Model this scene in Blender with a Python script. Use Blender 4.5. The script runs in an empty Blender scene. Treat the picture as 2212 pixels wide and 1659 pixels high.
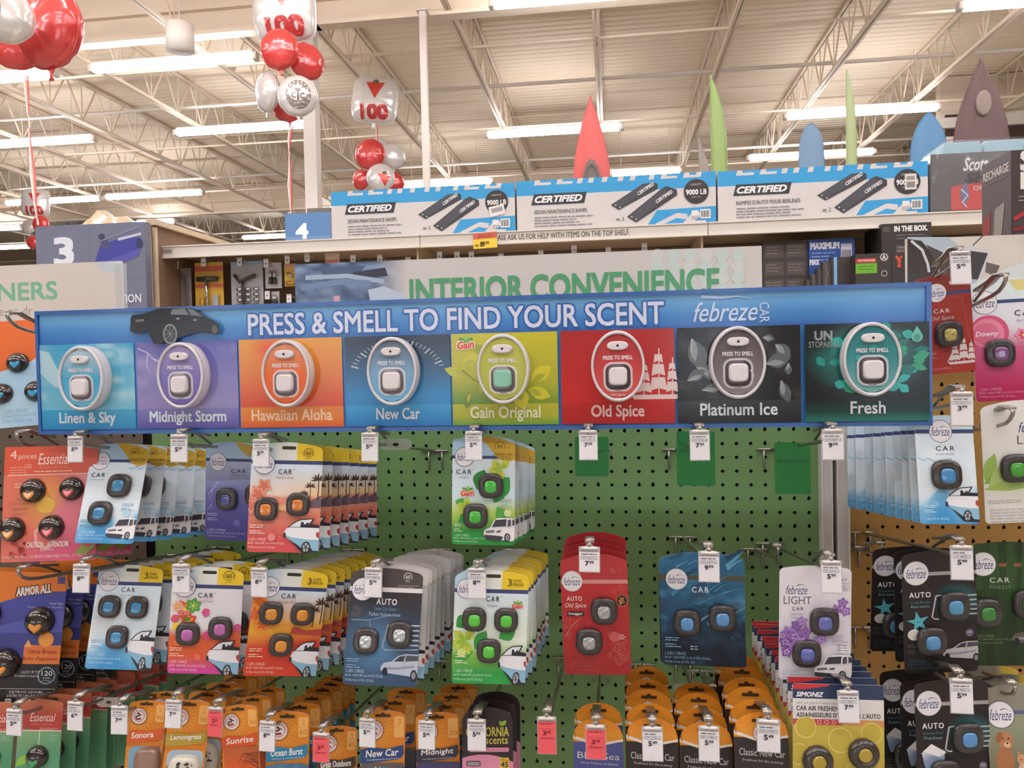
import bpy, bmesh, math, random
import numpy as np
from mathutils import Vector, Matrix
random.seed(7)
RNG = np.random.default_rng(7)
SC = bpy.context.scene
COL = SC.collection
R = math.radians
# ------------------------------------------------------------------ camera
F, CX, CY, D, ZE = 1660.0, 1106.0, 829.5, 1.451, 1.55
def cam_axes(yaw, p, r):
    yaw, p, r = R(yaw), R(p), R(r)
    f = np.array([-math.sin(yaw)*math.cos(p), math.cos(yaw)*math.cos(p), math.sin(p)])
    r0 = np.array([math.cos(yaw), math.sin(yaw), 0]); u0 = np.cross(r0, f)
    return f, r0*math.cos(r)-u0*math.sin(r), u0*math.cos(r)+r0*math.sin(r)
CF, CR, CU = cam_axes(7.45, -1.42, 1.22)
CAMPOS = np.array([0, -D, ZE])
cd = bpy.data.cameras.new('camera'); cam = bpy.data.objects.new('camera', cd); COL.objects.link(cam)
cd.sensor_width = 36; cd.lens = F/2212*36; cd.clip_start = .02; cd.clip_end = 300
cam.matrix_world = Matrix(((CR[0], CU[0], -CF[0], 0), (CR[1], CU[1], -CF[1], -D), (CR[2], CU[2], -CF[2], ZE), (0, 0, 0, 1)))
SC.camera = cam
# ------------------------------------------------------------------ world, exposure
w = bpy.data.worlds.new('world'); SC.world = w; w.use_nodes = True
w.node_tree.nodes['Background'].inputs[0].default_value = (1, .97, .94, 1)
w.node_tree.nodes['Background'].inputs[1].default_value = .7
vs = SC.view_settings; vs.view_transform = 'Standard'; vs.look = 'None'; vs.gamma = 1; vs.exposure = 0.15
try: vs.use_curve_mapping = False
except Exception: pass
TUBE = 30.0          # strength of the ceiling tubes
# ------------------------------------------------------------------ helpers
def ray(x, y): return CF*F + CR*(x-CX) - CU*(y-CY)
def PY(x, y, Y):
    d = ray(x, y); return CAMPOS + d*((Y+D)/d[1])
def PZ(x, y, Z):
    d = ray(x, y); return CAMPOS + d*((Z-ZE)/d[2])
def proj(p):
    q = np.asarray(p)-CAMPOS; z = q@CF
    return np.array([CX+F*(q@CR)/z, CY-F*(q@CU)/z])
def lin(c):
    if isinstance(c, str):
        c = c.lstrip('#'); c = [int(c[i:i+2], 16)/255 for i in (0, 2, 4)]
    return tuple((v/12.92 if v <= .04045 else ((v+.055)/1.055)**2.4) for v in c[:3])
def mix(a, b, t):
    t = min(1, max(0, t)); return tuple(x+(y-x)*t for x, y in zip(a, b))
MATS = {}
def mat(name, color=None, rough=.5, metal=0, spec=.5, emit=0, alpha=1, trans=0, coat=0, noise=0, nscale=20, bump=0, attr=False):
    if name in MATS: return MATS[name]
    m = bpy.data.materials.new(name); m.use_nodes = True; nt = m.node_tree; b = nt.nodes['Principled BSDF']
    c = lin(color) if color else (.8, .8, .8)
    b.inputs['Base Color'].default_value = (*c, 1); b.inputs['Roughness'].default_value = rough
    b.inputs['Metallic'].default_value = metal; b.inputs['Specular IOR Level'].default_value = spec
    b.inputs['Alpha'].default_value = alpha; b.inputs['Transmission Weight'].default_value = trans
    b.inputs['Coat Weight'].default_value = coat; b.inputs['Coat Roughness'].default_value = .08
    if emit:
        b.inputs['Emission Color'].default_value = (*c, 1); b.inputs['Emission Strength'].default_value = emit
    if attr:
        a = nt.nodes.new('ShaderNodeVertexColor'); a.layer_name = 'Col'
        nt.links.new(a.outputs[0], b.inputs['Base Color'])
    elif noise or bump:
        n = nt.nodes.new('ShaderNodeTexNoise'); n.inputs['Scale'].default_value = nscale; n.inputs['Detail'].default_value = 4
        tc = nt.nodes.new('ShaderNodeTexCoord'); nt.links.new(tc.outputs['Object'], n.inputs['Vector'])
        if noise:
            r = nt.nodes.new('ShaderNodeMixRGB'); r.inputs[1].default_value = (*[v*(1-noise) for v in c], 1); r.inputs[2].default_value = (*[min(1, v*(1+noise)) for v in c], 1)
            nt.links.new(n.outputs['Fac'], r.inputs[0]); nt.links.new(r.outputs[0], b.inputs['Base Color'])
        if bump:
            bp = nt.nodes.new('ShaderNodeBump'); bp.inputs['Strength'].default_value = bump; bp.inputs['Distance'].default_value = .01
            nt.links.new(n.outputs['Fac'], bp.inputs['Height']); nt.links.new(bp.outputs[0], b.inputs['Normal'])
    MATS[name] = m; return m
PRINT = mat('print_coated_card', attr=True, rough=.42, spec=.35)
PRINTG = mat('print_glossy_acrylic', attr=True, rough=.14, spec=.28)
PRINTM = mat('print_matte_board', attr=True, rough=.7, spec=.2)
FOIL = mat('print_foil', attr=True, rough=.22, metal=.25, spec=.6)

def link(o, parent=None):
    COL.objects.link(o)
    if parent is not None: o.parent = parent
    return o
def tag(o, label=None, cat=None, group=None, kind=None):
    if label: o['label'] = label
    if cat: o['category'] = cat
    if group: o['group'] = group
    if kind: o['kind'] = kind
    return o
def thing(name, label, cat, loc=(0, 0, 0), rot=None, group=None):
    o = bpy.data.objects.new(name, None); o.empty_display_size = .02; link(o)
    o.location = loc
    if rot is not None: o.matrix_world = Matrix.Translation(loc) @ rot.to_4x4()
    return tag(o, label, cat, group)
def obj(name, me, m=None, parent=None, loc=None):
    if m is not None and len(me.materials) == 0:
        for q in (m if isinstance(m, (list, tuple)) else [m]): me.materials.append(q)
    o = bpy.data.objects.new(name, me); link(o, parent)
    if loc is not None: o.location = loc
    return o
def copy_tree(o, parent=None):
    c = o.copy(); link(c); c.parent = parent
    for ch in list(o.children): copy_tree(ch, c)
    return c

class MB:
    """collects solid shapes into one mesh"""
    def __init__(s): s.v = []; s.f = []; s.sm = []
    def add(s, vs, fs, smooth=False):
        n = len(s.v); s.v += [tuple(map(float, p)) for p in vs]; s.f += [tuple(i+n for i in f) for f in fs]; s.sm += [smooth]*len(fs)
        return s
    def box(s, a, b):
        (x0, y0, z0), (x1, y1, z1) = a, b
        return s.add([(x0, y0, z0), (x1, y0, z0), (x1, y1, z0), (x0, y1, z0), (x0, y0, z1), (x1, y0, z1), (x1, y1, z1), (x0, y1, z1)],
                     [(3, 2, 1, 0), (4, 5, 6, 7), (0, 1, 5, 4), (1, 2, 6, 5), (2, 3, 7, 6), (3, 0, 4, 7)])
    def tube(s, pts, r, n=8, cap=True):
        pts = [Vector(p) for p in pts]; rs = r if isinstance(r, (list, tuple)) else [r]*len(pts)
        ring = []; prev = None
        for i, p in enumerate(pts):
            t = (pts[min(i+1, len(pts)-1)]-pts[max(i-1, 0)]).normalized()
            if prev is None:
                a = t.orthogonal().normalized()
            else:
                a = (prev - t*prev.dot(t)); a = a.normalized() if a.length > 1e-6 else t.orthogonal().normalized()
            prev = a; b = t.cross(a)
            ring.append([p + (a*math.cos(2*math.pi*k/n)+b*math.sin(2*math.pi*k/n))*rs[i] for k in range(n)])
        vs = [q for rg in ring for q in rg]; fs = []
        for i in range(len(pts)-1):
            for k in range(n):
                fs.append((i*n+k, i*n+(k+1) % n, (i+1)*n+(k+1) % n, (i+1)*n+k))
        if cap: fs.append(tuple(range(n-1, -1, -1))); fs.append(tuple((len(pts)-1)*n+k for k in range(n)))
        return s.add(vs, fs, n > 5)
    def bar(s, a, b, w, h=None):
        """square bar from a to b"""
        h = h or w; a, b = Vector(a), Vector(b); t = (b-a).normalized()
        sd = t.cross(Vector((0, 0, 1))); sd = sd.normalized() if sd.length > 1e-4 else Vector((1, 0, 0)); up = sd.cross(t)
        c = [sd*w/2*i+up*h/2*j for i, j in ((-1, -1), (1, -1), (1, 1), (-1, 1))]
        return s.add([a+q for q in c]+[b+q for q in c], [(3, 2, 1, 0), (4, 5, 6, 7), (0, 1, 5, 4), (1, 2, 6, 5), (2, 3, 7, 6), (3, 0, 4, 7)])
    def loft(s, rings, cap0=True, cap1=True, smooth=True, flip=False):
        n = len(rings[0]); vs = [p for r in rings for p in r]; fs = []
        for i in range(len(rings)-1):
            for k in range(n):
                q = (i*n+k, i*n+(k+1) % n, (i+1)*n+(k+1) % n, (i+1)*n+k); fs.append(q[::-1] if flip else q)
        s.add(vs, fs, smooth); b = len(s.v)-len(vs)
        if cap0: s.f.append(tuple(b+k for k in (range(n) if flip else range(n-1, -1, -1)))); s.sm.append(False)
        if cap1: s.f.append(tuple(b+(len(rings)-1)*n+k for k in (range(n-1, -1, -1) if flip else range(n)))); s.sm.append(False)
        return s
    def prism(s, pts, y0, y1):
        """outline pts in (x,z) extruded from y0 to y1"""
        n = len(pts); vs = [(x, y0, z) for x, z in pts]+[(x, y1, z) for x, z in pts]
        return s.add(vs, [tuple(range(n)), tuple(range(2*n-1, n-1, -1))]+[(k, n+k, n+(k+1) % n, (k+1) % n) for k in range(n)])
    def mesh(s, name, m=None):
        me = bpy.data.meshes.new(name); me.from_pydata(s.v, [], s.f)
        me.polygons.foreach_set('use_smooth', s.sm); me.update()
        if m: me.materials.append(m)
        return me
    def build(s, name, m, parent=None, loc=None, fixn=True):
        me = s.mesh(name, m)
        if fixn:
            bm = bmesh.new(); bm.from_mesh(me); bmesh.ops.recalc_face_normals(bm, faces=bm.faces); bm.to_mesh(me); bm.free()
        return obj(name, me, None, parent, loc)

# ---- lettering: outlines of the built-in font as flat triangles, cached
_T = {}
def glyphs(s, bold=0.0, shear=0.0, res=2, space=1.0):
    k = (s, bold, shear, res, space)
    if k in _T: return _T[k]
    cu = bpy.data.curves.new('t', 'FONT'); cu.body = s; cu.size = 1; cu.offset = bold; cu.shear = shear; cu.resolution_u = res; cu.fill_mode = 'FRONT'
    cu.space_character = space
    o = bpy.data.objects.new('t', cu); COL.objects.link(o); dg = bpy.context.evaluated_depsgraph_get()
    me = o.evaluated_get(dg).to_mesh()
    v = np.zeros(len(me.vertices)*3); me.vertices.foreach_get('co', v); v = v.reshape(-1, 3)[:, :2].copy()
    f = [tuple(p.vertices) for p in me.polygons]
    o.to_mesh_clear(); bpy.data.objects.remove(o); bpy.data.curves.remove(cu)
    if len(v): v -= v.min(0); ext = v.max(0)
    else: ext = np.array([1, 1.])
    _T[k] = (v, f, ext); return _T[k]

class Pr:
    """flat print on a board: u 0..100 across, v downwards in the same unit; layers stack towards the viewer (-Y)"""
    def __init__(s, W, top=0.0, H=None, corner=0, humpf=None, step=None):
        s.W = W; s.k = W/100; s.H = H; s.hump = top; s.corner = corner; s.n = 0; s.v = []; s.f = []; s.c = []; s.step = step or (.00003 if H else .00012); s.lay = 0; s.humpf = humpf
    def top(s, u):
        e = min(u, 100-u); x = abs(u-50)/50
        t = (-s.hump*math.sqrt(max(0, 1-x*x)) if s.humpf else -s.hump*math.cos(x*math.pi/2)**.75) if s.hump else 0
        if s.corner and e < s.corner: t += s.corner - math.sqrt(max(0, s.corner**2-(s.corner-e)**2))
        return t
    def bot(s, u):
        e = min(u, 100-u); b = s.H
        if s.corner and e < s.corner: b -= s.corner - math.sqrt(max(0, s.corner**2-(s.corner-e)**2))
        return b
    def us(s, n=16):
        if not s.corner: return [100*i/n for i in range(n+1)]
        c = [s.corner*(1-math.cos(i*math.pi/8)) for i in range(4)]
        return c+[s.corner+(100-2*s.corner)*i/n for i in range(n+1)]+[100-x for x in c[::-1]]
    def outline(s):
        uu = s.us(); P = [(u, s.top(u)) for u in uu]+[(u, s.bot(u)) for u in uu[::-1]]
        return [((u-50)*s.k, -v*s.k) for u, v in P]
    def raw(s, pts, faces, cols, bump=True):
        if bump: s.lay += 1
        y = -s.step*s.lay; n = len(s.v)
        if s.H: pts = [(min(99.9, max(.1, u)), min(s.H-.1, v)) for u, v in pts]
        s.v += [((u-50)*s.k, y, -v*s.k) for u, v in pts]; s.f += [tuple(i+n for i in f) for f in faces]
        s.c += cols
        return s
    def poly(s, pts, c):
        cols = [lin(q) if isinstance(q, str) else q for q in c] if isinstance(c, list) else [lin(c) if isinstance(c, str) else c]*len(pts)
        a = sum(pts[i][0]*pts[(i+1) % len(pts)][1]-pts[(i+1) % len(pts)][0]*pts[i][1] for i in range(len(pts)))
        if a > 0: pts = pts[::-1]; cols = cols[::-1]
        return s.raw(pts, [tuple(range(len(pts)))], cols)
    def rect(s, u0, v0, u1, v1, c):
        return s.poly([(u0, v0), (u1, v0), (u1, v1), (u0, v1)], c)
    def rrect(s, u0, v0, u1, v1, r, c, n=5):
        P = []
        for cx, cy, a0 in ((u1-r, v0+r, -90), (u1-r, v1-r, 0), (u0+r, v1-r, 90), (u0+r, v0+r, 180)):
            P += [(cx+r*math.cos(R(a0+90*i/n)), cy+r*math.sin(R(a0+90*i/n))) for i in range(n+1)]
        return s.poly(P, c)
    def ell(s, cx, cy, rx, ry, c, n=22, rot=0):
        ca, sa = math.cos(R(rot)), math.sin(R(rot))
        return s.poly([(cx+rx*math.cos(2*math.pi*i/n)*ca-ry*math.sin(2*math.pi*i/n)*sa, cy+rx*math.cos(2*math.pi*i/n)*sa+ry*math.sin(2*math.pi*i/n)*ca) for i in range(n)], c)
    def glow(s, cx, cy, rx, ry, c0, c1, n=24):
        """disc whose printed colour runs from c0 at its middle to c1 at its rim"""
        c0, c1 = [lin(q) if isinstance(q, str) else q for q in (c0, c1)]
        P = [(cx, cy)]+[(cx+rx*math.cos(2*math.pi*i/n), cy+ry*math.sin(2*math.pi*i/n)) for i in range(n)]
        return s.raw(P, [(0, 1+(i+1) % n, 1+i) for i in range(n)], [c0]+[c1]*n)
    def ring(s, cx, cy, rx, ry, w, c, n=28, a0=0, a1=360):
        m = n+1; c = lin(c) if isinstance(c, str) else c
        A = [R(a0+(a1-a0)*i/n) for i in range(m)]
        P = [(cx+rx*math.cos(a), cy+ry*math.sin(a)) for a in A]+[(cx+(rx-w)*math.cos(a), cy+(ry-w)*math.sin(a)) for a in A]
        return s.raw(P, [(i, m+i, m+i+1, i+1) for i in range(n)], [c]*(2*m))
    def line(s, pts, w, c, taper=False):
        c = lin(c) if isinstance(c, str) else c; P = []; n = len(pts)
        for i, p in enumerate(pts):
            a, b = pts[max(i-1, 0)], pts[min(i+1, n-1)]; dx, dy = b[0]-a[0], b[1]-a[1]; L = math.hypot(dx, dy) or 1
            ww = w/2*((1-.85*i/(n-1)) if taper else 1)
            P += [(p[0]-dy/L*ww, p[1]+dx/L*ww), (p[0]+dy/L*ww, p[1]-dx/L*ww)]
        return s.raw(P, [(2*i, 2*i+2, 2*i+3, 2*i+1) for i in range(n-1)], [c]*(2*n))
    def field(s, v0, v1, fn, nx=16, ny=10, u0=None, u1=None):
        """coloured area clipped to the card outline; fn(u,v)->linear colour, or list of (t,colour) stops going down"""
        if isinstance(fn, list):
            st = [(t, lin(c) if isinstance(c, str) else c) for t, c in fn]
            def fn(u, v, st=st):
                t = (v-v0)/(v1-v0)
                for (a, ca), (b, cb) in zip(st, st[1:]):
                    if t <= b: return mix(ca, cb, (t-a)/max(1e-6, b-a))
                return st[-1][1]
        elif isinstance(fn, (str, tuple)):
            cc = lin(fn) if isinstance(fn, str) else fn; fn = lambda u, v: cc; ny = 1
        uu = s.us(nx) if u0 is None else [u0+(u1-u0)*i/nx for i in range(nx+1)]
        P = []; C = []
        for j in range(ny+1):
            for u in uu:
                a = max(v0, s.top(u)) if s.H else v0; b = min(v1, s.bot(u)) if s.H else v1
                v = a+(b-a)*j/ny; P.append((u, v)); C.append(fn(u, v))
        m = len(uu)
        return s.raw(P, [(j*m+i, (j+1)*m+i, (j+1)*m+i+1, j*m+i+1) for j in range(ny) for i in range(m-1)], C)
    def text(s, t, u0, v0, u1, v1, c, bold=0.0, shear=0.0, rot=0, res=2, space=1.0, bump=True):
        """lettering fitted to the box u0..u1, v0..v1 (u1 None: natural width)"""
        g, f, e = glyphs(t, 0.0, shear, res, space)
        if not len(g): return s
        hh = v1-v0; ww = (u1-u0) if u1 is not None else hh*e[0]/e[1]
        q = np.column_stack([g[:, 0]/e[0]*ww, -(g[:, 1]/e[1])*hh])
        if rot:
            ca, sa = math.cos(R(rot)), math.sin(R(rot)); q = np.column_stack([q[:, 0]*ca-q[:, 1]*sa, q[:, 0]*sa+q[:, 1]*ca])
        q += (u0, v1)
        c = lin(c) if isinstance(c, str) else c; cc = [c]*len(q)
        if bold > .004:      # heavier strokes: the same outline struck again, slightly shifted, each on its own layer
            b = bold/.75*hh*.8
            for dx, dy in ([(0, 0)] if bold > .045 else [])+[(-b, -b), (b, -b), (-b, b), (b, b)]:
                s.raw([(x+dx, y+dy) for x, y in q], f, cc)
            return s
        return s.raw([tuple(p) for p in q], f, cc, True)
    def arctext(s, t, cx, cy, r, h, a0, a1, c, bold=.02, inside=False):
        n = len(t)
        s.lay += 1
        for i, ch in enumerate(t):
            if ch == ' ': continue
            a = a0+(a1-a0)*(i+.5)/n; g, f, e = glyphs(ch, 0.0, 0, 1)
            q = np.column_stack([(g[:, 0]-e[0]/2)*h, -(g[:, 1])*h])
            th = R(a+90 if not inside else a-90); ca, sa = math.cos(th), math.sin(th)
            q = np.column_stack([q[:, 0]*ca-q[:, 1]*sa, q[:, 0]*sa+q[:, 1]*ca])+(cx+r*math.cos(R(a)), cy+r*math.sin(R(a)))
            s.raw([tuple(p) for p in q], f, [lin(c)]*len(q), False)
        return s
    def greek(s, u0, v0, u1, rows, h, gap, c, seed=0):
        """fine print too small to read: broken hairlines"""
        rr = random.Random(seed); s.lay += 1; c = lin(c) if isinstance(c, str) else c
        for j in range(rows):
            u = u0; v = v0+j*(h+gap); e = u1-(u1-u0)*rr.random()*.35
            while u < e:
                L = min(e-u, (1.2+3*rr.random())*h*1.3)
                s.raw([(u, v), (u+L, v), (u+L, v+h*.62), (u, v+h*.62)], [(3, 2, 1, 0)], [c]*4, False); u += L+h*.55
        return s
    def mesh(s, name, m, conform=None):
        me = bpy.data.meshes.new(name)
        v = s.v if conform is None else [(x, conform(x, z)+y, z) for x, y, z in s.v]
        me.from_pydata(v, [], s.f)
        a = me.color_attributes.new('Col', 'FLOAT_COLOR', 'POINT')
        a.data.foreach_set('color', np.column_stack([np.array(s.c, dtype=np.float32), np.ones(len(s.c), np.float32)]).ravel())
        me.materials.append(m); me.update(); return me
def vnoise(seed=0):
    g = np.random.default_rng(seed).random((64, 64))
    def f(x, y):
        xi, yi = math.floor(x), math.floor(y); a, b = x-xi, y-yi; a = a*a*(3-2*a); b = b*b*(3-2*b)
        q = lambda i, j: g[i % 64, j % 64]
        return (q(xi, yi)*(1-a)+q(xi+1, yi)*a)*(1-b)+(q(xi, yi+1)*(1-a)+q(xi+1, yi+1)*a)*b
    return lambda x, y: .6*f(x, y)+.3*f(2*x+5, 2*y+9)+.1*f(4*x+2, 4*y)

# ---- rigid pose of a board whose four corners are seen at given pixels
def rotm(yaw, pitch, roll): return Matrix.Rotation(yaw, 3, 'Z') @ Matrix.Rotation(pitch, 3, 'X') @ Matrix.Rotation(roll, 3, 'Y')
def fit_pose(cor, W, H, Y0, py=.03, pitch0=-8, yaw0=0, hard=1.0):
    L = [(-W/2, 0, 0), (W/2, 0, 0), (W/2, 0, -H), (-W/2, 0, -H)]
    idx = [i for i in range(4) if cor[i] is not None]
    c0 = np.mean([cor[i] for i in idx if i < 2] or [cor[i] for i in idx], axis=0); p0 = PY(c0[0], c0[1], Y0)
    x = np.array([p0[0], Y0, p0[2], R(yaw0), R(pitch0), 0.0]); pr = x.copy(); sg = np.array([9, py, 9, R(14), R(9), R(4)])
    def res(x):
        M = np.array(rotm(x[3], x[4], x[5])); r = []
        for i in idx:
            r += list((proj(M@np.array(L[i])+x[:3])-np.array(cor[i]))/4.0)
        return np.array(r+list((x-pr)/sg*hard))
    for it in range(14):
        r0 = res(x); J = np.zeros((len(r0), 6))
        for k in range(6):
            dx = x.copy(); dx[k] += 1e-5; J[:, k] = (res(dx)-r0)/1e-5
        x = x-np.linalg.lstsq(J, r0, rcond=None)[0]
    return x
# ================================================================== the hall: floor, walls, roof, lamps
CEIL = mat('ceiling_paint', '#ead7bd', rough=.75, noise=.05, nscale=.6)
STEEL = mat('joist_paint', '#dfcdb6', rough=.6)
STEELW = mat('column_paint', '#dcd3c8', rough=.55)
ZL = ZE+4.5
floor = tag(MB().box((-34, -14, -.1), (34, 48, 0)).build('floor', mat('floor_tile', '#a29b91', rough=.35, noise=.08, nscale=3)), kind='structure')
tag(MB().box((-34, 48, 0), (34, 48.2, 7.2)).build('wall_back', mat('wall_cream', '#d9ccba', rough=.8)), kind='structure')
tag(MB().box((-34.2, -14, 0), (-34, 48.2, 7.2)).build('wall_left', MATS['wall_cream']), kind='structure')
tag(MB().box((34, -14, 0), (34.2, 48.2, 7.2)).build('wall_right', MATS['wall_cream']), kind='structure')
b = MB(); prof = []; y = -14.0
while y < 48:
    prof += [(y, 7.12), (y+.07, 7.12), (y+.10, 7.131), (y+.15, 7.131), (y+.18, 7.12)]; y += .18
vs = [(x, yy, zz) for yy, zz in prof for x in (-34, 34)]
b.add(vs, [(2*i, 2*i+1, 2*i+3, 2*i+2) for i in range(len(prof)-1)])
ceil = tag(b.build('ceiling', CEIL, fixn=False), kind='structure')
tag(MB().box((-34, -14, 7.3), (34, 48, 7.4)).build('roof_slab', MATS['wall_cream'], ceil))
def joist_mesh():
    b = MB()
    for z in (6.32, 7.05): b.box((-.05, 1.5, z), (-.012, 47, z+.05)); b.box((.012, 1.5, z), (.05, 47, z+.05))
    w = MB(); y = 1.6
    while y < 46.4:
        w.bar((0, y, 7.06), (0, y+.42, 6.36), .022); w.bar((0, y+.42, 6.36), (0, y+.84, 7.06), .022)
        w.bar((0, y+.42, 6.36), (0, y+.42, 7.06), .014); y += .84
    return b.mesh('roof_joist', STEEL), w.mesh('joist_web', STEEL)
jm, jw = joist_mesh()
for k in range(-10, 11):
    o = obj('roof_joist', jm, None, ceil, (-.14+1.95*k, 0, 0)); obj('joist_web', jw, None, o)
for yy in (8.9, 20.5, 32.5):
    b = MB(); b.box((-34, yy-.11, 6.62), (34, yy+.11, 6.66)); b.box((-34, yy-.02, 6.62), (34, yy+.02, 7.1)); b.box((-34, yy-.11, 7.06), (34, yy+.11, 7.1)); b.box((-34, yy-.1, 6.28), (34, yy+.1, 6.33)); b.box((-34, yy-.02, 6.3), (34, yy+.02, 6.64))
    b.build('girder', STEEL, ceil)
for yy, z in ((10.1, 6.35), (10.2, 6.95), (14.1, 6.35), (15.2, 6.9), (18, 6.35), (24, 6.35), (28, 6.35), (36, 6.35)):
    MB().bar((-34, yy, z), (34, yy, z), .035).build('bridging_bar', STEEL, ceil)
# sprinkler pipes along the hall
for yy, z in ((12.3, 6.55), (17.2, 6.5), (26, 6.5)):
    MB().tube([(-34, yy, z), (34, yy, z)], .035, 8).build('sprinkler_pipe', STEELW, ceil)
# bulkhead on the right with dark windows, beam box on the far left
def p3(x, y, Y): return Vector(PY(x, y, Y))
YB = 15.0; a = p3(2030, 180, YB); zb = 2.2
o = tag(MB().box((a.x, YB, zb), (34, YB+.2, 7.1)).build('wall_front_office', mat('office_wall', '#dccdb8', rough=.7)), kind='structure')
for x0, x1 in ((2040, 2068), (2172, 2300)):
    q0, q1 = p3(x0, 250, YB), p3(x1, 296, YB)
    wnd = MB().box((q0.x, YB-.05, q1.z), (q1.x, YB-.005, q0.z)).build('window_pane', mat('dark_glass', '#4a3a33', rough=.2), o)
    MB().box((q0.x-.05, YB-.07, q1.z-.06), (q1.x+.05, YB-.02, q1.z)).build('window_sill', STEELW, wnd)
MB().box((a.x-.1, YB-.15, 6.05), (34, YB, 6.25)).build('wall_ledge', STEELW, o)
q0, q1 = p3(30, 440, 24), p3(245, 476, 24)
tag(MB().box((q0.x-6, 24, q1.z), (q1.x, 24.4, q0.z+.2)).build('trim_1', mat('bulkhead_blue', '#8f8f96', rough=.7)), kind='structure')
q2, q3 = p3(247, 432, 23.6), p3(420, 468, 23.6)
tag(MB().box((q2.x, 23.6, q3.z), (q3.x+8, 24.4, q2.z+.3)).build('trim_2', MATS['office_wall']), kind='structure')
# columns
def column(px, Y, w, label, h=6.3):
    p = p3(px, 400, Y); t = thing('column', label, 'column', (p.x, Y, 0))
    MB().box((-w/2, -w/2, 0), (w/2, w/2, h)).build('shaft', STEELW, t); MB().box((-w*.9, -w*.9, h-.02), (w*.9, w*.9, h)).build('cap_plate', STEELW, t); MB().box((-w*.9, -w*.9, 0), (w*.9, w*.9, .03)).build('base_plate', STEELW, t)
column(677, 8.9, .175, 'wide cream steel column behind the middle balloon bunch')
column(922, 8.7, .085, 'thin white pole rising to the roof beside the square balloon')
# white drum hanging from the roof
p = p3(389, 82, 7.5); t = thing('hanging_drum', 'white cylinder hanging from the roof above a strip light', 'drum', p)
MB().tube([(0, 0, .16), (0, 0, -.16)], .165, 28).build('drum', mat('drum_white', '#e2d8cc', rough=.5), t)
MB().tube([(0, 0, .16), (0, 0, 7.1-p.z)], .008, 6).build('cord', STEELW, t)
# ---- strip lights
LAMPW = mat('lamp_housing', '#eee6da', rough=.4); TUBEM = mat('lamp_tube', '#f7f7ff', emit=TUBE)
CAPM = mat('lamp_end_cap', '#cfc5b8', rough=.5)
_lm = {}
def strip_light(x0, x1, Y, label, group=None):
    L = round(x1-x0, 2)
    if L not in _lm:
        h = MB().loft([[(s*L/2, -.04, .09), (s*L/2, .04, .09), (s*L/2, .06, .055), (s*L/2, -.06, .055)] for s in (-1, 1)], smooth=False).mesh('housing', LAMPW)
        tb = MB(); tb.loft([[(s*(L/2-.03), math.cos(R(a))*.085, math.sin(R(a))*.075+.012) for a in range(130, 411, 20)] for s in (-1, 1)], smooth=True)
        _lm[L] = (h, tb.mesh('tube_lens', TUBEM), MB().box((-.03, -.06, -.05), (.03, .06, .05)).mesh('end_cap', CAPM), MB().tube([(0, 0, .07), (0, 0, 7.1-ZL)], .006, 5).mesh('hanger', STEELW))
    h, tb, c, hg = _lm[L]
    t = thing('strip_light', label, 'ceiling light', ((x0+x1)/2, Y, ZL), None, group)
    obj('housing', h, None, t); obj('tube_lens', tb, None, t)
    for s in (-1, 1): obj('end_cap', c, None, t, (s*(L/2+.03), 0, 0)); obj('hanger', hg, None, t, (s*L*.35, 0, 0))
    return t
LIGHTS = [(200, 148, 550, 125, 'big bright strip light between the left balloons and the middle bunch'),
 (-190, 180, 118, 160, 'strip light directly under the large red balloon at upper left'),
 (385, 288, 668, 268, 'strip light whose right end passes behind the coin balloon'),
 (-90, 318, 202, 300, 'strip light crossed by the left balloon ribbon'),
 (18, 440, 213, 428, 'strip light passing behind the small far square balloon'),
 (230, 426, 437, 416, 'strip light above the wrapped goods on top of the aisle three sign'),
 (1055, 292, 1340, 275, 'strip light passing behind the red kayak'),
 (1065, 4, 1500, -22, 'strip light cut off by the top edge right of the thin pole'),
 (1700, 250, 2022, 234, 'strip light passing behind the thin green kayak at right'),
 (1618, 343, 1887, 327, 'lower strip light just above the French ramp box'),
 (2085, 8, 2500, -12, 'strip light cut off in the top right corner'),
 (300, 482, 374, 477, 'short looking strip light right of the aisle three sign'),
 (404, 516, 446, 512, 'tiny far strip light just over the left end of the top shelf'),
 (530, 515, 622, 508, 'far strip light just left of the aisle four sign'),
 (-70, 497, 46, 492, 'far strip light at left edge, upper of two beside the aisle three sign'),
 (-60, 537, 78, 533, 'far strip light at left edge, lower of two beside the aisle three sign'),
 (860, 401, 1062, 391, 'strip light just above the first ramp box behind the thin pole'),
 (1320, 376, 1468, 369, 'strip light just above the middle ramp box right of the red kayak'),
 (684, 462, 712, 458, 'sliver of a far strip light between the wide column and the first ramp box')]
for x0, y0, x1, y1, lb in LIGHTS:
    q0, q1 = PZ(x0, y0, ZL), PZ(x1, y1, ZL); strip_light(q0[0], q1[0], (q0[1]+q1[1])/2, lb)
for yy in (4.6, 1.6, -1.8, -4.6):
    for k in range(-3, 4):
        strip_light(k*3.6-1.3, k*3.6+1.3, yy, 'strip light of the lamp rows overhead, outside the picture', 'lamp rows overhead')
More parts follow.
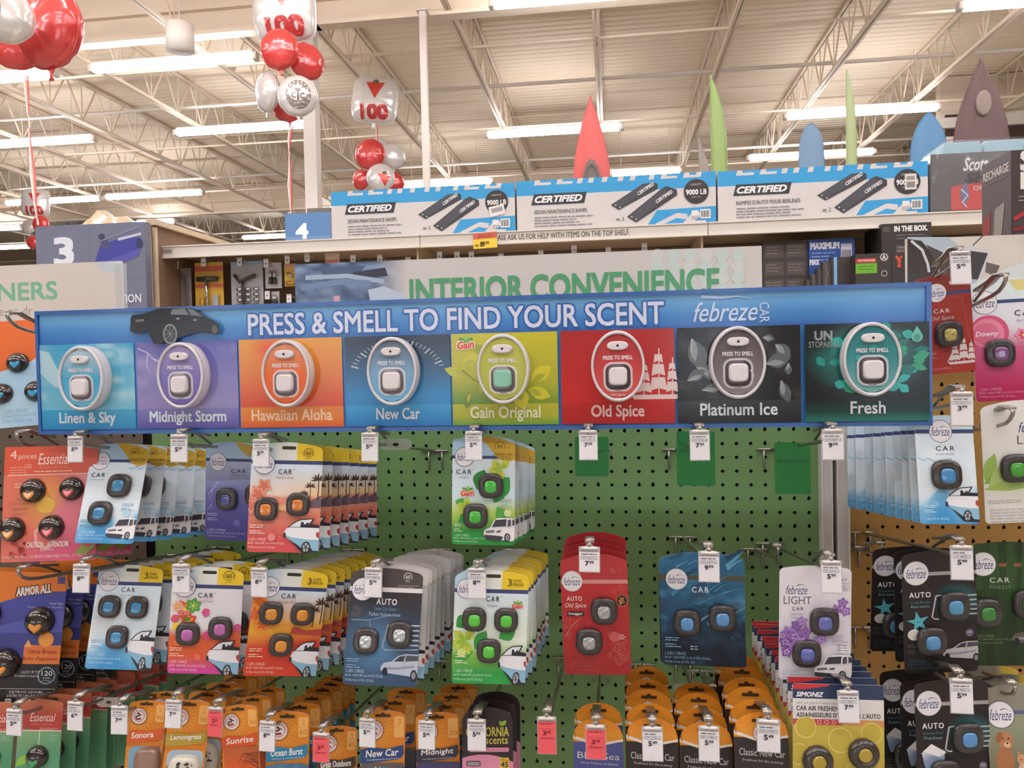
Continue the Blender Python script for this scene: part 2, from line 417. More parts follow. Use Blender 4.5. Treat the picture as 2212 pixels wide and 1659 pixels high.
# ================================================================== balloons
def balloon_mesh(kind, r, logo=None, seed=0):
    rr = random.Random(seed); ph = [rr.random()*6 for _ in range(4)]
    sq = kind == 'square'
    def rim(a):
        if not sq: return 1+.012*math.sin(9*a+ph[0])
        return 1/((abs(math.cos(a))**6+abs(math.sin(a))**6)**(1/6))*(1+.03*math.sin(4*a+.8))
    def bulge(x, z):
        a = math.atan2(z, x); q = math.hypot(x, z)/(r*rim(a)); q = min(q, 1)
        cr = (.035*math.sin(13*a+ph[1])+.025*math.sin(21*a+ph[2]))*q**4*(1-q)*6
        return -r*((.46 if sq else .5)*math.sqrt(max(0, 1-q**2.4))+cr)
    N, M = 40, 12; v = []; f = []; c = []
    for side in (1, -1):
        b = len(v); v.append((0, bulge(0, 0)*side, 0))
        for j in range(1, M+1):
            for i in range(N):
                a = 2*math.pi*i/N; q = math.sin(j/M*math.pi/2)*r*rim(a)*(.999 if j == M else 1); x, z = q*math.cos(a), q*math.sin(a)
                v.append((x, bulge(x, z)*side if j < M else 0, z))
        for i in range(N):
            t = (b, b+1+i, b+1+(i+1) % N); f.append(t if side == 1 else t[::-1])
            for j in range(M-1):
                q4 = (b+1+j*N+i, b+1+(j+1)*N+i, b+1+(j+1)*N+(i+1) % N, b+1+j*N+(i+1) % N); f.append(q4 if side == 1 else q4[::-1])
    # flat seam and the filling neck
    mb = MB(); mb.add(v, f, True)
    s = r*1.04
    mb.loft([[(s*rim(2*math.pi*i/N)*math.cos(2*math.pi*i/N)*k, y, s*rim(2*math.pi*i/N)*math.sin(2*math.pi*i/N)*k) for i in range(N)] for k, y in ((.955, -.004), (1, -.001), (1, .001), (.955, .004))], False, False)
    nk = MB().loft([[(math.cos(a)*rx, math.sin(a)*.01-.0, z) for a in [k*math.pi/4 for k in range(8)]] for rx, z in ((.16*r, -r*.96), (.06*r, -r*1.12), (.05*r, -r*1.22), (.09*r, -r*1.3))])
    return mb.mesh('envelope'), nk.mesh('neck'), bulge
RED = mat('balloon_red_foil', '#d2423f', rough=.2, metal=.15, spec=.7, coat=.4); WHT = mat('balloon_white_foil', '#d8d2cc', rough=.2, metal=.2, spec=.7, coat=.4)
def maple(p, cx, cy, s, c):
    L = [(0, -1), (.16, -.66), (.36, -.76), (.28, -.34), (.52, -.56), (.6, -.42), (.92, -.46), (.8, -.2), (1, -.06), (.58, .24), (.64, .42), (.1, .34), (.06, .34), (.06, .8)]
    p.poly([(cx+x*s, cy+y*s) for x, y in L]+[(cx-x*s, cy+y*s) for x, y in L[::-1][:-1]], c)
def tri_logo(p, cx, cy, s):
    p.poly([(cx-s, cy-s*.75), (cx+s, cy-s*.75), (cx, cy+s)], '#d4473f'); maple(p, cx, cy-s*.85, s*.34, '#4c6b48')
def balloon(px, py, Y, rpx, kind, colr, label, yaw=0, pitch=0, roll=0, logo=None, neck=True, seed=0):
    P = p3(px, py, Y); r = rpx*(Y+D)/F
    me, nk, bl = balloon_mesh(kind, r, seed=seed)
    t = thing('foil_balloon', label, 'balloon', P, rotm(R(yaw), R(pitch), R(roll)))
    obj('envelope', me, RED if colr == 'r' else WHT, t)
    if neck: obj('neck', nk, RED if colr == 'r' else WHT, t)
    if logo:
        p = Pr(2*r, step=r*.006)
        if logo == '100':
            tri_logo(p, 50, -12+50-50-24, 0.01); p = Pr(2*r, step=r*.004)
            tri_logo(p, 54, -17, 21); p.text('100', 24, 18, 82, 45, '#bf3d3a', bold=.07, res=4)
        elif logo == 'coin':
            p.ell(56, 0, 32, 36, '#8d7f76', 30); maple(p, 56, -1, 30, '#dcd5d0')
            for k in range(7): p.poly([(56+math.cos(R(a))*q, math.sin(R(a))*q*1.1) for a, q in ((-150+k*20-6, 26), (-150+k*20, 33), (-150+k*20+6, 26))], '#dcd5d0')
            p.ell(56, 2, 20, 15, '#dcd5d0'); p.text('C', 40, -4, 50, 10, '#7b6d64', bold=.04); p.text('T', 50, -13, 62, 16, '#7b6d64', bold=.04); p.text('C', 62, -3, 72, 11, '#7b6d64', bold=.04)
        elif logo == 'tri': tri_logo(p, 68, 10, 26)
        elif logo == 'rim': p.ring(0, 0, 44, 46, 6, '#8d8780', 16, -40, 60)
        # refine so the print follows the curved foil
        me2 = p.mesh('printed_logo', FOIL); bm = bmesh.new(); bm.from_mesh(me2)
        bmesh.ops.triangulate(bm, faces=bm.faces); 
        for _ in range(2):
            L = [e for e in bm.edges if e.calc_length() > r*.16]
            if L: bmesh.ops.subdivide_edges(bm, edges=L, cuts=1, use_grid_fill=False); bmesh.ops.triangulate(bm, faces=[f for f in bm.faces if len(f.verts) > 3])
        for v in bm.verts: v.co.y += bl(v.co.x, v.co.z)-r*.012
        bm.to_mesh(me2); bm.free(); obj('printed_logo', me2, None, t)
    return t
Y1, Y2, Y3, Y4 = 2.6, 7.2, 10.5, 15
balloon(108, 62, Y1+.25, 92, 'round', 'r', 'very large red foil balloon at the upper left', yaw=-14, seed=1)
balloon(5, 30, Y1-.1, 66, 'round', 'w', 'white foil balloon cut by the left edge in front of the large red one', yaw=50, logo='rim', seed=2, neck=False)
balloon(38, 92, Y1+.5, 62, 'round', 'r', 'red foil balloon mostly hidden behind the white one at the left edge', yaw=20, seed=3, neck=False)
balloon(614, 18, Y2+.1, 69, 'square', 'w', 'square white balloon with red 100, cut off by the top edge', yaw=4, pitch=10, roll=-3, logo='100', seed=4)
balloon(603, 107, Y2-.25, 43, 'round', 'r', 'round red balloon just below the cut off square balloon', yaw=0, pitch=8, seed=5)
balloon(663, 133, Y2+.1, 39, 'round', 'r', 'red balloon turned sideways at the right of the middle bunch', yaw=42, pitch=4, seed=6)
balloon(578, 199, Y2+.05, 44, 'round', 'w', 'plain white balloon turned sideways at lower left of the middle bunch', yaw=-42, roll=8, seed=7)
balloon(643, 208, Y2-.3, 43, 'round', 'w', 'white balloon with grey maple leaf coin emblem', yaw=12, pitch=6, logo='coin', seed=8)
balloon(625, 222, Y2+.4, 42, 'round', 'r', 'red balloon peeking out beneath the coin balloon', seed=9)
balloon(810, 216, Y3, 49, 'square', 'w', 'square white balloon with red triangle and 100 beside the thin pole', yaw=6, roll=4, logo='100', seed=10)
balloon(799, 333, Y3-.4, 33, 'round', 'r', 'round red balloon left of a white one in the right bunch', seed=11)
balloon(850, 338, Y3, 27, 'round', 'w', 'plain white balloon at the right of the right bunch', yaw=38, seed=12)
balloon(812, 330, Y3+.3, 33, 'round', 'w', 'white balloon hidden behind the round red one of the right bunch', yaw=30, seed=13)
balloon(780, 388, Y3-.1, 22, 'round', 'r', 'lower left red balloon of the right bunch over the first ramp box', yaw=-20, seed=14)
balloon(822, 384, Y3-.5, 30, 'round', 'w', 'white balloon with red triangle just above the first ramp box', logo='tri', yaw=10, seed=15)
balloon(852, 394, Y3+.1, 22, 'round', 'r', 'lower right red balloon of the right bunch over the first ramp box', yaw=30, seed=16)
balloon(77, 438, Y4, 31, 'square', 'w', 'small far square white balloon above the aisle three sign', yaw=14, logo='100', seed=17)
balloon(62, 490, Y4+.5, 17, 'round', 'w', 'far white balloon left of the aisle three sign', seed=18)
balloon(88, 484, Y4-.3, 20, 'round', 'r', 'far small red balloon touching the top of the aisle three sign', seed=19)
balloon(70, 523, Y4, 15, 'round', 'r', 'far small red balloon beside the left edge of the aisle three sign', seed=20)
RIB = mat('ribbon_pink', '#e3b7ae', rough=.35)
def ribbon(pts, Y0, Y1_, w, label):
    t = thing('balloon_ribbon', label, 'ribbon', p3(*pts[-1], Y1_))
    o = Vector(t.location); n = len(pts)
    for off, m in ((0, RIB), (.45, mat('ribbon_red', '#c9584f', rough=.35)), (-.4, mat('ribbon_white', '#efe6e0', rough=.35))):
        P = []
        for i, (x, y) in enumerate(pts):
            q = p3(x, y, Y0+(Y1_-Y0)*i/(n-1)); P.append(q-o+Vector((off*w*2.2*math.sin(i*1.7+1)+off*w*1.6, 0, 0)))
        MB().tube(P, w*.55, 5).build('strand', m, t)
ribbon([(56, 165), (58, 205), (62, 260), (66, 320), (71, 380), (76, 440), (82, 486)], Y1+.1, 2.28, .008, 'pale red ribbons running from the large balloons down to the aisle three sign')
ribbon([(629, 272), (625, 300), (624, 330), (626, 360), (626, 400), (628, 440), (630, 472)], Y2, Y2+.1, .014, 'twisted ribbons running from the coin balloon down to the aisle four sign')
ribbon([(812, 262), (814, 285), (815, 320), (815, 400), (815, 620)], Y3, Y3+.2, .012, 'thin ribbon dropping from the square balloon beside the thin pole')
# ================================================================== kayaks standing behind the shelves
def kayak(px0, ytop, ybot, Y, wpx, colr, label, slim=1.0, hole=None, tilt=0, deep=.30, dark=None, sh=1.75, flat=0, q2=1.0):
    s = (Y+D)/F; a = p3(px0, ytop, Y); H = a.z; W = wpx*s
    t = thing('kayak', label, 'kayak', (a.x, Y, 0), rotm(R(tilt), 0, 0))
    rings = []; n = 22
    for i in range(n+1):
        q = (i/n)**1.6; z = H*(1-q); d = H*q; hull = W/2*min(1, (1-(1-min(d/(ybot-ytop)/s, 1))**sh)**q2)
        hull = max(hull, .01); dp = deep*W*.9*min(1, .25+1.6*q)
        rings.append([(hull*math.cos(b)*slim+flat*(W/2-hull), dp*math.sin(b)*(.6 if math.sin(b) < 0 else 1)-.0, z) for b in [2*math.pi*k/20 for k in range(20)]])
    MB().loft(rings, flip=True).build('hull', mat('kayak_'+colr.strip('#'), colr, rough=.32, spec=.4, noise=.06, nscale=2), t)
    if dark:
        z = a.z-(dark-ytop)*s
        MB().loft([[(W*.31*math.cos(b)*k, -deep*W*.56-.02+y, z-.5+.5*math.sin(b)*k*(1 if math.sin(b) > 0 else 1.2)) for b in [2*math.pi*j/24 for j in range(24)]] for k, y in ((1, .06), (1, -.01), (.9, -.02), (.85, .0))], True, True).build('cockpit', mat('cockpit_grey', '#6d625c', rough=.6), t)
    if hole:
        z = a.z-(hole-ytop)*s
        MB().loft([[(W*.13*math.cos(b)*k, -deep*W*.9*.6*min(1, .25+1.6*(a.z-z)/H)-.012+y, z+W*.23*math.sin(b)*k) for b in [2*math.pi*j/24 for j in range(24)]] for k, y in ((1, .06), (1, -.01), (.85, -.012))], True, True).build('hatch', mat('hatch_brown', '#8c7a70', rough=.5), t)
    return t
kayak(1275, 209, 390, 6.0, 80, '#c8504a', 'red kayak standing upright behind the middle ramp box', dark=345)
kayak(1551, 162, 360, 6.4, 34, '#859c55', 'wide lime green kayak edge standing behind the gap of two ramp boxes', deep=.9, sh=2.6, flat=-1, q2=.8)
kayak(1522, 297, 400, 7.4, 26, '#8d8279', 'small grey kayak tip left of the wide lime green one', deep=.6, flat=-1)
kayak(1838, 150, 330, 6.8, 22, '#9aa673', 'slim pale green kayak standing behind the French ramp box', deep=1.0, sh=2.6, flat=-.8, q2=.8)
kayak(1752, 266, 350, 6.8, 52, '#64819c', 'blue kayak with rounded tip behind the French ramp box', deep=.4, sh=3, q2=.6)
kayak(2006, 243, 340, 6.8, 74, '#47799f', 'blue kayak behind the wrapped paper towel pack', deep=.4, sh=2.4, q2=.75)
kayak(2119, 128, 300, 5.2, 108, '#5b3f3c', 'dark maroon kayak towering at the upper right', hole=218)
# ================================================================== shelving of the next aisle, faced from here
YR = 2.5
GBEIGE = mat('shelf_beige', '#c9b59b', rough=.55); GBROWN = mat('shelf_back_brown', '#8a7562', rough=.7, noise=.05, nscale=4); RAIL = mat('shelf_rail', '#ded6cc', rough=.45)
GIN = mat('shelf_side_brown', '#7d6450', rough=.7)
zs = p3(1000, 505, YR).z; xl = p3(341, 525, YR).x; xr = 3.1
t = thing('shelving_unit', 'beige shelving of the next aisle with ramp boxes on its top shelf', 'shelving', (0, 0, 0))
MB().box((xl-.08, 3.02, 0), (xr, 3.06, zs+.0)).build('back_panel', GBROWN, t)
MB().box((xl, YR-.0, zs-.035), (xr, 3.02, zs-.012)).build('top_shelf', GBEIGE, t)
cuts = [xl, p3(909, 515, YR).x, p3(1528, 480, YR).x, xr]
for a, b in zip(cuts, cuts[1:]):
    ob = MB(); ob.box((a+.002, YR-.022, zs-.062), (b-.002, YR-.012, zs)); ob.box((a+.002, YR-.03, zs-.006), (b-.002, YR-.0, zs)); ob.box((a+.002, YR-.03, zs-.066), (b-.002, YR-.0, zs-.06)); ob.build('price_rail', RAIL, t)
    MB().box((b-.03, YR+.02, zs-.16), (b-.02, 3.02, zs-.035)).build('shelf_bracket', GBEIGE, t)
MB().box((xl, YR-.16, ZE+.26), (xr, 3.02, ZE+.285)).build('lower_shelf', GBEIGE, t)
zg = p3(320, 487, 2.4).z; xg = p3(333, 600, 2.4).x
MB().box((xg-.02, 2.42, 0), (xg+.005, 3.9, zg)).build('gable_panel', GIN, t)
MB().box((xg-.028, 2.39, 0), (xg-.008, 2.425, zg+.005)).build('gable_edge', GBEIGE, t); MB().box((xg-.002, 2.4, 0), (xg+.012, 2.425, zg-.01)).build('gable_edge', GBEIGE, t)
MB().box((xg-.03, 2.39, zg), (xg+.03, 3.9, zg+.03)).build('gable_top', GBEIGE, t)
# print on the rails
k = 1; p = Pr(1.0)
a = PY(1075, 511, YR-.024); b = PY(1360, 497, YR-.024)
p = Pr(b[0]-a[0]); p.text('ASE ASK US FOR HELP WITH ITEMS ON THE TOP SHELF.', 0, -4.2, 100, 0, '#6f675f', bold=.02)
obj('rail_lettering', p.mesh('rail_lettering', PRINTM), None, t, ((a[0]+b[0])/2, YR-.0225, zs-.046))
p = Pr(.09); p.rect(8, 0, 92, 30, '#b5b0aa'); 
for i in range(9): p.rect(14+i*8, 4, 18+i*8, 24, '#77716b')
obj('rail_lettering', p.mesh('rail_barcode', PRINTM), None, t, (PY(363, 520, YR)[0], YR-.0225, zs-.016))
# red and yellow price card clipped to the rail
a, b = PY(1021, 503, YR-.04), PY(1073, 536, YR-.04)
t = thing('price_card', 'red and yellow sale price card clipped to the top shelf rail', 'price tag', ((a[0]+b[0])/2, YR-.034, a[2]), rotm(0, R(-4), R(-2)))
p = Pr(b[0]-a[0]); p.rect(0, 0, 100, 26, '#c8604d'); p.rect(0, 26, 100, 66, '#e8c83c'); p.text('SALE 3.00', 22, 8, 78, 20, '#9a3a30', .02); p.text('89', 30, 38, 48, 58, '#4a3a20', .05); p.text('99', 52, 38, 66, 50, '#4a3a20', .03); p.rect(6, 48, 22, 56, '#8a7430')
MB().box((-p.W/2, 0, -p.W*.66), (p.W/2, .001, 0)).build('card', PRINTM, t).data.materials.clear(); t.children[0].data.materials.append(mat('card_white', '#ddd6cf', rough=.6))
obj('lettering', p.mesh('lettering', PRINT), None, t)
def prism_carton(name, label, cat, W, H, Dp, loc, rot=None, body='#cfcac6', pr=None, prm=None, side=None, group=None):
    t = thing(name, label, cat, loc, rot, group)
    MB().box((-W/2, 0, -H), (W/2, Dp, 0)).build('carton', mat('carton_'+body.strip('#'), body, rough=.55), t)
    if pr: obj('printed_front', pr.mesh('printed_front', prm or PRINT), None, t)
    if side:
        o = obj('printed_side', side.mesh('printed_side', prm or PRINT), None, t, (-W/2, Dp/2, 0)); o.rotation_euler = (0, 0, R(-90))
    return t
# ---- the three ramp boxes
def ramp_print(W, title, sticker, jumble):
    p = Pr(W, step=.00006); H = 25.6; B = '#3f9fd6'; G = '#d6d0cd'
    p.rect(0, 0, 100, H, G); p.rect(0, 0, 100, 7.6, B)
    st = lambda x, w_, a=0., b=2.5: p.poly([(x+.3*(2.5-a), a), (x+w_+.3*(2.5-a), a), (x+w_+.3*(2.5-b), b), (x+.3*(2.5-b), b)], G)
    for x, stems, bars in ((9, (0,), (0, 8.6)), (20.5, (0,), (0, 8.2)), (31, (0, 5.6), None), (43.5, (0,), None), (51.5, (0,), None), (57.5, (0,), None), (67, (0,), None), (73, (0,), (0, 8)), (84, (0, 6), (0, 8))):
        for d in stems: st(x+d, 2.6)
        if bars: st(x+bars[0], bars[1], 1.2)
    p.poly([(66, H), (71, 18), (100, 17.2), (100, H)], B)
    g0 = len(p.v); p.text('CE', 70.5, 20.4, 97, 30, G, bold=.05, shear=.35, res=1); p.v[g0:] = [(x, y, max(z, -H*p.k)) for x, y, z in p.v[g0:]]
    p.poly([(7.5, 12.6), (9, 7), (36, 7), (34.6, 12.6)], '#3c3f46'); p.text('CERTIFIED', 9.5, 8.2, 33.5, 11.4, '#f0eeec', bold=.05, shear=.3)
    p.text(title, 9, 15.2, 36 if len(title) < 24 else 40, 17.2, '#5d5b5c', bold=.01)
    p.greek(9, 18.8, 42, 4, 1.0, .45, '#8f8b8b', 3 if len(title) < 24 else 5)
    for P, L in (([(48, 14.3), (64, 4.6), (70, 4), (71.5, 5), (71.5, 7.3), (52, 17)], (62, 9.6)), ([(56, 20.6), (73.4, 7.4), (76, 6.2), (81, 8.3), (81, 11), (60.5, 23.7)], (71, 14))):
        p.poly(P, '#45454a'); p.poly([((x-P[0][0])*.86+P[0][0]+1.2, (y-P[0][1])*.86+P[0][1]-.6) for x, y in P[:4]+[P[-1]]], '#53535a')
        p.text('CERTIFIED', L[0], L[1]-1.0, L[0]+9.5, L[1]+.6, '#e8e6e4', bold=.03, shear=.3, rot=-32)
        for q in ((P[0][0]+2.4, P[0][1]+.2), (P[0][0]+4.6, P[0][1]+1.5)): p.ell(q[0], q[1], .45, .4, '#c9c4c0', 8)
    p.text('2', 53.4, 20.6, 54.6, 22.4, '#55524f'); p.rect(50.6, 21.2, 52.4, 22.3, '#8f8b88')
    p.ell(90.4, 9.6, 6.1, 6.1, '#3f3c3c', 30); p.text('9000 LB', 85.4, 8.6, 95.4, 11.1, '#f1efec', bold=.03); p.text('CAPACITY', 87.6, 5.6, 93, 6.6, '#cfcac6'); p.text('(4082 KG)', 88, 12, 92.8, 12.9, '#b9b4b0')
    p.rect(88, 19, 91.4, 23.2, '#e9e6e3'); p.rect(92.2, 18.6, 97.2, 23.2, '#efedea'); p.rect(88, 21.6, 91.4, 23.2, '#b9b6b3')
    for i in range(9): p.rect(92.7+i*.46, 19.2, 92.7+i*.46+(.22 if i % 3 else .34), 22.6, '#3a3a3a')
    if sticker == 1:
        p.poly([(86, 12.4), (94, 10.8), (95, 16), (87, 17.6)], '#e6e3df')
        for i in range(8): p.poly([(87.4+i*.75, 13.2-i*.14), (87.8+i*.75, 13.1-i*.14), (88.2+i*.75, 15.4-i*.14), (87.8+i*.75, 15.5-i*.14)], '#55524f')
    if sticker == 2:
        p.rect(89.2, 6, 94.6, 13.6, '#dcd8d3'); p.rect(90, 7, 93.8, 9, '#9b958f'); p.rect(90, 9.8, 93.8, 12.6, '#8b857f')
    return p
ups = [((712, 408), (1110, 395), (1112, 499), (716, 512), 'SEDAN MAINTENANCE RAMPS', 1, 'leftmost ramp box on the top shelf, with a white sticker on its capacity circle'),
       ((1114, 394), (1546, 364), (1546, 474), (1116, 498), 'SEDAN MAINTENANCE RAMPS', 0, 'middle ramp box on the top shelf, in front of the red kayak'),
       ((1549, 363), (2005, 344), (2005, 456), (1551, 476), "RAMPES D'AUTO POUR BERLINES", 2, 'rightmost ramp box on the top shelf, lettered in French')]
for c0, c1, c2, c3, ti, st, lb in ups:
    a, b = p3((c0[0]+c3[0])/2, c0[1], YR), p3((c1[0]+c2[0])/2, c1[1], YR); W = b.x-a.x
    prism_carton('ramp_box', lb, 'box', W, .256*W, .36, ((a.x+b.x)/2, YR+.005, zs+.256*W), None, '#d6d0cd', ramp_print(W, ti, st, 0))
# ---- wrapped shop towels at the right end of the top shelf
a = p3(2006, 335, YR); W = .62; H = a.z+.04-zs
t = thing('towel_pack', 'film wrapped pack of blue shop towels next to the French ramp box', 'paper towels', (a.x+W/2+.015, YR, zs))
DK = mat('towel_wrap_dark', '#4a4244', rough=.3, coat=.5); TB = mat('towel_blue', '#9cc0cf', rough=.6)
HH = .34
MB().box((-W/2, .02, 0), (W/2, .3, HH-.055)).build('sleeve', DK, t)
for i in range(3):
    x0 = -W/2+.06+i*(W-.06)/3; MB().loft([[(x, .03, z) for x, z in q]+[(x, .29, z) for x, z in q[::-1]] for q in ([(x0, HH-.055), (x0+.175, HH-.055)], [(x0+.008, HH), (x0+.168, HH)])], smooth=False).build('towel_stack', TB, t)
p = Pr(W, step=.0002); p.poly([(15, 26), (15, 44), (70, 44), (70, 26)], '#cf3b38'); p.poly([(15, 26), (24, 24.5), (70, 21), (70, 27)], '#cf3b38'); p.text('Scott', 24, 4, 42, 14, '#e8e4e4', bold=.02, shear=.35); p.text('SHOP', 25, 16, 62, 23, '#1d181a', bold=.08, shear=.25); p.text('ORIGINAL', 31, 26, 56, 29.4, '#e7cfcb', bold=.02)
p.poly([(21, 30), (26, 22), (28, 34), (24, 42)], '#6f6d96'); p.line([(22, 28), (27, 33), (23, 38), (26, 42)], 1.2, '#cfcbd8')
o = obj('sleeve_print', p.mesh('sleeve_print', PRINTG), None, t, (0, .019, HH-.055))
FILM = mat('clear_film', '#dfe3e6', rough=.08, alpha=.09, spec=.8, bump=.5, nscale=14)
f = MB(); f.loft([[(-W/2-.012, .01, 0.02), (-W/2-.01, -.012, 0), (W/2, -.012, 0)], [(-W/2-.012, .01, .2), (-W/2+.0, -.012, .2), (W/2, -.014, .2)], [(-W/2+.0, .02, HH-.04), (-W/2+.06, -.012, HH-.02), (W/2, -.012, HH-.02)], [(-W/2+.07, .03, HH+.012), (-W/2+.08, .03, HH+.012), (W/2, .03, HH+.012)]], False, False)
f.build('film_wrap', FILM, t)
# ---- dark product boxes on the shelf under it
def shelf_box(x0, y0, x1, y1, Y, body, label, draw=None, dep=.2, name='product_box'):
    a, b = p3(x0, y0, Y), p3(x1, y0, Y); zb = ZE+.285; W = b.x-a.x; H = a.z-zb
    p = Pr(W, step=.0001)
    if draw: draw(p, H/W*100)
    return prism_carton(name, label, 'box', W, H, dep, ((a.x+b.x)/2, Y, a.z), None, body, p if draw else None)
def d_grid(p, H):
    for j in range(4):
        for i in range(2):
            p.rect(4+i*48, 8+j*40, 46+i*48, 38+j*40, '#57504d'); p.greek(8+i*48, 13+j*40, 42+i*48, 3, 4, 3, '#7a726d', j*2+i)
shelf_box(1647, 522, 1745, 640, YR+.06, '#3d3735', 'dark carton with grey instruction panels left of the blue box', d_grid)
def d_max(p, H):
    p.rect(0, 0, 100, H, '#33539b'); p.text('MAXIMUM', 4, 8, 66, 22, '#e6e6ee', bold=.06); p.greek(6, 30, 62, 3, 4, 4, '#8fa3cf', 4); p.rect(70, 12, 94, 44, '#cfd0d8')
    for i in range(7): p.rect(72+i*3, 26, 73.6+i*3, 42, '#4a4a55')
    p.text('MAX', 2, 46, 22, 58, '#e6e6ee', bold=.06)
shelf_box(1747, 518, 1846, 640, YR+.05, '#33539b', 'blue tool box with white lettering under the top shelf', d_max)
def d_inbox(p, H):
    p.text('IN THE BOX.', 26, 6, 92, 17, '#ece8e2', bold=.05); p.rect(4, 7, 16, 17, '#5b534f'); p.greek(30, 24, 90, 2, 4, 3, '#6d6560', 1); p.rect(28, 46, 60, 66, '#57504d'); p.greek(32, 50, 58, 2, 4, 3, '#8a817b', 2)
shelf_box(1904, 484, 2012, 640, YR-.06, '#332e2c', 'black box lettered in white standing tallest under the top shelf', d_inbox, .25)
for i, (x0, y0, x1, c) in enumerate(((1742, 604, 1752, '#453f3c'), (1753, 592, 1764, '#4b4441'), (1765, 580, 1776, '#3e3836'), (1777, 566, 1795, '#4a4340'), (1796, 556, 1846, '#3b3533'))):
    shelf_box(x0, y0, x1, 640, YR-.02-.012*i, c, ('shortest', 'second shortest', 'middle', 'second tallest', 'tallest and widest')[i]+' of five film wrapped black packs below the blue box', (lambda p, H: p.poly([(10, 0), (24, 0), (24, H), (10, H)], '#7fb0dd')) if i == 4 else (lambda p, H: p.line([(30, 2), (55, H*.3), (35, H*.6), (60, H)], 8, '#837a74')), .05, 'wrapped_pack')
def d_green(p, H):
    p.rect(0, 14, 58, 26, '#c4403c'); p.text('MOTOMASTER', 8, 17, 54, 23, '#e9c9c2', bold=.03); p.rect(0, 28, 60, 58, '#6fae35'); p.greek(8, 36, 54, 2, 5, 3, '#4d8424', 1)
    p.ring(80, 12, 11, 11, 2.5, '#d9d4ce'); p.text('A', 75, 6, 85, 18, '#d9d4ce', bold=.05); p.ring(80, 60, 9, 9, 2, '#bdb7b0')
shelf_box(1848, 549, 1925, 640, YR-.14, '#383230', 'black box with a red strip and a green panel', d_green, .07)
shelf_box(1926, 547, 1958, 640, YR-.14, '#352f2d', 'narrow black box with orange clamp picture', lambda p, H: (p.line([(30, 20), (55, 60), (45, 100)], 16, '#d9593a'), p.line([(70, 20), (45, 60), (60, 100)], 14, '#c64a30')), .07)
a, b = p3(1648, 617, YR-.2), p3(1698, 632, YR-.2)
t = thing('tube_can', 'silver can lying beside the green sign with a red square on it', 'can', ((a.x+b.x)/2, YR-.1, ZE+.285+.03))
L = b.x-a.x; MB().tube([(-L/2, 0, 0), (L/2, 0, 0)], .03, 20).build('body', mat('can_silver', '#b9b3ae', rough=.3, metal=.6), t)
MB().tube([(-L*.28, 0, 0), (-L*.02, 0, 0)], .0305, 20).build('red_band', mat('can_red', '#d2473f', rough=.4), t); MB().tube([(L/2, 0, 0), (L/2+.01, 0, 0)], .026, 20).build('end_cap', MATS['can_silver'], t)
# ---- tools hanging on the pegboard of that unit
YT = 2.62
MB().box((xl, 3.0, ZE+.29), (xr, 3.019, zs-.04)).build('peg_panel', GBROWN, bpy.data.objects['shelving_unit'])
TAGW = mat('tag_white', '#e6e3e4', rough=.4); CHR = mat('chrome', '#c9c9cc', rough=.18, metal=.9); IRON = mat('dark_iron', '#4d4744', rough=.4, metal=.5)
def far_hook(x, y, lab):
    a = p3(x, y, YT); t = thing('price_tag', lab, 'price tag', a)
    MB().box((-.014, 0, -.032), (.014, .003, .014)).build('label', TAGW, t); MB().box((-.011, -.002, .006), (.011, .005, .014)).build('clip', mat('tag_clip', '#cfcdd2', rough=.3), t)
    MB().box((-.006, -.0006, -.016), (.006, 0, -.008)).build('print', mat('tag_ink', '#8a8688', rough=.6), t)
    MB().tube([(0, .004, .008), (0, 3.0-YT, -.01)], .003, 6).build('hook_wire', CHR, t)
nm = ['over the wrench pack', 'over the yellow puller pack', 'over the grey gear puller pack', 'over the small socket pack', 'over the small yellow pack', 'right of the small yellow pack', 'left of the pale red header card', 'right of the pale red header card', 'first over the car interior photo', 'left of the three close together above the green lettering', 'middle of the three close together above the green lettering', 'right of the three close together above the green lettering', 'above the second letter R of the sign', 'above the first letters after the gap of the sign', 'above the letters NV of the sign', 'low one right of the letters NV', 'above the last letters of the sign', 'below the small socket pack', 'low one left of the car interior photo']
for (x, y), n in zip([(380, 569), (439, 563), (517, 562), (574, 565), (620, 557), (663, 553), (762, 556), (820, 556), (881, 561), (949, 549), (987, 549), (1018, 549), (1082, 553), (1168, 546), (1240, 535), (1314, 540), (1392, 531), (577, 634), (624, 641)], nm):
    far_hook(x, y, 'small white price tag '+n)
def far_pack(x0, y0, x1, y1, body, label, fn, Y=YT+.03):
    a, b = p3(x0, y0, Y), p3(x1, y1, Y); W, H = b.x-a.x, a.z-b.z
    t = thing('tool_pack', label, 'tool', ((a.x+b.x)/2, Y, a.z)); p = Pr(W)
    MB().box((-W/2, 0, -H), (W/2, .004, 0)).build('card', mat('far_card_'+body.strip('#'), body, rough=.4), t); fn(t, W, H, p)
    if p.v: obj('card_print', p.mesh('card_print', PRINT), None, t)
def f_wrench(t, W, H, p):
    MB().prism([(-.006, -.05), (.004, -.05), (.014, -H*.96), (.004, -H*.96)], -.014, -.004).build('handle', CHR, t); MB().prism([(-.022, -.03), (-.01, -.022), (.006, -.045), (.004, -.06), (-.01, -.062)], -.016, -.003).build('jaw', CHR, t); MB().prism([(.012, -.04), (.018, -.04), (.03, -H*.9), (.022, -H*.92)], -.01, -.004).build('second_handle', CHR, t)
far_pack(384, 580, 415, 668, '#8f8680', 'grey carded wrench hanging at the left end under the top shelf', f_wrench)
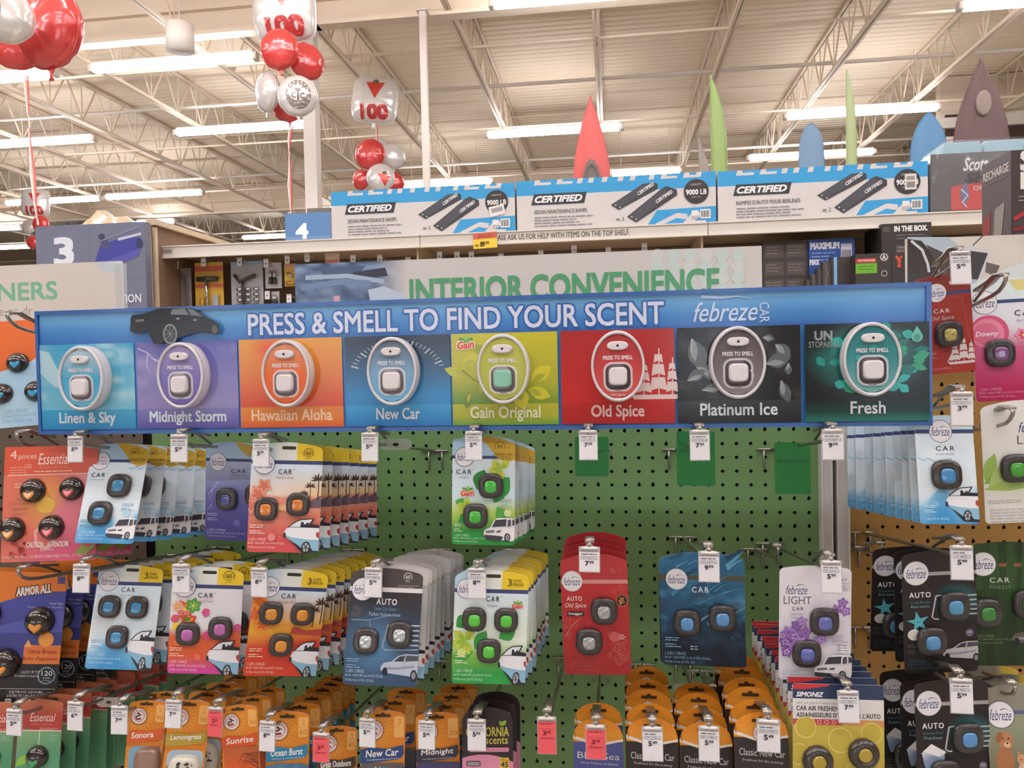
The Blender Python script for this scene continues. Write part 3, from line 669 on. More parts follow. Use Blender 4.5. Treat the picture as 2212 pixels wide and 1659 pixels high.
def f_puller(t, W, H, p):
    p.rect(0, 12, 100, 30, '#c6604a'); p.rect(0, 72, 100, 84, '#c86a50')
    MB().tube([(-W*.36, -.02, -H*.36), (W*.36, -.02, -H*.36)], .014, 10).build('bar', IRON, t); MB().tube([(-W*.06, -.02, -H*.3), (W*.0, -.022, -H*1.02)], .008, 10).build('screw', CHR, t); MB().tube([(-W*.22, -.012, -H*.75), (-W*.22, -.012, -H*.98)], .014, 12).build('ring', mat('brass', '#c9a24a', rough=.4, metal=.4), t); MB().box((W*.16, -.02, -H*.94), (W*.36, -.004, -H*.7)).build('block', CHR, t)
far_pack(420, 568, 484, 668, '#d3a53a', 'yellow carded puller with a dark cross bar under the top shelf', f_puller)
def f_gear(t, W, H, p):
    p.rect(0, 0, 100, 10, '#8aa4c0'); 
    MB().tube([(-W*.34, -.02, -H*.28), (-W*.2, -.02, -H*.42), (W*.3, -.02, -H*.3)], .010, 8).build('yoke', IRON, t); MB().tube([(-W*.1, -.02, -H*.4), (-W*.06, -.02, -H*1.0)], .007, 8).build('spindle', IRON, t)
    for i in range(3):
        for j in range(4): MB().tube([(W*(-.22+.26*i)-.012, -.014, -H*(.58+.11*j)), (W*(-.22+.26*i)+.016, -.014, -H*(.58+.11*j))], .010, 8).build('socket', CHR, t)
far_pack(498, 566, 570, 668, '#a7a6aa', 'silver carded gear puller set with rows of sockets', f_gear)
def f_small(t, W, H, p):
    for s in (-1, 1): MB().tube([(s*W*.12, -.012, -H*.32), (s*W*.12, -.012, -H*.62)], .008, 10).build('socket', CHR, t); MB().tube([(s*W*.12, -.012, -H*.6), (s*W*.14, -.012, -H*.84)], .011, 10).build('socket_base', IRON, t)
far_pack(572, 568, 609, 622, '#b5b4b6', 'small pale blister card with two dark sockets', f_small)
far_pack(586, 630, 604, 660, '#b0aeb0', 'narrow pale card below the two dark sockets', f_small)
def f_yel(t, W, H, p):
    p.rect(0, 0, 100, 30, '#cf9a86'); MB().tube([(-W*.2, -.01, -H*.4), (W*.25, -.01, -H*.62)], .007, 8).build('pin', CHR, t); MB().tube([(-W*.3, -.01, -H*.86), (W*.4, -.01, -H*.86)], .012, 10).build('roll', MATS['brass'], t)
far_pack(614, 570, 641, 618, '#dcb24c', 'small yellow card with a pin, left of the car interior photo', f_yel)
def f_red(t, W, H, p): p.rect(0, 40, 100, 100, '#c98074'); p.ell(36, 12, 18, 10, '#c9b8ad')
far_pack(702, 548, 734, 585, '#d8c3ae', 'pale red header card of a pack above the car interior photo', f_red)
# ================================================================== aisle end signs
def aisle_sign(x0, y0, x1, y1, Y, label, fn):
    a, b = p3(x0, y0, Y), p3(x1, y1, Y); W, H = b.x-a.x, a.z-b.z
    t = thing('aisle_sign', label, 'sign', ((a.x+b.x)/2, Y, a.z)); p = Pr(W, step=.0002)
    MB().box((-W/2, 0, -H), (W/2, .05, 0)).build('sign_board', mat('sign_grey', '#6c6f80', rough=.5), t); fn(p, H/W*100)
    obj('sign_print', p.mesh('sign_print', PRINTM), None, t); return t, W, H
def s3(p, H):
    c = '#777a8e'
    p.rect(0, 0, 49, 47, c); p.rect(50.5, 0, 100, 47, c); p.rect(0, 48.5, 49, H, c); p.rect(50.5, 48.5, 100, H, c)
    p.text('3', 17.5, 11, 34, 33, '#dfe2ea', bold=.05, res=5)
    p.poly([(60, 18), (88, 10), (97, 14), (98, 20), (72, 34), (56, 36), (54, 32)], '#4c4f9c'); p.poly([(56, 34), (96, 22), (94, 28), (66, 38), (55, 38)], '#5f5fae'); p.poly([(60, 15), (66, 13), (70, 20), (62, 22)], '#55567a')
    p.line([(76, 14), (97, 10)], 2.2, '#c3c4d6'); p.line([(62, 14), (96, 4)], 1, '#8d8fb4'); p.ell(61, 11, 3, 2.6, '#4a4b66'); p.ell(95, 18, 3, 4, '#44456a'); p.ell(58, 35, 3, 2.5, '#3f4066')
    p.text('ATION', 71, 60, 95, 67, '#e3e4ea', bold=.02)
t, W, H = aisle_sign(76, 490, 320, 720, 2.3, 'grey blue aisle sign with a large white 3', s3)
MB().box((-W/2+.1, .01, -H-1.2), (-W/2+.16, .04, -H)).build('post', STEEL, t); MB().box((W/2-.16, .01, -H-1.2), (W/2-.1, .04, -H)).build('post', STEEL, t)
def s4(p, H):
    p.rect(0, 0, 60, 62, '#5f83ad'); p.rect(62, 0, 160, 62, '#7089b4'); p.rect(0, 30, 60, 62, '#7391b8'); p.text('4', 15, 14, 30, 32, '#e9ecee', bold=.06)
    p.glow(85, 40, 18, 24, '#e9d8d8', '#cf6a66'); p.rect(72, 36, 100, 42, '#d2605c')
q = aisle_sign(615, 462, 780, 560, 7.25, 'blue aisle sign with a white 4 behind the first ramp box', s4)
MB().box((q[1]*-.2, .0, .001), (q[1]*.1, .3, .05)).build('sign_cap', mat('cap_dark', '#6d655c', rough=.6), q[0])
MB().box((-.05, .01, -4.5), (.05, .04, -q[2])).build('post', STEEL, q[0])
# bagged goods lying on top of sign 3's unit
a, b = p3(165, 490, 2.75), p3(312, 462, 2.75)
t = thing('wrapped_goods', 'crumpled plastic wrapped goods lying on top of the aisle three unit', 'plastic bag', ((a.x+b.x)/2, 2.75, a.z-.04))
mb = MB(); W = b.x-a.x; rr = random.Random(3); rg = []
for i in range(15):
    q = i/14; h = (.085*math.exp(-((q-.5)/.3)**2)+.012)*(1+.25*math.sin(q*19)); rg.append([(-W/2+W*q+.008*rr.random(), .15*math.cos(k*math.pi/6)+.01*rr.random(), max(0, h*math.sin(k*math.pi/6)*(1+.2*rr.random()))) for k in range(7)]+[(-W/2+W*q, 0, -.001)])
mb.loft(rg, smooth=False).build('bag', mat('clear_bag', '#c9b597', rough=.15, spec=.8, coat=.5), t)
MB().box((-W/2-.1, -.2, -.04), (W/2+.02, .5, -.002)).build('tray', GBEIGE, t)
MB().box((-W/2-.05, .0, -(a.z-.04)), (W/2, .4, -.04)).build('stand', GBROWN, t)
# ================================================================== storefront behind the photographer
o = tag(MB().box((-34, -14.2, 0), (34, -14, 7.2)).build('wall_front', MATS['wall_cream']), kind='structure')
DAY = mat('daylight_window', '#dfeaf5', emit=4.0)
for i, (x0, x1) in enumerate(((-10.4, -9.4), (-8.9, -7.0), (-6.3, -4.6), (-3.9, -2.4), (1.2, 2.6), (4.2, 5.8))):
    wn = tag(MB().box((x0, -14.0, .7), (x1, -13.97, 2.9)).build('window_%d' % (i+1), DAY), kind='structure')
    b = MB(); b.box((x0-.06, -14, .62), (x0, -13.9, 3)); b.box((x1, -14, .62), (x1+.06, -13.9, 3)); b.box((x0-.06, -14, 2.9), (x1+.06, -13.9, 3)); b.box(((x0+x1)/2-.03, -14, .7), ((x0+x1)/2+.03, -13.9, 2.9)); b.build('window_frame', STEELW, wn)
# ================================================================== the pegboard bay
PITCH = .0254
PGREEN = mat('pegboard_green', '#6c8c58', rough=.45, spec=.3, noise=.10, nscale=3.0); POCHRE = mat('pegboard_ochre', '#9a743c', rough=.5, spec=.3, noise=.06, nscale=5); PBROWN_SHADED = mat('pegboard_brown_shaded', '#5a4c40', rough=.55)  # brown left board: colour darkened to paint in the shade there
HOLED = mat('behind_board', '#2b2622', rough=.9)
bay = thing('display_bay', 'green pegboard display bay hung with carded air fresheners', 'display rack', (0, 0, 0))
ph = PY(1441, 1077, 0)
def pegpanel(x0, x1, z0, z1, m, seed):
    rr = random.Random(seed); V = []; Fc = []; r = .0034
    i0, i1 = math.ceil((x0-ph[0])/PITCH+.5), math.floor((x1-ph[0])/PITCH-.5); j0, j1 = math.ceil((z0-ph[2])/PITCH+.5), math.floor((z1-ph[2])/PITCH-.5)
    h = PITCH/2
    for i in range(i0, i1+1):
        for j in range(j0, j1+1):
            cx, cz = ph[0]+i*PITCH, ph[2]+j*PITCH; n = len(V)
            sq = [(cx+h*a, 0, cz+h*b) for a, b in ((-1, -1), (0, -1), (1, -1), (1, 0), (1, 1), (0, 1), (-1, 1), (-1, 0))]
            worn = rr.random() < .3
            oc = [(cx+r*math.cos(R(a)), cz+r*math.sin(R(a))*(1.9 if worn and a == 90 else 1)) for a in (225, 270, 315, 0, 45, 90, 135, 180)]
            V += sq+[(x, 0, z) for x, z in oc]+[(x, .005, z) for x, z in oc]
            for k in range(8):
                q = (k+1) % 8; Fc.append((n+k, n+q, n+8+q, n+8+k)); Fc.append((n+8+k, n+8+q, n+16+q, n+16+k))
    X0, X1, Z0, Z1 = ph[0]+i0*PITCH-h, ph[0]+i1*PITCH+h, ph[2]+j0*PITCH-h, ph[2]+j1*PITCH+h
    b = MB(); b.add(V, Fc)
    for q in ((x0, z0, X0, z1), (X1, z0, x1, z1), (X0, z0, X1, Z0), (X0, Z1, X1, z1)):
        b.add([(q[0], 0, q[1]), (q[2], 0, q[1]), (q[2], 0, q[3]), (q[0], 0, q[3])], [(0, 1, 2, 3)])
    return b.build('pegboard_panel', m, bay, fixn=False)
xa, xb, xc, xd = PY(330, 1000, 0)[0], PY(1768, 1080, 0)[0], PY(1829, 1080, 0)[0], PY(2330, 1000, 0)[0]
zt, zb = ZE+.05, ZE-.86
pegpanel(xa, xb, zb, zt, PGREEN, 1); pegpanel(xc, xd, zb, zt, POCHRE, 2); pegpanel(-1.6, xa-.02, zb, zt, PBROWN_SHADED, 3)  # dark brown panel carried right in place of shade on the green
MB().box((-1.6, .02, 0), (xd, .03, zt)).build('back_sheet', HOLED, bay)
POST = mat('upright_grey', '#cbc6bf', rough=.45)
for x0, x1 in ((xb, xb+.020), (xc-.022, xc)):
    b = MB(); b.box((x0, -.016, 0), (x1, .012, zt)); b.box((x0, -.020, 0), (x0+.003, -.016, zt)); b.box((x1-.003, -.020, 0), (x1, -.016, zt)); b.build('upright', POST, bay)
MB().box((-1.6, -.02, .0), (xd, .6, .12)).build('plinth', mat('plinth_dark', '#4a433d', rough=.6), bay)
MB().box((-1.6, .0, zt+.02), (xd, .72, zt+.05)).build('top_deck', GBEIGE, bay)
# ---- header signs standing on the bay
def header(x0, x1, ytop_px, xm, label, fn, Y=-.022):
    X0, X1 = PY(x0, 600, Y)[0], PY(x1, 580, Y)[0]; ztop = PY(xm, ytop_px, Y)[2]; W = X1-X0; H = ztop-(ZE+.01)
    t = thing('header_sign', label, 'sign', ((X0+X1)/2, Y, ztop)); p = Pr(W, step=.00003)
    U = lambda x, y: ((PY(x, y, Y)[0]-X0)/W*100, (ztop-PY(x, y, Y)[2])/W*100)
    MB().box((-W/2, 0, -H), (W/2, .006, 0)).build('sign_board', mat('sign_edge', '#cfcdc8', rough=.3), t)
    fn(p, U, H/W*100); obj('sign_print', p.mesh('sign_print', PRINTG), None, t); return t, W, H
nz = vnoise(3)
def h_int(p, U, H):
    p.rect(0, 0, 100, H, '#d9d3cc')
    e = U(880, 600)[0]
    def photo(u, v):
        n = nz(u*.28+v*.5, v*1.5); c = mix(lin('#4f617f'), lin('#93a8c2'), (n-.35)*2.6)
        return mix(c, lin('#d9d3cc'), (u/e-.72)/.28)
    p.field(0, H, photo, 30, 18, 0, e)
    p.poly([U(690, 578), U(790, 574), U(776, 592), U(700, 600)], '#5b6c88'); p.poly([U(762, 588), U(832, 578), U(838, 596), U(768, 604)], '#454a5a'); p.line([U(660, 600), U(750, 596), U(830, 608)], 1.0, '#aec0d2'); p.line([U(650, 622), U(740, 608), U(800, 612)], 1.3, '#7f94b4'); p.poly([U(795, 626), U(830, 618), U(880, 640), U(860, 652), U(800, 652)], '#c3d0de'); p.poly([U(720, 640), U(735, 638), U(733, 656), U(722, 656)], '#d9a9b4')
    rr = random.Random(4)
    for i in range(7):
        for j in range(4): 
            u, v = U(1420+i*35, 552+j*24); 
            if u < 98 and v < H: p.ell(u, v, 1.35, 1.35, '#cddcd3' if (i+j) % 3 else '#d8dbd3', 14)
    a, b = U(886, 611), U(1552, 576); hgt = 5.25
    v0 = U(1200, 593)[1]
    p.text('INTERIOR CONVENIENCE', a[0], v0, b[0], v0+hgt, '#5fa878', bold=.032, res=4)
header(637, 1646, 551, 1140, 'pale header sign with a car interior photo and green capital lettering', h_int)
def h_left(p, U, H):
    p.field(0, H, lambda u, v: mix(lin('#dcd5cd'), lin('#d9c9c0'), nz(u*.06, v*.1)), 10, 6, 0, 100)
    a, b = U(-138, 609), U(122, 608); c = U(60, 648)
    p.text('CLEANERS', a[0], b[1], b[0], c[1]-.0, '#83bda0', bold=.03, res=4)
    a, b = U(-40, 664), U(70, 664); p.text('shine on dr', a[0], a[1], b[0], U(60, 681)[1], '#a9a29c')
    p.poly([U(200, 566), U(262, 566), U(262, 590), U(225, 588)], '#c9d3d6')
t, W, H = header(-330, 262, 568, 150, 'pale header sign ending in NERS at the left edge', h_left)
MB().box((W/2-.012, -.004, -H), (W/2+.012, -.001, -.006)).build('clear_holder', mat('clear_acrylic', '#dfe2e2', rough=.05, alpha=.25), t)
def h_right(p, U, H):
    p.field(0, H, lambda u, v: mix(lin('#e0d9cf'), lin('#cfc8c0'), nz(u*.08+3, v*.1)), 12, 8, 0, 100)
    p.poly([U(1960, 512), U(2050, 512), U(2100, 560), U(2120, 640), U(1960, 640)], '#b5c4cc'); p.poly([U(1960, 516), U(1990, 520), U(2025, 560), U(2032, 640), U(1960, 640)], '#463f3f'); p.poly([U(2000, 528), U(2060, 556), U(2085, 592), U(2040, 640), U(2020, 640), U(2030, 580)], '#57504f'); p.line([U(1968, 520), U(1992, 540), U(2004, 570), U(2007, 588)], 1.6, '#cfd5d8')
    p.poly([U(1975, 605), U(2040, 588), U(2060, 640), U(1960, 640)], '#7c3f3c')
    p.poly([U(2080, 541), U(2085, 532), U(2136, 541), U(2140, 550), U(2118, 604), U(2066, 600)], '#cfd2d4'); p.poly([U(2082, 540), U(2134, 547), U(2112, 604), U(2066, 600)], '#4d4a50'); p.line([U(2101, 531), U(2118, 514), U(2125, 508)], .8, '#6a6560'); p.poly([U(2130, 566), U(2160, 574), U(2150, 596), U(2128, 588)], '#6f6a66')
    p.poly([U(2110, 606), U(2212, 566), U(2300, 560), U(2300, 650), U(2100, 650)], '#d7dfdf')
header(1958, 2330, 511, 2090, 'header sign with a phone on a dashboard at the right edge', h_right)
# ---- black carton standing on the deck of the bay at the far right
a = p3(2190, 325, .30); W = .16; H = a.z-(zt+.05)
t = thing('charger_box', 'black recharge box cut off by the right edge above the header sign', 'box', (p3(2185, 330, .30).x+W/2, .30, a.z))
MB().box((-W/2, 0, -H), (W/2, .13, 0)).build('carton', mat('carton_black', '#453b3a', rough=.35), t)
p = Pr(W); p.text('SU', 12, 2, 60, 26, '#e6e2df', bold=.07); p.text('BO', 12, 30, 60, 50, '#e6e2df', bold=.07); p.line([(2, 90), (30, 74), (70, 70)], 5, '#b23338'); p.line([(2, 104), (40, 96)], 4, '#8f2b30'); p.greek(8, 60, 50, 2, 3, 2, '#8d8583', 5)
obj('printed_front', p.mesh('printed_front', PRINT), None, t)
p = Pr(.13); p.rect(0, 0, 100, H/.13*100, '#565052'); p.text('RECHARGE', 6, 16, 92, 30, '#d2cdca', bold=.02); p.poly([(4, 100), (30, 84), (30, 120), (4, 135)], '#8b3a3a'); p.poly([(46, 84), (80, 78), (66, 140), (40, 145)], '#8a8583'); p.rect(6, 36, 90, 38, '#6f696a')
s = obj('printed_side', p.mesh('printed_side', PRINT), None, t, (-W/2-.0005, .065, 0)); s.rotation_euler = (0, 0, R(-90))
# ================================================================== the press-and-smell sign
YS = -.37
SX0, SX1 = (PY(78, 675, YS)[0]+PY(88, 940, YS)[0])/2, (PY(2010, 607, YS)[0]+PY(2012, 917, YS)[0])/2
SZ1 = (PY(78, 675, YS)[2]+PY(2010, 607, YS)[2])/2; SZ0 = (PY(88, 940, YS)[2]+PY(2012, 917, YS)[2])/2
SW, SH = SX1-SX0, SZ1-SZ0
sign = thing('scent_sign', 'long blue tester sign with eight oval scent buttons', 'sign', ((SX0+SX1)/2, YS, SZ1))
MB().box((-SW/2, 0, -SH), (SW/2, .012, 0)).build('sign_board', mat('sign_blue', '#2f62b0', rough=.25), sign)
FRM = mat('frame_blue', '#2c5fa8', rough=.25, coat=.3); fw = .0055
for a, b in (((-SW/2, -.004, -fw), (SW/2, 0, 0)), ((-SW/2, -.004, -SH), (SW/2, 0, -SH+fw)), ((-SW/2, -.004, -SH+fw), (-SW/2+fw*.8, 0, -fw)), ((SW/2-fw*1.2, -.004, -SH+fw), (SW/2, 0, -fw))):
    MB().box(a, b).build('frame_bar', FRM, sign)
def SU(x, y=830): return (PY(x, y, YS)[0]-SX0)/SW*100
def SV(x, y): return (SZ1-PY(x, y, YS)[2])/SW*100
VH, VP0, VN, VP1 = SH/SW*100, 4.0, 11.75, 14.08
p = Pr(SW, step=.00003)
p.field(.35, VP0, [(0, '#74aede'), (.25, '#68a4d8'), (.6, '#4a88c8'), (1, '#3a6fba')], 4, 8, .4, 99.5); p.field(VP0, VH-.4, '#3b79c0', 1, 1, .4, 99.5)
T0, T1 = SU(537, 690), SU(1433, 680)
tv0, tv1 = SV(985, 665)+.02, SV(985, 711)+.05
[p.text('PRESS & SMELL TO FIND YOUR SCENT', T0+dx, tv0+dy, T1+dx, tv1+dy, '#3d6db4', bold=.018, res=3, bump=True) for dx, dy in ((-.14, -.14), (.14, -.14), (-.14, .14), (.14, .14), (.18, 0), (-.18, 0), (0, .18), (0, -.18))]; p.text('PRESS & SMELL TO FIND YOUR SCENT', T0, tv0, T1, tv1, '#d3d8ec', bold=.018, res=3)
a, b = SU(1497, 665), SU(1636, 665); p.text('febreze', a, SV(1560, 652), b, SV(1560, 694), '#c3d5ee', bold=.005, shear=.35, res=4); p.line([(SU(1560, 660)-2.2, SV(1560, 640)), (SU(1560, 660)+0, SV(1560, 643)), (SU(1560, 660)+1.5, SV(1560, 641)), (SU(1560, 660)+3.1, SV(1560, 647))], .35, '#a9c6e8', taper=True)
q = SU(1640, 665); p.text('CAR', q, SV(1650, 653)-1.0, q+2.1, SV(1650, 653), '#b9cfec', bold=.01, rot=90)
def leafshape(cx, cy, L, w, a, n=8):
    P = []; ca, sa = math.cos(R(a)), math.sin(R(a))
    for i in range(n+1): t_ = i/n; P.append((t_*L, w*math.sin(math.pi*t_)))
    for i in range(n-1, 0, -1): t_ = i/n; P.append((t_*L, -w*math.sin(math.pi*t_)))
    return [(cx+x*ca-y*sa, cy+x*sa+y*ca) for x, y in P]
def ship(p, cx, cy, s, c, dark):
    """three-masted sailing ship emblem; cx,cy = waterline middle"""
    p.poly([(cx-1.1*s, cy-.35*s), (cx-.85*s, cy-.05*s), (cx+1.0*s, cy-.05*s), (cx+1.0*s, cy-.25*s), (cx-.8*s, cy-.25*s)], c)
    for mx, h, w in ((-.44, 1.55, .34), (.20, 2.0, .36), (.78, 1.6, .26)):
        p.line([(cx+mx*s, cy-.2*s), (cx+(mx+.03)*s, cy-(h+.25)*s)], .05*s, c)
        for k, (a0, a1, ww) in enumerate(((.32, .75, 1), (.8, 1.18, .8), (1.22, 1.5, .55))):
            a0, a1 = a0*h/1.5, a1*h/1.5
            p.poly([(cx+(mx-w*ww*.8)*s, cy-a1*s), (cx+(mx+w*ww*.75)*s, cy-a1*s), (cx+(mx+w*ww)*s, cy-a0*s), (cx+mx*s, cy-(a0+.10)*s), (cx+(mx-w*ww*1.05)*s, cy-a0*s)], c)
    p.poly([(cx-1.05*s, cy-.35*s), (cx-.62*s, cy-1.1*s), (cx-.6*s, cy-.5*s)], c)
def gainlogo(p, cx, cy, s, flower=True):
    if flower:
        for a, c in ((-90, '#9cc34a'), (-130, '#3f9a3f'), (-50, '#3f9a3f'), (-160, '#c9d64a'), (-20, '#b9d052')): p.poly(leafshape(cx, cy, s*.75, s*.2, a), c)
    p.text('Gain', cx-s*.62, cy-s*.28, cx+s*.62, cy+s*.28, '#f2efe8', bold=.09, shear=.2, rot=-5); p.text('Gain', cx-s*.6, cy-s*.26, cx+s*.6, cy+s*.26, '#d8462f', bold=.045, shear=.2, rot=-5)
PX = [(90, 293), (298, 516), (520, 742), (748, 974), (978, 1206), (1213, 1457), (1463, 1728), (1737, 2004)]
NAMES = [('Linen & Sky', 131, 251), ('Midnight Storm', 326, 490), ('Hawaiian Aloha', 546, 719), ('New Car', 815, 908), ('Gain Original', 1018, 1168), ('Old Spice', 1278, 1391), ('Platinum Ice', 1512, 1677), ('Fresh', 1834, 1908)]
N1 = vnoise(11); rr = random.Random(5)
L_ = lin
for i, (x0, x1) in enumerate(PX):
    u0, u1 = SU(x0, 830), SU(x1, 830); w = u1-u0; cu = (u0+u1)/2
    if i == 0: fn = lambda u, v: mix(mix(L_('#3f9cc4'), L_('#6fb6cf'), (v-VP0)/7), L_('#a9cfdc'), max(0, N1(u*.28, v*.5)-.55)*3 + max(0, .6-(u-u0)*.25)*.5*(1 if v < 9 else 0)); nb = ['#3f9ec8', '#3a94c4', '#2f80bb']
    elif i == 1: fn = lambda u, v: mix(mix(L_('#5a5ba6'), L_('#8c82b8'), (v-VP0)/7), L_('#a99cc8'), max(0, N1(u*.3+7, v*.4)-.5)*1.6); nb = ['#7d76b4', '#6b62a8', '#564e9a']
    elif i == 2: fn = lambda u, v: mix(mix(L_('#dc9a3e'), L_('#d4492c'), (v-VP0)/7.5), L_('#dc5a40'), max(0, 1-math.hypot(u-u0-w*.3, v-5.2)/2.6)); nb = ['#d9822f', '#db7830', '#d8552c']
    elif i == 3: fn = lambda u, v: mix(L_('#333b4a'), L_('#2f87c4'), ((v-VP0)/6.6)**1.9); nb = ['#3d9ad0', '#2f88c6', '#2a74b8']
    elif i == 4: fn = lambda u, v: mix(mix(L_('#c4bc3a'), L_('#a9ae38'), (u-u0)/w*.0+(v-VP0)/6), L_('#4f8a3e'), (v-9)/3-(u-u0)/w*.25); nb = ['#b4b23a', '#a5ab3a', '#5f9a40']
    elif i == 5: fn = lambda u, v: mix(L_('#a83232'), L_('#c43030'), (v-VP0)/7); nb = ['#b82e2e', '#b02c2c', '#a82a2c']
    elif i == 6: fn = lambda u, v: mix(L_('#1b191a'), L_('#454244'), max(0, N1(u*.6, v*.8)-.5)*2.2); nb = ['#34383b', '#2c2e31', '#232527']
    else: fn = lambda u, v: mix(L_('#121818'), L_('#1f8f86'), max(0, 1.05-math.hypot((u-cu)/w*2, (v-7.6)/3.6))*(.35+N1(u*.8, v*.9))); nb = ['#141718', '#17403c', '#277568']
    p.field(VP0, VN, fn, 22, 20, u0, u1); p.field(VN, VP1, [(0, nb[0]), (.6, nb[1]), (1, nb[2])], 2, 5, u0, u1)
    if i == 0:
        for a, b in ((.72, 5.3), (.8, 8.3), (.62, 6.6)): p.glow(u0+w*a, b, 1.5, .7, '#a5cdda', '#5fadc8')
        p.poly([(u0, 4.6), (u0+w*.1, 4.9), (u0+w*.2, 7.2), (u0+w*.45, 9.6), (u0+w*.15, 9), (u0, 7.4)], '#a9cdd9')
    if i == 1:
        for q in (((.02, .05), (.12, .12), (.16, .2), (.26, .3), (.36, .3)), ((.12, .12), (.1, .3), (.14, .42)), ((.16, .2), (.24, .24), (.3, .4)), ((.35, .0), (.37, .12), (.45, .2), (.6, .22))):
            p.line([(u0+w*a, VP0+.3+b*8) for a, b in q], .12, '#cfc6e2', taper=True)
    if i == 3:
        cx, cy, rd = u0+w*.5, 8.8, w*.47
        for k in range(26):
            a = R(200+k*140/25); f0 = .84 if k % 4 == 0 else .9
            p.line([(cx+rd*f0*math.cos(a), cy+rd*.62*f0*math.sin(a)*1.25), (cx+rd*math.cos(a), cy+rd*.62*math.sin(a)*1.25)], .16 if k % 4 == 0 else .08, '#aebdcb')
    if i == 4:
        for a, b, L, ww, an, c in ((.1, 7.4, 2.2, .55, -30, '#c6c23e'), (.12, 8.6, 2.4, .55, 200, '#b9bb40'), (.24, 9.6, 1.8, .5, 60, '#8f9c38'), (.75, 9.3, 2.7, .8, -35, '#d2c93e'), (.72, 10.2, 2.6, .7, 20, '#c8c43c'), (.62, 9.9, 2.6, .9, 75, '#cfc83f'), (.16, 10.5, 1.8, .5, 100, '#6f8a38'), (.3, 6.4, 1.4, .5, -120, '#98a23c')):
            p.poly(leafshape(u0+w*a, b, L, ww, an), c); p.poly(leafshape(u0+w*a+.15, b, L*.6, ww*.45, an+8), '#aab03c')
        p.line([(u0+w*.1, 8.0), (u0+w*.2, 9.0), (u0+w*.32, 9.8), (u0+w*.42, 10)], .14, '#7f8a38'); gainlogo(p, u0+w*.14, 5.3, 1.55)
    if i == 5: ship(p, u0+w*.82, 11.62, 2.45, '#dcc6c3', '#b03030')
    if i == 6:
        for a, b, L, ww, an in ((.12, 5.2, 3.6, 1.0, 70), (.16, 8.2, 3.2, .8, 20), (.08, 9.6, 2.2, .6, -30), (.8, 6.0, 2.0, .7, 40), (.72, 8.0, 2.6, .8, -15), (.84, 9.8, 2.4, .6, 70), (.2, 10.6, 2.4, .5, -10), (.7, 5.2, 1.2, .4, 10), (.9, 8.0, 1.2, .4, 90)):
            p.poly(leafshape(u0+w*a, b, L, ww, an, 5), '#5b6163'); p.poly(leafshape(u0+w*a+.1, b-.1, L*.7, ww*.4, an+14, 4), '#8b9294'); p.line([(u0+w*a, b), (u0+w*a+L*.6*math.cos(R(an+20)), b+L*.6*math.sin(R(an+20)))], .1, '#b5babb', taper=True)
    if i == 7:
        for k in range(34):
            a = rr.random()*360; rd = .55+.5*rr.random(); x, y = cu+w*.45*rd*math.cos(R(a)), 7.8+3.3*rd*math.sin(R(a)); x = min(max(x, u0+.6), u1-1.4); y = min(max(y, VP0+.7), VN-.6)
            p.poly(leafshape(x, y, .9+.9*rr.random(), .35+.25*rr.random(), rr.random()*80-40, 4), ('#2aa79d', '#1f8a80', '#2f9a72', '#17706a', '#35b3b0')[k % 5])
        p.text('UN', u0+w*.08, 4.75, u0+w*.22, 5.65, '#8f9496', bold=.05); p.text('STOPABLES', u0+w*.03, 5.8, u0+w*.28, 6.4, '#8f9496', bold=.01)
        p.poly([(u0+w*.9+q*math.cos(R(a)), 5.5+q*math.sin(R(a))) for a, q in ((-90, 1.1), (-40, .55), (0, .58), (45, .6), (90, .6), (135, .6), (180, .58), (220, .55))], '#5fae9f'); p.ell(u0+w*.9, 5.6, .3, .35, '#3a8f80')
    n, a, b = NAMES[i]; xm = (a+b)/2
    yb_ = {0: 905, 1: 901, 2: 899, 3: 895, 4: 893, 5: 890, 6: 885, 7: 882}[i]
    vA, vB = 12.05, 13.3
    desc = any(ch in n for ch in 'ygp'); p.text(n, SU(a, yb_), vA, SU(b, yb_), vB+(.38 if desc else 0), '#d3dce6' if i not in (2, 4, 5) else ('#ecc9a4', '#d9dcae', '#e2b9b5')[(2, 4, 5).index(i)], bold=.022, res=3)
# black saloon car printed over the first panels
def UVp(x, y): return (SU(x, y), SV(x, y))
p.poly([UVp(*q) for q in ((289, 688), (293, 681), (315, 679), (335, 672), (350, 667), (415, 666), (432, 672), (452, 686), (468, 693), (479, 702), (481, 715), (474, 724), (462, 722), (440, 718), (415, 722), (395, 730), (372, 732), (352, 744), (338, 742), (325, 716), (300, 722), (288, 715))], '#1f1c1e')
p.poly([UVp(*q) for q in ((378, 669), (405, 667), (415, 681), (375, 680))], '#71787b'); p.poly([UVp(*q) for q in ((410, 667), (424, 670), (445, 684), (419, 682))], '#6a7175'); p.ell(*UVp(374, 722), .95, 1.25, '#3d3a3b'); p.ring(*UVp(374, 722), .85, 1.15, .16, '#8b8c8e', 18)
for k in range(8): p.line([UVp(374, 722), (UVp(374, 722)[0]+.75*math.cos(k*.785), UVp(374, 722)[1]+1.0*math.sin(k*.785))], .08, '#77797b')
p.line([UVp(300, 694), UVp(318, 692)], .25, '#77706e'); p.ell(*UVp(391, 689), .25, .12, '#8a8a8c', 8); p.ell(*UVp(428, 692), .25, .12, '#8a8a8c', 8); p.ell(*UVp(470, 712), .35, .5, '#57585a', 10)
obj('sign_print', p.mesh('sign_print', PRINTG), None, sign, (0, -.0005, 0))
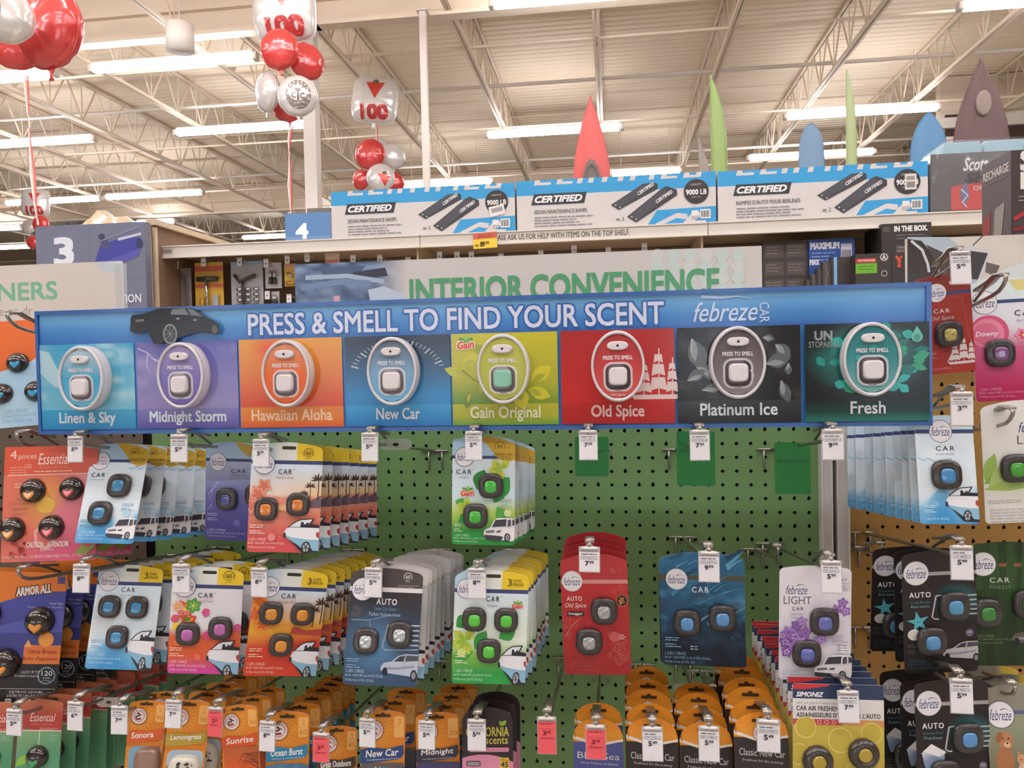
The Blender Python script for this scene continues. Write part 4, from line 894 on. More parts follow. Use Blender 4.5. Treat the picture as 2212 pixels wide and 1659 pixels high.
# ---- the eight oval testers
OV = [(172, 817), (387, 811), (615, 807), (845, 802), (1085.6, 797), (1334.7, 791), (1595, 783), (1886, 776)]
TW, TH, TD = .073, .0975, .026
WP = mat('tester_white', '#d9d5d9', rough=.3, coat=.3); BTN = mat('button_white', '#ded8da', rough=.35); CAV = mat('cavity_dark', '#6f6468', rough=.4); GREENB = mat('button_green', '#7fc0a5', rough=.15, coat=.6)
el = lambda k, y, n=40, a=TW/2, b_=TH/2: [(a*k*math.cos(2*math.pi*i/n), y, b_*k*math.sin(2*math.pi*i/n)) for i in range(n)]
rim_m = MB().loft([el(.98, 0), el(1, -.004), el(1, -TD+.009), el(.985, -TD+.008), el(.985, -TD+.006), el(1, -TD+.005), el(1, -TD+.002), el(.97, -TD), el(.92, -TD), el(.90, -TD+.003)], True, False, True, True).mesh('rim', WP)
def sqr(k, y, cx, cz, a, n=24, e=4): return [(cx+a*k*math.copysign(abs(math.cos(t))**(2/e), math.cos(t)), y, cz+a*k*.98*math.copysign(abs(math.sin(t))**(2/e), math.sin(t))) for t in [2*math.pi*i/n for i in range(n)]]
pill_m = MB().loft([[(x*.2/.5*TW/1.0*.98, y, .028+z) for x, y, z in [(.5*math.copysign(abs(math.cos(t))**.6, math.cos(t))*k, yy, .0060*math.sin(t)*k) for t in [2*math.pi*i/20 for i in range(20)]]] for k, yy in ((1, -TD+.003), (1, -TD-.001), (.8, -TD-.002))], False, True, True, True).mesh('sensor_pill', BTN)
btn_m = MB().loft([sqr(1, -TD+.003, 0, -.0135, .0125), sqr(1, -TD-.003, 0, -.0135, .0125), sqr(.85, -TD-.005, 0, -.0135, .0125)], False, True, True, True)
btn_w = btn_m.mesh('press_button', BTN); btn_g = btn_m.mesh('press_button', GREENB)
FC = [('#bfd9e2', '#46a3c9', '#66b3d0'), ('#a79bc8', '#7f76b8', '#6f66ac'), ('#e9a07a', '#e5703c', '#e0622f'), ('#6e7787', '#7fa8c8', '#6cb4de'), ('#c8c85c', '#b9bd56', '#a8b050'), ('#b83a3a', '#c44040', '#d15a52'), ('#5d5458', '#70676b', '#8a8286'), ('#2f7f86', '#3b8f92', '#79b3b3')]
DARKB = (5, 6, 7)
for i, (x, y) in enumerate(OV):
    q = PY(x, y, YS-TD)
    loc = (q[0]-(SX0+SX1)/2, 0, q[2]-SZ1)
    te = obj('oval_tester', rim_m, None, sign, loc)
    f = Pr(.1, step=.0001); a, b = TW*500*.9*2/1, TH*500*.9*2/1; a, b = TW/2*.91*1000, TH/2*.91*1000
    st = [L_(c) for c in FC[i]]; n = 32
    for j in range(14):
        v0, v1 = -b+2*b*j/14, -b+2*b*(j+1)/14; h0, h1 = a*math.sqrt(max(0, 1-(v0/b)**2)), a*math.sqrt(max(0, 1-(v1/b)**2)); c0 = mix(st[0], st[1], j/7) if j < 7 else mix(st[1], st[2], (j-7)/7); c1 = mix(st[0], st[1], (j+1)/7) if j+1 < 7 else mix(st[1], st[2], (j-6)/7)
        f.raw([(50-h0, v0), (50+h0, v0), (50+h1, v1), (50-h1, v1)], [(3, 2, 1, 0)], [c0, c0, c1, c1], j == 0)
    if i == 7:
        for k in range(10): f.poly(leafshape(50-20+rr.random()*36, -20+rr.random()*50, 10, 4, rr.random()*360, 4), ('#3fa5a5', '#2a7f7c', '#5ab0b5')[k % 3])
    f.text('PRESS TO SMELL', 50-20, -14.4, 50+20, -9.2, '#efeaf0', bold=.03)
    for m_ in range(4): f.rrect(50-20+m_, 14-20+m_, 50+20-m_, 14+21-m_, 12, mix(st[1], (.86, .84, .86), .4+.2*m_))
    f.rrect(50-17, 14-17, 50+17, 14+18, 10, '#6b6064' if i not in DARKB else '#443c40'); f.rrect(50-14, 14-16.5, 50+11, 14+14, 8, '#a59da1' if i not in DARKB else '#6a6065'); f.rect(45, 14+17.4, 55, 14+19.4, '#8b8286')
    if i == 5: f.text('Old Spice', 50-10, 37, 50+10, 41.5, '#efd8d4', shear=.35)
    if i == 6: f.line([(66, 10), (70, 18), (66, 26), (62, 34)], 2, '#cfcacc', taper=True)
    obj('face_print', f.mesh('face_print', PRINT), None, te, (0, -TD+.0035, 0)); obj('sensor_pill', pill_m, None, te); obj('press_button', btn_g if i == 4 else btn_w, None, te)
    obj('sensor_hole', MB().tube([(0, -TD, .028), (0, -TD-.0023, .028)], .0017, 10).mesh('sensor_hole', HOLED), None, te)
# ================================================================== carded air fresheners: print designs
NAVY = '#3f4b78'
nA = vnoise(21); nB = vnoise(33)
CLIPB = mat('clip_charcoal', '#3c3635', rough=.28, spec=.5, coat=.25)
def gel(c): return mat('foil_'+c.strip('#'), c, rough=.2, metal=.7, bump=.6, nscale=3) if c in ('#c3c9cc', '#b9bcbb', '#c9bc78') else mat('gel_'+c.strip('#'), c, rough=.12, spec=.7, coat=.6)
def sqr2(k, y, n=28, e=2.9): return [(k*math.copysign(abs(math.cos(t))**(2/e), math.cos(t)), y, k*math.copysign(abs(math.sin(t))**(2/e), math.sin(t))) for t in [2*math.pi*i/n for i in range(n)]]
clip_me = MB().loft([sqr2(.96, 0), sqr2(1, -.1), sqr2(.98, -.3), sqr2(.88, -.48), sqr2(.6, -.55), sqr2(.51, -.5), sqr2(.49, -.4)], False, True, True, True).mesh('clip_body', CLIPB)
win_v = MB().loft([sqr2(.49, -.42), sqr2(.47, -.54), sqr2(.38, -.6), sqr2(.2, -.62)], False, True, True, True)
lip_me = MB().loft([[(x*.42, y-.03, z*.07+.78) for x, y, z in sqr2(1, -.49, 14, 2.4)], [(x*.4, y-.07, z*.05+.78) for x, y, z in sqr2(1, -.49, 14, 2.4)]], False, True, True, True).mesh('clip_lip', CLIPB)
_w = {}
def clip(parent, pr, u, v, r, c, tilt=0):
    """snap-in vent clip: charcoal body, gel window, small top lip"""
    k = pr.k; s = r*k
    o = obj('vent_clip', clip_me, None, parent, ((u-50)*k, -.002, -v*k)); o.scale = (s, s*.72, s); o.rotation_euler = (0, R(tilt), 0)
    if c not in _w: _w[c] = win_v.mesh('gel_window', gel(c))
    w_ = obj('gel_window', _w[c], None, o); w_.location = (0, 0, -.06); obj('clip_lip', lip_me, None, o); return o
GLOBE = mat('globe_black_chrome', '#3a3331', rough=.1, metal=.55, spec=.8, coat=.8)
globe_me = MB().loft([[(math.cos(a)*math.cos(b), -math.sin(b)*.8, math.sin(a)*math.cos(b)) for a in [2*math.pi*i/28 for i in range(28)]] for b in [R(q) for q in (0, 12, 25, 38, 50, 62, 74, 84, 88)]], False, True, True, True).mesh('globe_body', GLOBE)
heart = [(0, -.42), (.3, -.16), (.46, .1), (.36, .28), (.16, .3), (0, .16), (-.16, .3), (-.36, .28), (-.46, .1), (-.3, -.16)]
_g = {}
def globe(parent, pr, u, v, r, c, a=0):
    k = pr.k; s = r*k; o = obj('globe_clip', globe_me, None, parent, ((u-50)*k, -.001, -v*k)); o.scale = (s,)*3
    if c not in _g:
        _g[c] = MB().loft([[(x*q, -.69-d, z*q-.32) for x, z in heart] for q, d in ((1, 0), (.92, .07), (.6, .1))], False, True, True, True).mesh('scent_heart', gel(c))
    obj('scent_heart', _g[c], None, o); return o
# ---- shared bits of artwork
def fzlogo(p, cx, cy, r, ring=NAVY):
    p.ell(cx, cy, r, r, ring, 32); p.ell(cx, cy, r*.955, r*.955, '#e9e6ea', 32)
    fztext(p, cx-r*.8, cy-r*.36, cx+r*.78, cy+r*.42)
def fztext(p, u0, v0, u1, v1, c=NAVY):
    p.text('febreze', u0, v0, u1, v1, c, bold=.004, shear=.32, res=3); w = u1-u0
    p.line([(u0+w*.5, v0+.02*w), (u0+w*.66, v0-.05*w), (u0+w*.8, v0-.02*w), (u0+w*.98, v0+.08*w)], .045*w, c, taper=True)
def fine(p, u0, v0, lines, w, h, c):
    for i, t in enumerate(lines): p.text(t, u0, v0+i*h*1.42, u0+w*len(t)/34, v0+i*h*1.42+h, c, bold=.0, res=1)
def conv(p, u0, v0, w, h):
    q = lambda L: [(u0+x*w, v0+y*h) for x, y in L]
    p.poly(q([(0, .45), (.15, .6), (.5, .98), (1.0, 1.02), (1.0, .85), (.3, .5)]), '#2d2c33')
    p.poly(q([(.02, .42), (.08, .3), (.2, .25), (.6, .26), (1, .27), (1, .62), (.7, .62), (.25, .56), (.06, .5)]), '#e6e6ea'); p.poly(q([(.06, .5), (.25, .56), (.7, .62), (1, .62), (1, .94), (.8, .93), (.72, .8), (.6, .74), (.5, .86), (.35, .74), (.1, .58)]), '#8cb8d2')
    p.poly(q([(.1, .27), (.3, .1), (.46, .03), (.8, .0), (.82, .03), (.72, .17), (1, .19), (1, .28), (.5, .27)]), '#2f2c33'); p.poly(q([(.16, .255), (.33, .115), (.47, .055), (.77, .03), (.68, .16), (.55, .17), (.52, .25)]), '#dfe4ea'); p.ell(u0+.5*w, v0+.16*h, .045*w, .055*h, '#2a2730', 10); p.poly(q([(.44, .25), (.46, .19), (.56, .19), (.58, .25)]), '#2a2730'); p.ell(u0+.64*w, v0+.17*h, .04*w, .05*h, '#3a363d', 10)
    p.ell(u0+.62*w, v0+.84*h, .12*w, .17*h, '#26252b', 18, 8); p.ell(u0+.62*w, v0+.84*h, .085*w, .13*h, '#b9bcc4', 16, 8)
    for k in range(5): p.line([(u0+.62*w, v0+.84*h), (u0+.62*w+.085*w*math.cos(k*1.256+.3), v0+.84*h+.13*h*math.sin(k*1.256+.3))], .03*w, '#4a4a52')
    p.ell(u0+.62*w, v0+.84*h, .02*w, .03*h, '#4a4a52', 8); p.ell(u0+.94*w, v0+.48*h, .06*w, .09*h, '#b5403c', 12, -20); p.ell(u0+.04*w, v0+.5*h, .035*w, .08*h, '#2f2e35', 10)
def suv(p, u0, v0, w, h):
    q = lambda L: [(u0+x*w, v0+y*h) for x, y in L]
    p.poly(q([(.02, .62), (.06, .5), (.22, .42), (.34, .12), (.45, .02), (.85, 0), (1, .06), (1, .8), (.94, .95), (.8, .98), (.7, .9), (.5, .98), (.1, .9), (.02, .78)]), '#e9e7e8')
    p.poly(q([(.27, .4), (.38, .1), (.72, .06), (.7, .36)]), '#44434c'); p.poly(q([(.75, .1), (.85, .06), (.86, .34), (.74, .38)]), '#57565f'); p.poly(q([(.89, .06), (.99, .1), (.99, .3), (.89, .34)]), '#4a4952')
    p.poly(q([(.08, .56), (.34, .52), (.36, .62), (.1, .66)]), '#77777f'); p.poly(q([(.42, .55), (.56, .52), (.52, .62), (.4, .62)]), '#55555d'); p.poly(q([(.03, .72), (.5, .76), (.62, .8), (.55, .98), (.12, .92), (.03, .84)]), '#46454d')
    p.ell(u0+.74*w, v0+.82*h, .095*w, .18*h, '#2f2e34', 16); p.ell(u0+.745*w, v0+.82*h, .06*w, .13*h, '#aeb0b6', 14)
    for k in range(6): p.line([(u0+.745*w, v0+.82*h), (u0+.745*w+.06*w*math.cos(k*1.047), v0+.82*h+.13*h*math.sin(k*1.047))], .015*w, '#55555d')
    p.line(q([(.27, .42), (.7, .4), (1, .38)]), .012*w, '#c3c2c6')
def coupe(p, u0, v0, w, h, c='#c3c6cf'):
    q = lambda L: [(u0+x*w, v0+y*h) for x, y in L]
    p.poly(q([(0, .5), (.08, .36), (.28, .3), (.46, .08), (.64, .0), (1, .0), (1, .72), (.9, .7), (.82, .84), (.3, .76), (.06, .7), (0, .62)]), c); p.poly(q([(.34, .3), (.5, .1), (.66, .05), (.62, .28)]), '#3b3c44'); p.poly(q([(.68, .05), (1, .05), (1, .24), (.65, .28)]), '#4c4d57')
    p.poly(q([(.1, .52), (.5, .5), (.9, .42), (.9, .5), (.5, .6), (.12, .62)]), '#8f929d'); p.ell(u0+.12*w, v0+.68*h, .07*w, .15*h, '#232228', 14); p.ell(u0+.9*w, v0+.8*h, .09*w, .22*h, '#232228', 14); p.ell(u0+.9*w, v0+.8*h, .055*w, .14*h, '#85868e', 12); p.line(q([(.62, .02), (.62, .5)]), .012*w, '#8f929d')
def palm(p, x, y, h, c='#4a3324'):
    p.line([(x, y), (x+h*.03, y-h*.5), (x+h*.02, y-h)], h*.05, c)
    for a in (-160, -130, -95, -50, -20, 10, 170): p.poly([(x+h*.02+(q[0]*math.cos(R(a))-q[1]*math.sin(R(a)))*h*.42, y-h+(q[0]*math.sin(R(a))+q[1]*math.cos(R(a)))*h*.36) for q in ((0, -.06), (.5, -.16), (1, .12), (.5, .08), (0, .06))], c)
def flower(p, x, y, s, c1, c2, n=5, a0=0, core='#f2d04a'):
    for k in range(n): p.poly(leafshape(x, y, s, s*.34, a0+k*360/n), c1); p.poly(leafshape(x, y, s*.62, s*.16, a0+k*360/n), c2)
    if core: p.ell(x, y, s*.16, s*.16, core, 10)
def butter(p, x, y, s, c1, c2, a0=0):
    for a in (-150, -60, 150, 60, 100): p.poly(leafshape(x, y, s, s*.33, a0+a), c1); p.poly(leafshape(x, y, s*.62, s*.16, a0+a+6), c2)
def badge(p, num, cx, cy, r, c='#4a4426', sub=True, rows=('DAYS*', 'JOURS*')):
    p.ring(cx, cy, r, r, r*.13, c, 24, 150, 390); p.text(num, cx-r*.52, cy-r*.42, cx+r*.52, cy+r*.32, c, bold=.015)
    if sub:
        for i, t in enumerate(rows): p.text(t, cx-r*.55, cy+r*(.52+.42*i), cx+r*.55, cy+r*(.84+.42*i), c, res=1)
def fz_top(p, kind, band=NAVY, vb=17.6, vh=5.4, dark=False):
    H = p.hump
    if kind == 'yellow':
        p.field(-H-1, vb, lambda u, v: mix(lin('#b5d3e6') if u < 40 else lin('#e6e9e2'), lin('#ecc92f') if u > 64 else lin('#e6e9e2'), min(1, max(0, (u-(40 if u >= 40 else 18))/(24 if u >= 40 else 22)))), 24, 3)
    elif kind == 'sky80':
        p.field(-H-1, vb+8, lambda u, v: lin('#a8cbe4') if u < 50-max(0, v+2)*.0 else lin('#a8cbe4'), 10, 2)
    else: p.field(-H-1, vb, kind, 16, 3)
    p.field(vb, vb+vh, band, 8, 1)
    p.rrect(42, -2.5, 62, 2.2, 2.2, '#3a3632')
def bottomtext(p, n, c, u=5, v=None, ml='2 mL (0.06 FL OZ LIQ.)', tot=None, w=48, h=4.0):
    tot = tot or {2: 'TOTAL 4 mL (0.13 FL OZ LIQ.)', 3: 'TOTAL 6 mL (0.20 FL OZ LIQ.)'}[n]; v = v if v is not None else p.H-19
    fine(p, u, v, ['%d CLIPS / %d PINCES' % (n, n), 'EACH / CHACUNE '+ml, tot], w, h, c)
def smalltxt(p, u, v, c, w=16):
    p.greek(u, v, u+w, 2, 2.0, .9, c, 1); p.greek(u, v+8, u+w*1.1, 2, 2.0, .9, c, 2)
WIDE = dict(W=.1045, top=8, H=146, corner=5); NARR = dict(W=.0915, top=7, H=165, corner=5)
def P_wide(): return Pr(**WIDE)
def P_narr(): return Pr(**NARR)
SKYB = [(0, '#dfe8f0'), (.35, '#d3e3ee'), (.7, '#a3cbe4'), (1, '#4f9fd0')]
def linen_bg(p, v0):
    def fn(u, v):
        t = (v-v0)/(p.H-v0); e = .62+.10*math.sin(u*.09+1.2)
        if t > e+.1: return mix(lin('#7ab7db'), lin('#3f93cc'), (t-e-.1)/.25)
        if t > e: return mix(lin('#d9e7f0'), lin('#8cc2e0'), (t-e)/.1)
        return mix(lin('#cfe1ee'), lin('#e4ecf2'), nA(u*.05, v*.05)*1.4-.2)
    p.field(v0, p.H, fn, 24, 28)
def yel80(p, num='80', txt=True):
    p.poly([(42, -p.hump*.98), (60, -p.hump*.9), (80, -p.hump*.42), (98, 4), (100, 7), (100, 30), (86, 34), (74, 29), (60, 12)], '#cda634'); badge(p, num, 76, 9, 8, '#6b5a24', False); p.text('DAYS*', 86, 8, 94, 11, '#6b5a24', res=1)
    if txt: p.text('CONSISTENT SCENT', 64, 20, 97, 23.4, '#6b5a24', bold=.01, res=1); p.greek(70, 25, 96, 2, 1.8, 1, '#8d7a34', 3)
def common(p, scent, sc, car='CAR', carc='#3b3d48', cb=(38, 28, 58, 35), sb=None, circ=(16, 19, 15.5), tm=True):
    fzlogo(p, *circ); p.text(car, cb[0], cb[1], cb[2], cb[3], carc, bold=.012, space=1.35)
    if tm and car == 'CAR': p.text('TM', cb[2]+1.4, cb[1]-.6, cb[2]+4.4, cb[1]+1, carc, res=1)
    sb = sb or (cb[0], cb[3]+3, cb[2]+1, cb[3]+6.6)
    if scent: p.text(scent, *sb, sc, res=2)
# each design: (maker of Pr, draw(p), clips [(u,v,r,colour)])
def D_linen2(p):
    p.field(-p.hump-1, 24, '#b3d2e8', 16, 2); p.field(22, 27, NAVY, 8, 1); linen_bg(p, 27); p.poly([(60, 27), (100, 27), (100, 30), (64, 31)], '#cfe3f0'); yel80(p)
    p.poly([(45, 120), (95, 60), (99, 62), (99, 78), (60, 120)], '#dbe8f1'); p.poly([(66, 34), (74, 37), (82, 33), (90, 37), (97, 33), (97, 36), (90, 40), (82, 36), (74, 40)], '#a5cce2')
    common(p, 'Linen & Sky', '#8295a8', cb=(7, 46, 31, 53), circ=(19, 25, 15.5)); smalltxt(p, 70, 98, '#8fbedb', 22); smalltxt(p, 4, 126, '#6fa9cf', 20); p.ell(80, 115, 6.5, 6, '#b5d6ea', 16); bottomtext(p, 2, '#d5e6f2', 5, 145, w=52, h=3.8); suv(p, 50, 122, 52, 36)
def D_midnight2(p):
    p.field(-p.hump-1, 22, '#b3cbe2', 16, 2); p.poly([(55, -7), (70, -6), (90, 0), (98, 8), (98, 20), (80, 18), (66, 8)], '#c9ac4c'); p.field(22, 27, NAVY, 8, 1)
    p.field(27, p.H, lambda u, v: mix(mix(lin('#b3bdd8'), lin('#6a6cab'), (v-27)/60), mix(lin('#5c58a0'), lin('#454288'), (v-100)/50), (v-70)/50), 10, 16)
    for q in ([(24, 62), (14, 76), (10, 92), (13, 102)], [(14, 76), (6, 84), (8, 96)], [(13, 102), (4, 112), (16, 108)]): p.line(q, 1.3, '#c9c9e4', taper=True)
    common(p, 'Midnight Storm', '#5d6390', cb=(48, 40, 76, 47), circ=(23, 28, 16), sb=(46, 50, 80, 53.5)); p.text('Tempete de minuit', 44, 55, 82, 58, '#5d6390', res=1); smalltxt(p, 4, 118, '#a9a7cf', 20); p.ell(60, 134, 7, 6, '#6a66ac', 14); bottomtext(p, 2, '#c3c3e2', 4, 145, w=66, h=3.8); p.poly([(86, 122), (100, 112), (100, 150), (90, 140)], '#8ca0c4')
def D_hawaii2(p):
    fz_top(p, 'yellow'); H = p.H
    def fn(u, v):
        if v < 68: return mix(lin('#d5e2ee'), mix(lin('#e9d3c0'), lin('#e8bf7a'), (u-40)/60), (v-28)/40)
        return mix(mix(lin('#e4a08c'), lin('#d97a58'), nA(u*.08, v*.16)), lin('#cf4f50'), (v-85)/45)
    p.field(23, H, fn, 24, 26); p.poly([(78, 78), (100, 66), (100, 84), (60, 84)], '#6e5a66')
    for x, y, h in ((84, 76, 22), (95, 72, 28), (76, 80, 16)): palm(p, x, y, h)
    for x, y, s in ((12, 66, 15), (20, 54, 12), (4, 82, 12)): flower(p, x, y, s, '#e09a80', '#d4705a', 5, 20, None)
    p.glow(54, 84, 16, 5, '#f3d79a', '#e09a72')
    common(p, 'Hawaiian Aloha', '#a8626a', cb=(39, 30, 58, 37), circ=(19, 23, 14.5), sb=(36, 40, 61, 43.5)); badge(p, '60', 80, 7, 7, '#5b4f1e'); smalltxt(p, 3, 108, '#f0d6cc', 20); p.ell(34, 125, 5.5, 5.5, '#e08a86', 14); bottomtext(p, 2, '#f2dcd6', 2, H-20, w=46, h=4); conv(p, 50, 98, 52, 48)
def D_gain2(p):
    p.field(-p.hump-1, 24, '#b0d0e8', 16, 2); p.field(24, 29, NAVY, 8, 1)
    p.field(29, p.H, lambda u, v: mix(mix(lin('#dce8f0'), lin('#cfe3ee'), (v-29)/50), mix(lin('#b5cf5a'), lin('#2f9a45'), (v-112)/32), (v-88)/26), 12, 20); yel80(p)
    for x, y, L, w_, a, c in ((40, 78, 34, 13, -70, '#2f8a3d'), (62, 90, 44, 16, -48, '#3a9a44'), (78, 70, 30, 12, 110, '#2f8f40'), (10, 130, 44, 14, -28, '#2f9a45'), (72, 104, 32, 10, 60, '#57a848'), (5, 96, 22, 8, 20, '#4ea045')): p.poly(leafshape(x, y, L, w_, a), c)
    butter(p, 76, 44, 19, '#c3cf4a', '#a3bc42', 20); butter(p, 22, 105, 15, '#b9cc44', '#98b53e', -20); gainlogo(p, 25, 84, 17)
    common(p, 'Original', '#6b6f86', cb=(7, 46, 31, 53.5), circ=(19.5, 26, 15), sb=(12, 57, 27, 60.5)); smalltxt(p, 4, 132, '#cfe6c8', 12); smalltxt(p, 78, 92, '#9db5a0', 18); p.ell(89, 114, 6, 6, '#cfdc9a', 14); bottomtext(p, 2, '#cfeccf', 4, 148, w=46, h=3.6); suv(p, 50, 121, 52, 38)
def D_linen3(p):
    fz_top(p, 'yellow'); linen_bg(p, 23); p.poly([(3, 36), (12, 41), (22, 37), (42, 42), (48, 39), (46, 45), (30, 90), (10, 112), (2, 108)], '#d2dbe0'); p.line([(4, 38), (14, 43), (24, 38), (36, 44), (48, 40)], 2, '#a9cde0'); common(p, 'Linen & Sky', '#8295a8', cb=(39, 26, 60, 33), circ=(18, 17, 15.5)); p.text('3', 72, 3, 77, 12.5, '#5b4f1e', bold=.01); p.text('CLIPS', 79, 3.2, 90, 6.8, '#5b4f1e', bold=.01); p.text('PINCES', 79, 8.6, 93, 12.2, '#5b4f1e', bold=.01); smalltxt(p, 5, 104, '#8fb8d4', 18); p.ell(15, 98, 6, 5.5, '#c3d6e2', 14); bottomtext(p, 3, '#cfe3f0', 3, 123, w=46, h=4.2); conv(p, 58, 88, 44, 58)
def three(p): p.text('3', 72, 3, 77, 12.5, '#5b4f1e', bold=.01); p.text('CLIPS', 79, 3.2, 90, 6.8, '#5b4f1e', bold=.01); p.text('PINCES', 79, 8.6, 93, 12.2, '#5b4f1e', bold=.01)
def D_island(p):
    fz_top(p, 'yellow'); H = p.H
    p.field(23, H, lambda u, v: mix(lin('#e6e3e8'), mix(lin('#e0653c'), lin('#d2479a'), (v-122)/18), (v-80-8*math.sin(u*.06))/8), 24, 30)
    for x, y, s, a, c, c2 in ((20, 54, 15, 0, '#e2683c', '#efb14a'), (32, 48, 12, 40, '#58a04a', '#8cc05a'), (10, 50, 9, 10, '#efc0a4', '#e89a6c'), (26, 70, 13, 30, '#d9502f', '#ef9a3c')): flower(p, x, y, s, c, c2, 6, a)
    for x, y, s, a, c in ((44, 58, 12, -20, '#d4588c'), (4, 62, 12, 40, '#d85a7c'), (6, 84, 14, -60, '#ecc63c'), (96, 72, 12, 80, '#d4588c'), (52, 84, 13, 60, '#d24a80'), (8, 100, 10, 0, '#e87a4a')): p.poly(leafshape(x, y, s, s*.4, a), c); p.poly(leafshape(x, y, s, s*.4, a+28), c)
    p.ell(24, 67, 5, 2.6, '#4a8a3c', 12); gainlogo(p, 19, 58, 12, False)
    common(p, 'Island Fresh', '#b05a7a', cb=(38, 29, 59, 36), circ=(19, 20, 15.5), sb=(39, 39, 60, 43)); badge(p, '60', 80, 4, 8, '#5b4f1e'); smalltxt(p, 3, 108, '#f3cfc0', 18); p.ell(42, 121, 5, 5, '#e8705a', 14); bottomtext(p, 2, '#f4d6dc', 3, H-20, w=47, h=4.2); conv(p, 54, 96, 48, 52)
def D_hawaii3(p):
    fz_top(p, 'yellow'); H = p.H
    def fn(u, v):
        if v < 72: return mix(lin('#d5e0ea'), mix(lin('#e8a452'), lin('#e9b23e'), (u-30)/60), (v-26)/46)
        return mix(mix(lin('#e9b03a'), lin('#dd8a38'), nA(u*.06, v*.2)), lin('#cf4430'), (v-82)/20+(u-40)/160)
    p.field(23, H, fn, 24, 30)
    for x, y, s in ((8, 38, 16), (6, 58, 18), (18, 72, 14)): flower(p, x, y, s, '#e8923c', '#d9602c', 6, 15, None)
    for x, y, h in ((86, 74, 24), (96, 70, 30)): palm(p, x, y, h)
    p.poly([(60, 74), (78, 80), (100, 76), (100, 86), (56, 84)], '#b5423c'); common(p, 'Hawaiian Aloha', '#a8624a', cb=(38, 27, 58, 34), circ=(20, 18.5, 14.5), sb=(35, 37, 60, 41)); three(p); smalltxt(p, 4, 106, '#f0cfa8', 18); bottomtext(p, 3, '#f2dcc8', 3, H-20, w=46, h=4.2); conv(p, 60, 94, 42, 54)
def D_newcar(p):
    H = p.H; p.field(-p.hump-1, 20, '#4a4341', 16, 2); p.field(18, 24, '#d9d6d6', 8, 1)
    def fn(u, v):
        b = math.exp(-((u-40)/34)**2-((v-95)/30)**2); return mix(mix(lin('#332e30'), lin('#2f4562'), (v-30)/80), lin('#5f92bc'), b*.75)
    p.field(24, H, fn, 22, 28); p.line([(8, 44), (16, 50), (12, 56), (4, 54)], 7, '#4f4a4d'); p.line([(6, 62), (30, 62), (36, 84), (20, 104)], 1.4, '#7396b4'); p.line([(30, 62), (60, 54)], 1.2, '#6a8cab')
    for k in range(5): p.rect(78, 66+k*6.4, 99, 68+k*6.4, '#b9bfc6')
    p.line([(56, 66), (50, 96), (54, 100), (99, 98)], 1.4, '#a5acb4'); fzlogo(p, 18, 21.5, 15.5); p.text('AUTO', 38, 33, 66, 41, '#e6e6e8', bold=.02, space=1.2); p.text('New Car Scent', 36, 44, 66, 48.5, '#6a93b4', res=2); p.text('Parfum Voiture neuve', 29, 51, 72, 56, '#9fc3dc', res=2); badge(p, '60', 79, 3, 6, '#dcdad8'); p.greek(66, 14, 96, 2, 1.4, .8, '#9a9492', 1)
    smalltxt(p, 3, 112, '#7fa0bf', 18); bottomtext(p, 2, '#b9d0e4', 3, H-20, '2 mL (0.06 FL OZ LIQ.)', w=47, h=4.2); coupe(p, 50, 104, 50, 34, '#aeb7c6')
def D_gain3(p):
    fz_top(p, 'yellow'); H = p.H
    p.field(23, H, lambda u, v: mix(mix(lin('#d9e5ee'), lin('#e2ecdc'), (v-23)/60), mix(lin('#9cc952'), lin('#34a04c'), (v-100)/30), (v-78-.1*u)/26), 16, 26)
    for x, y, L, w_, a, c in ((4, 70, 24, 10, -40, '#3a9a44'), (30, 100, 30, 9, -60, '#3f9f48'), (62, 84, 26, 10, -30, '#46a04a'), (0, 112, 30, 9, -20, '#4aa84a')): p.poly(leafshape(x, y, L, w_, a), c)
    butter(p, 16, 88, 20, '#bccd4a', '#97b83f', 10); gainlogo(p, 86, 40, 12); common(p, 'Original', '#6b6f86', cb=(43, 27, 61, 34), circ=(16, 17.5, 13.5), sb=(45, 38, 58, 42)); three(p); smalltxt(p, 4, 106, '#dcecc8', 16); p.ell(12, 104, 6, 6, '#cfdc8a', 14); bottomtext(p, 3, '#d3efd6', 3, H-20, w=47, h=4.2); conv(p, 62, 92, 40, 54)
def swirl(p, x, y, r, c, a0=0, w=.8):
    p.line([(x+r*(1-t/26)*math.cos(R(a0)+t*.36), y+r*(1-t/26)*math.sin(R(a0)+t*.36)) for t in range(24)], w, c)
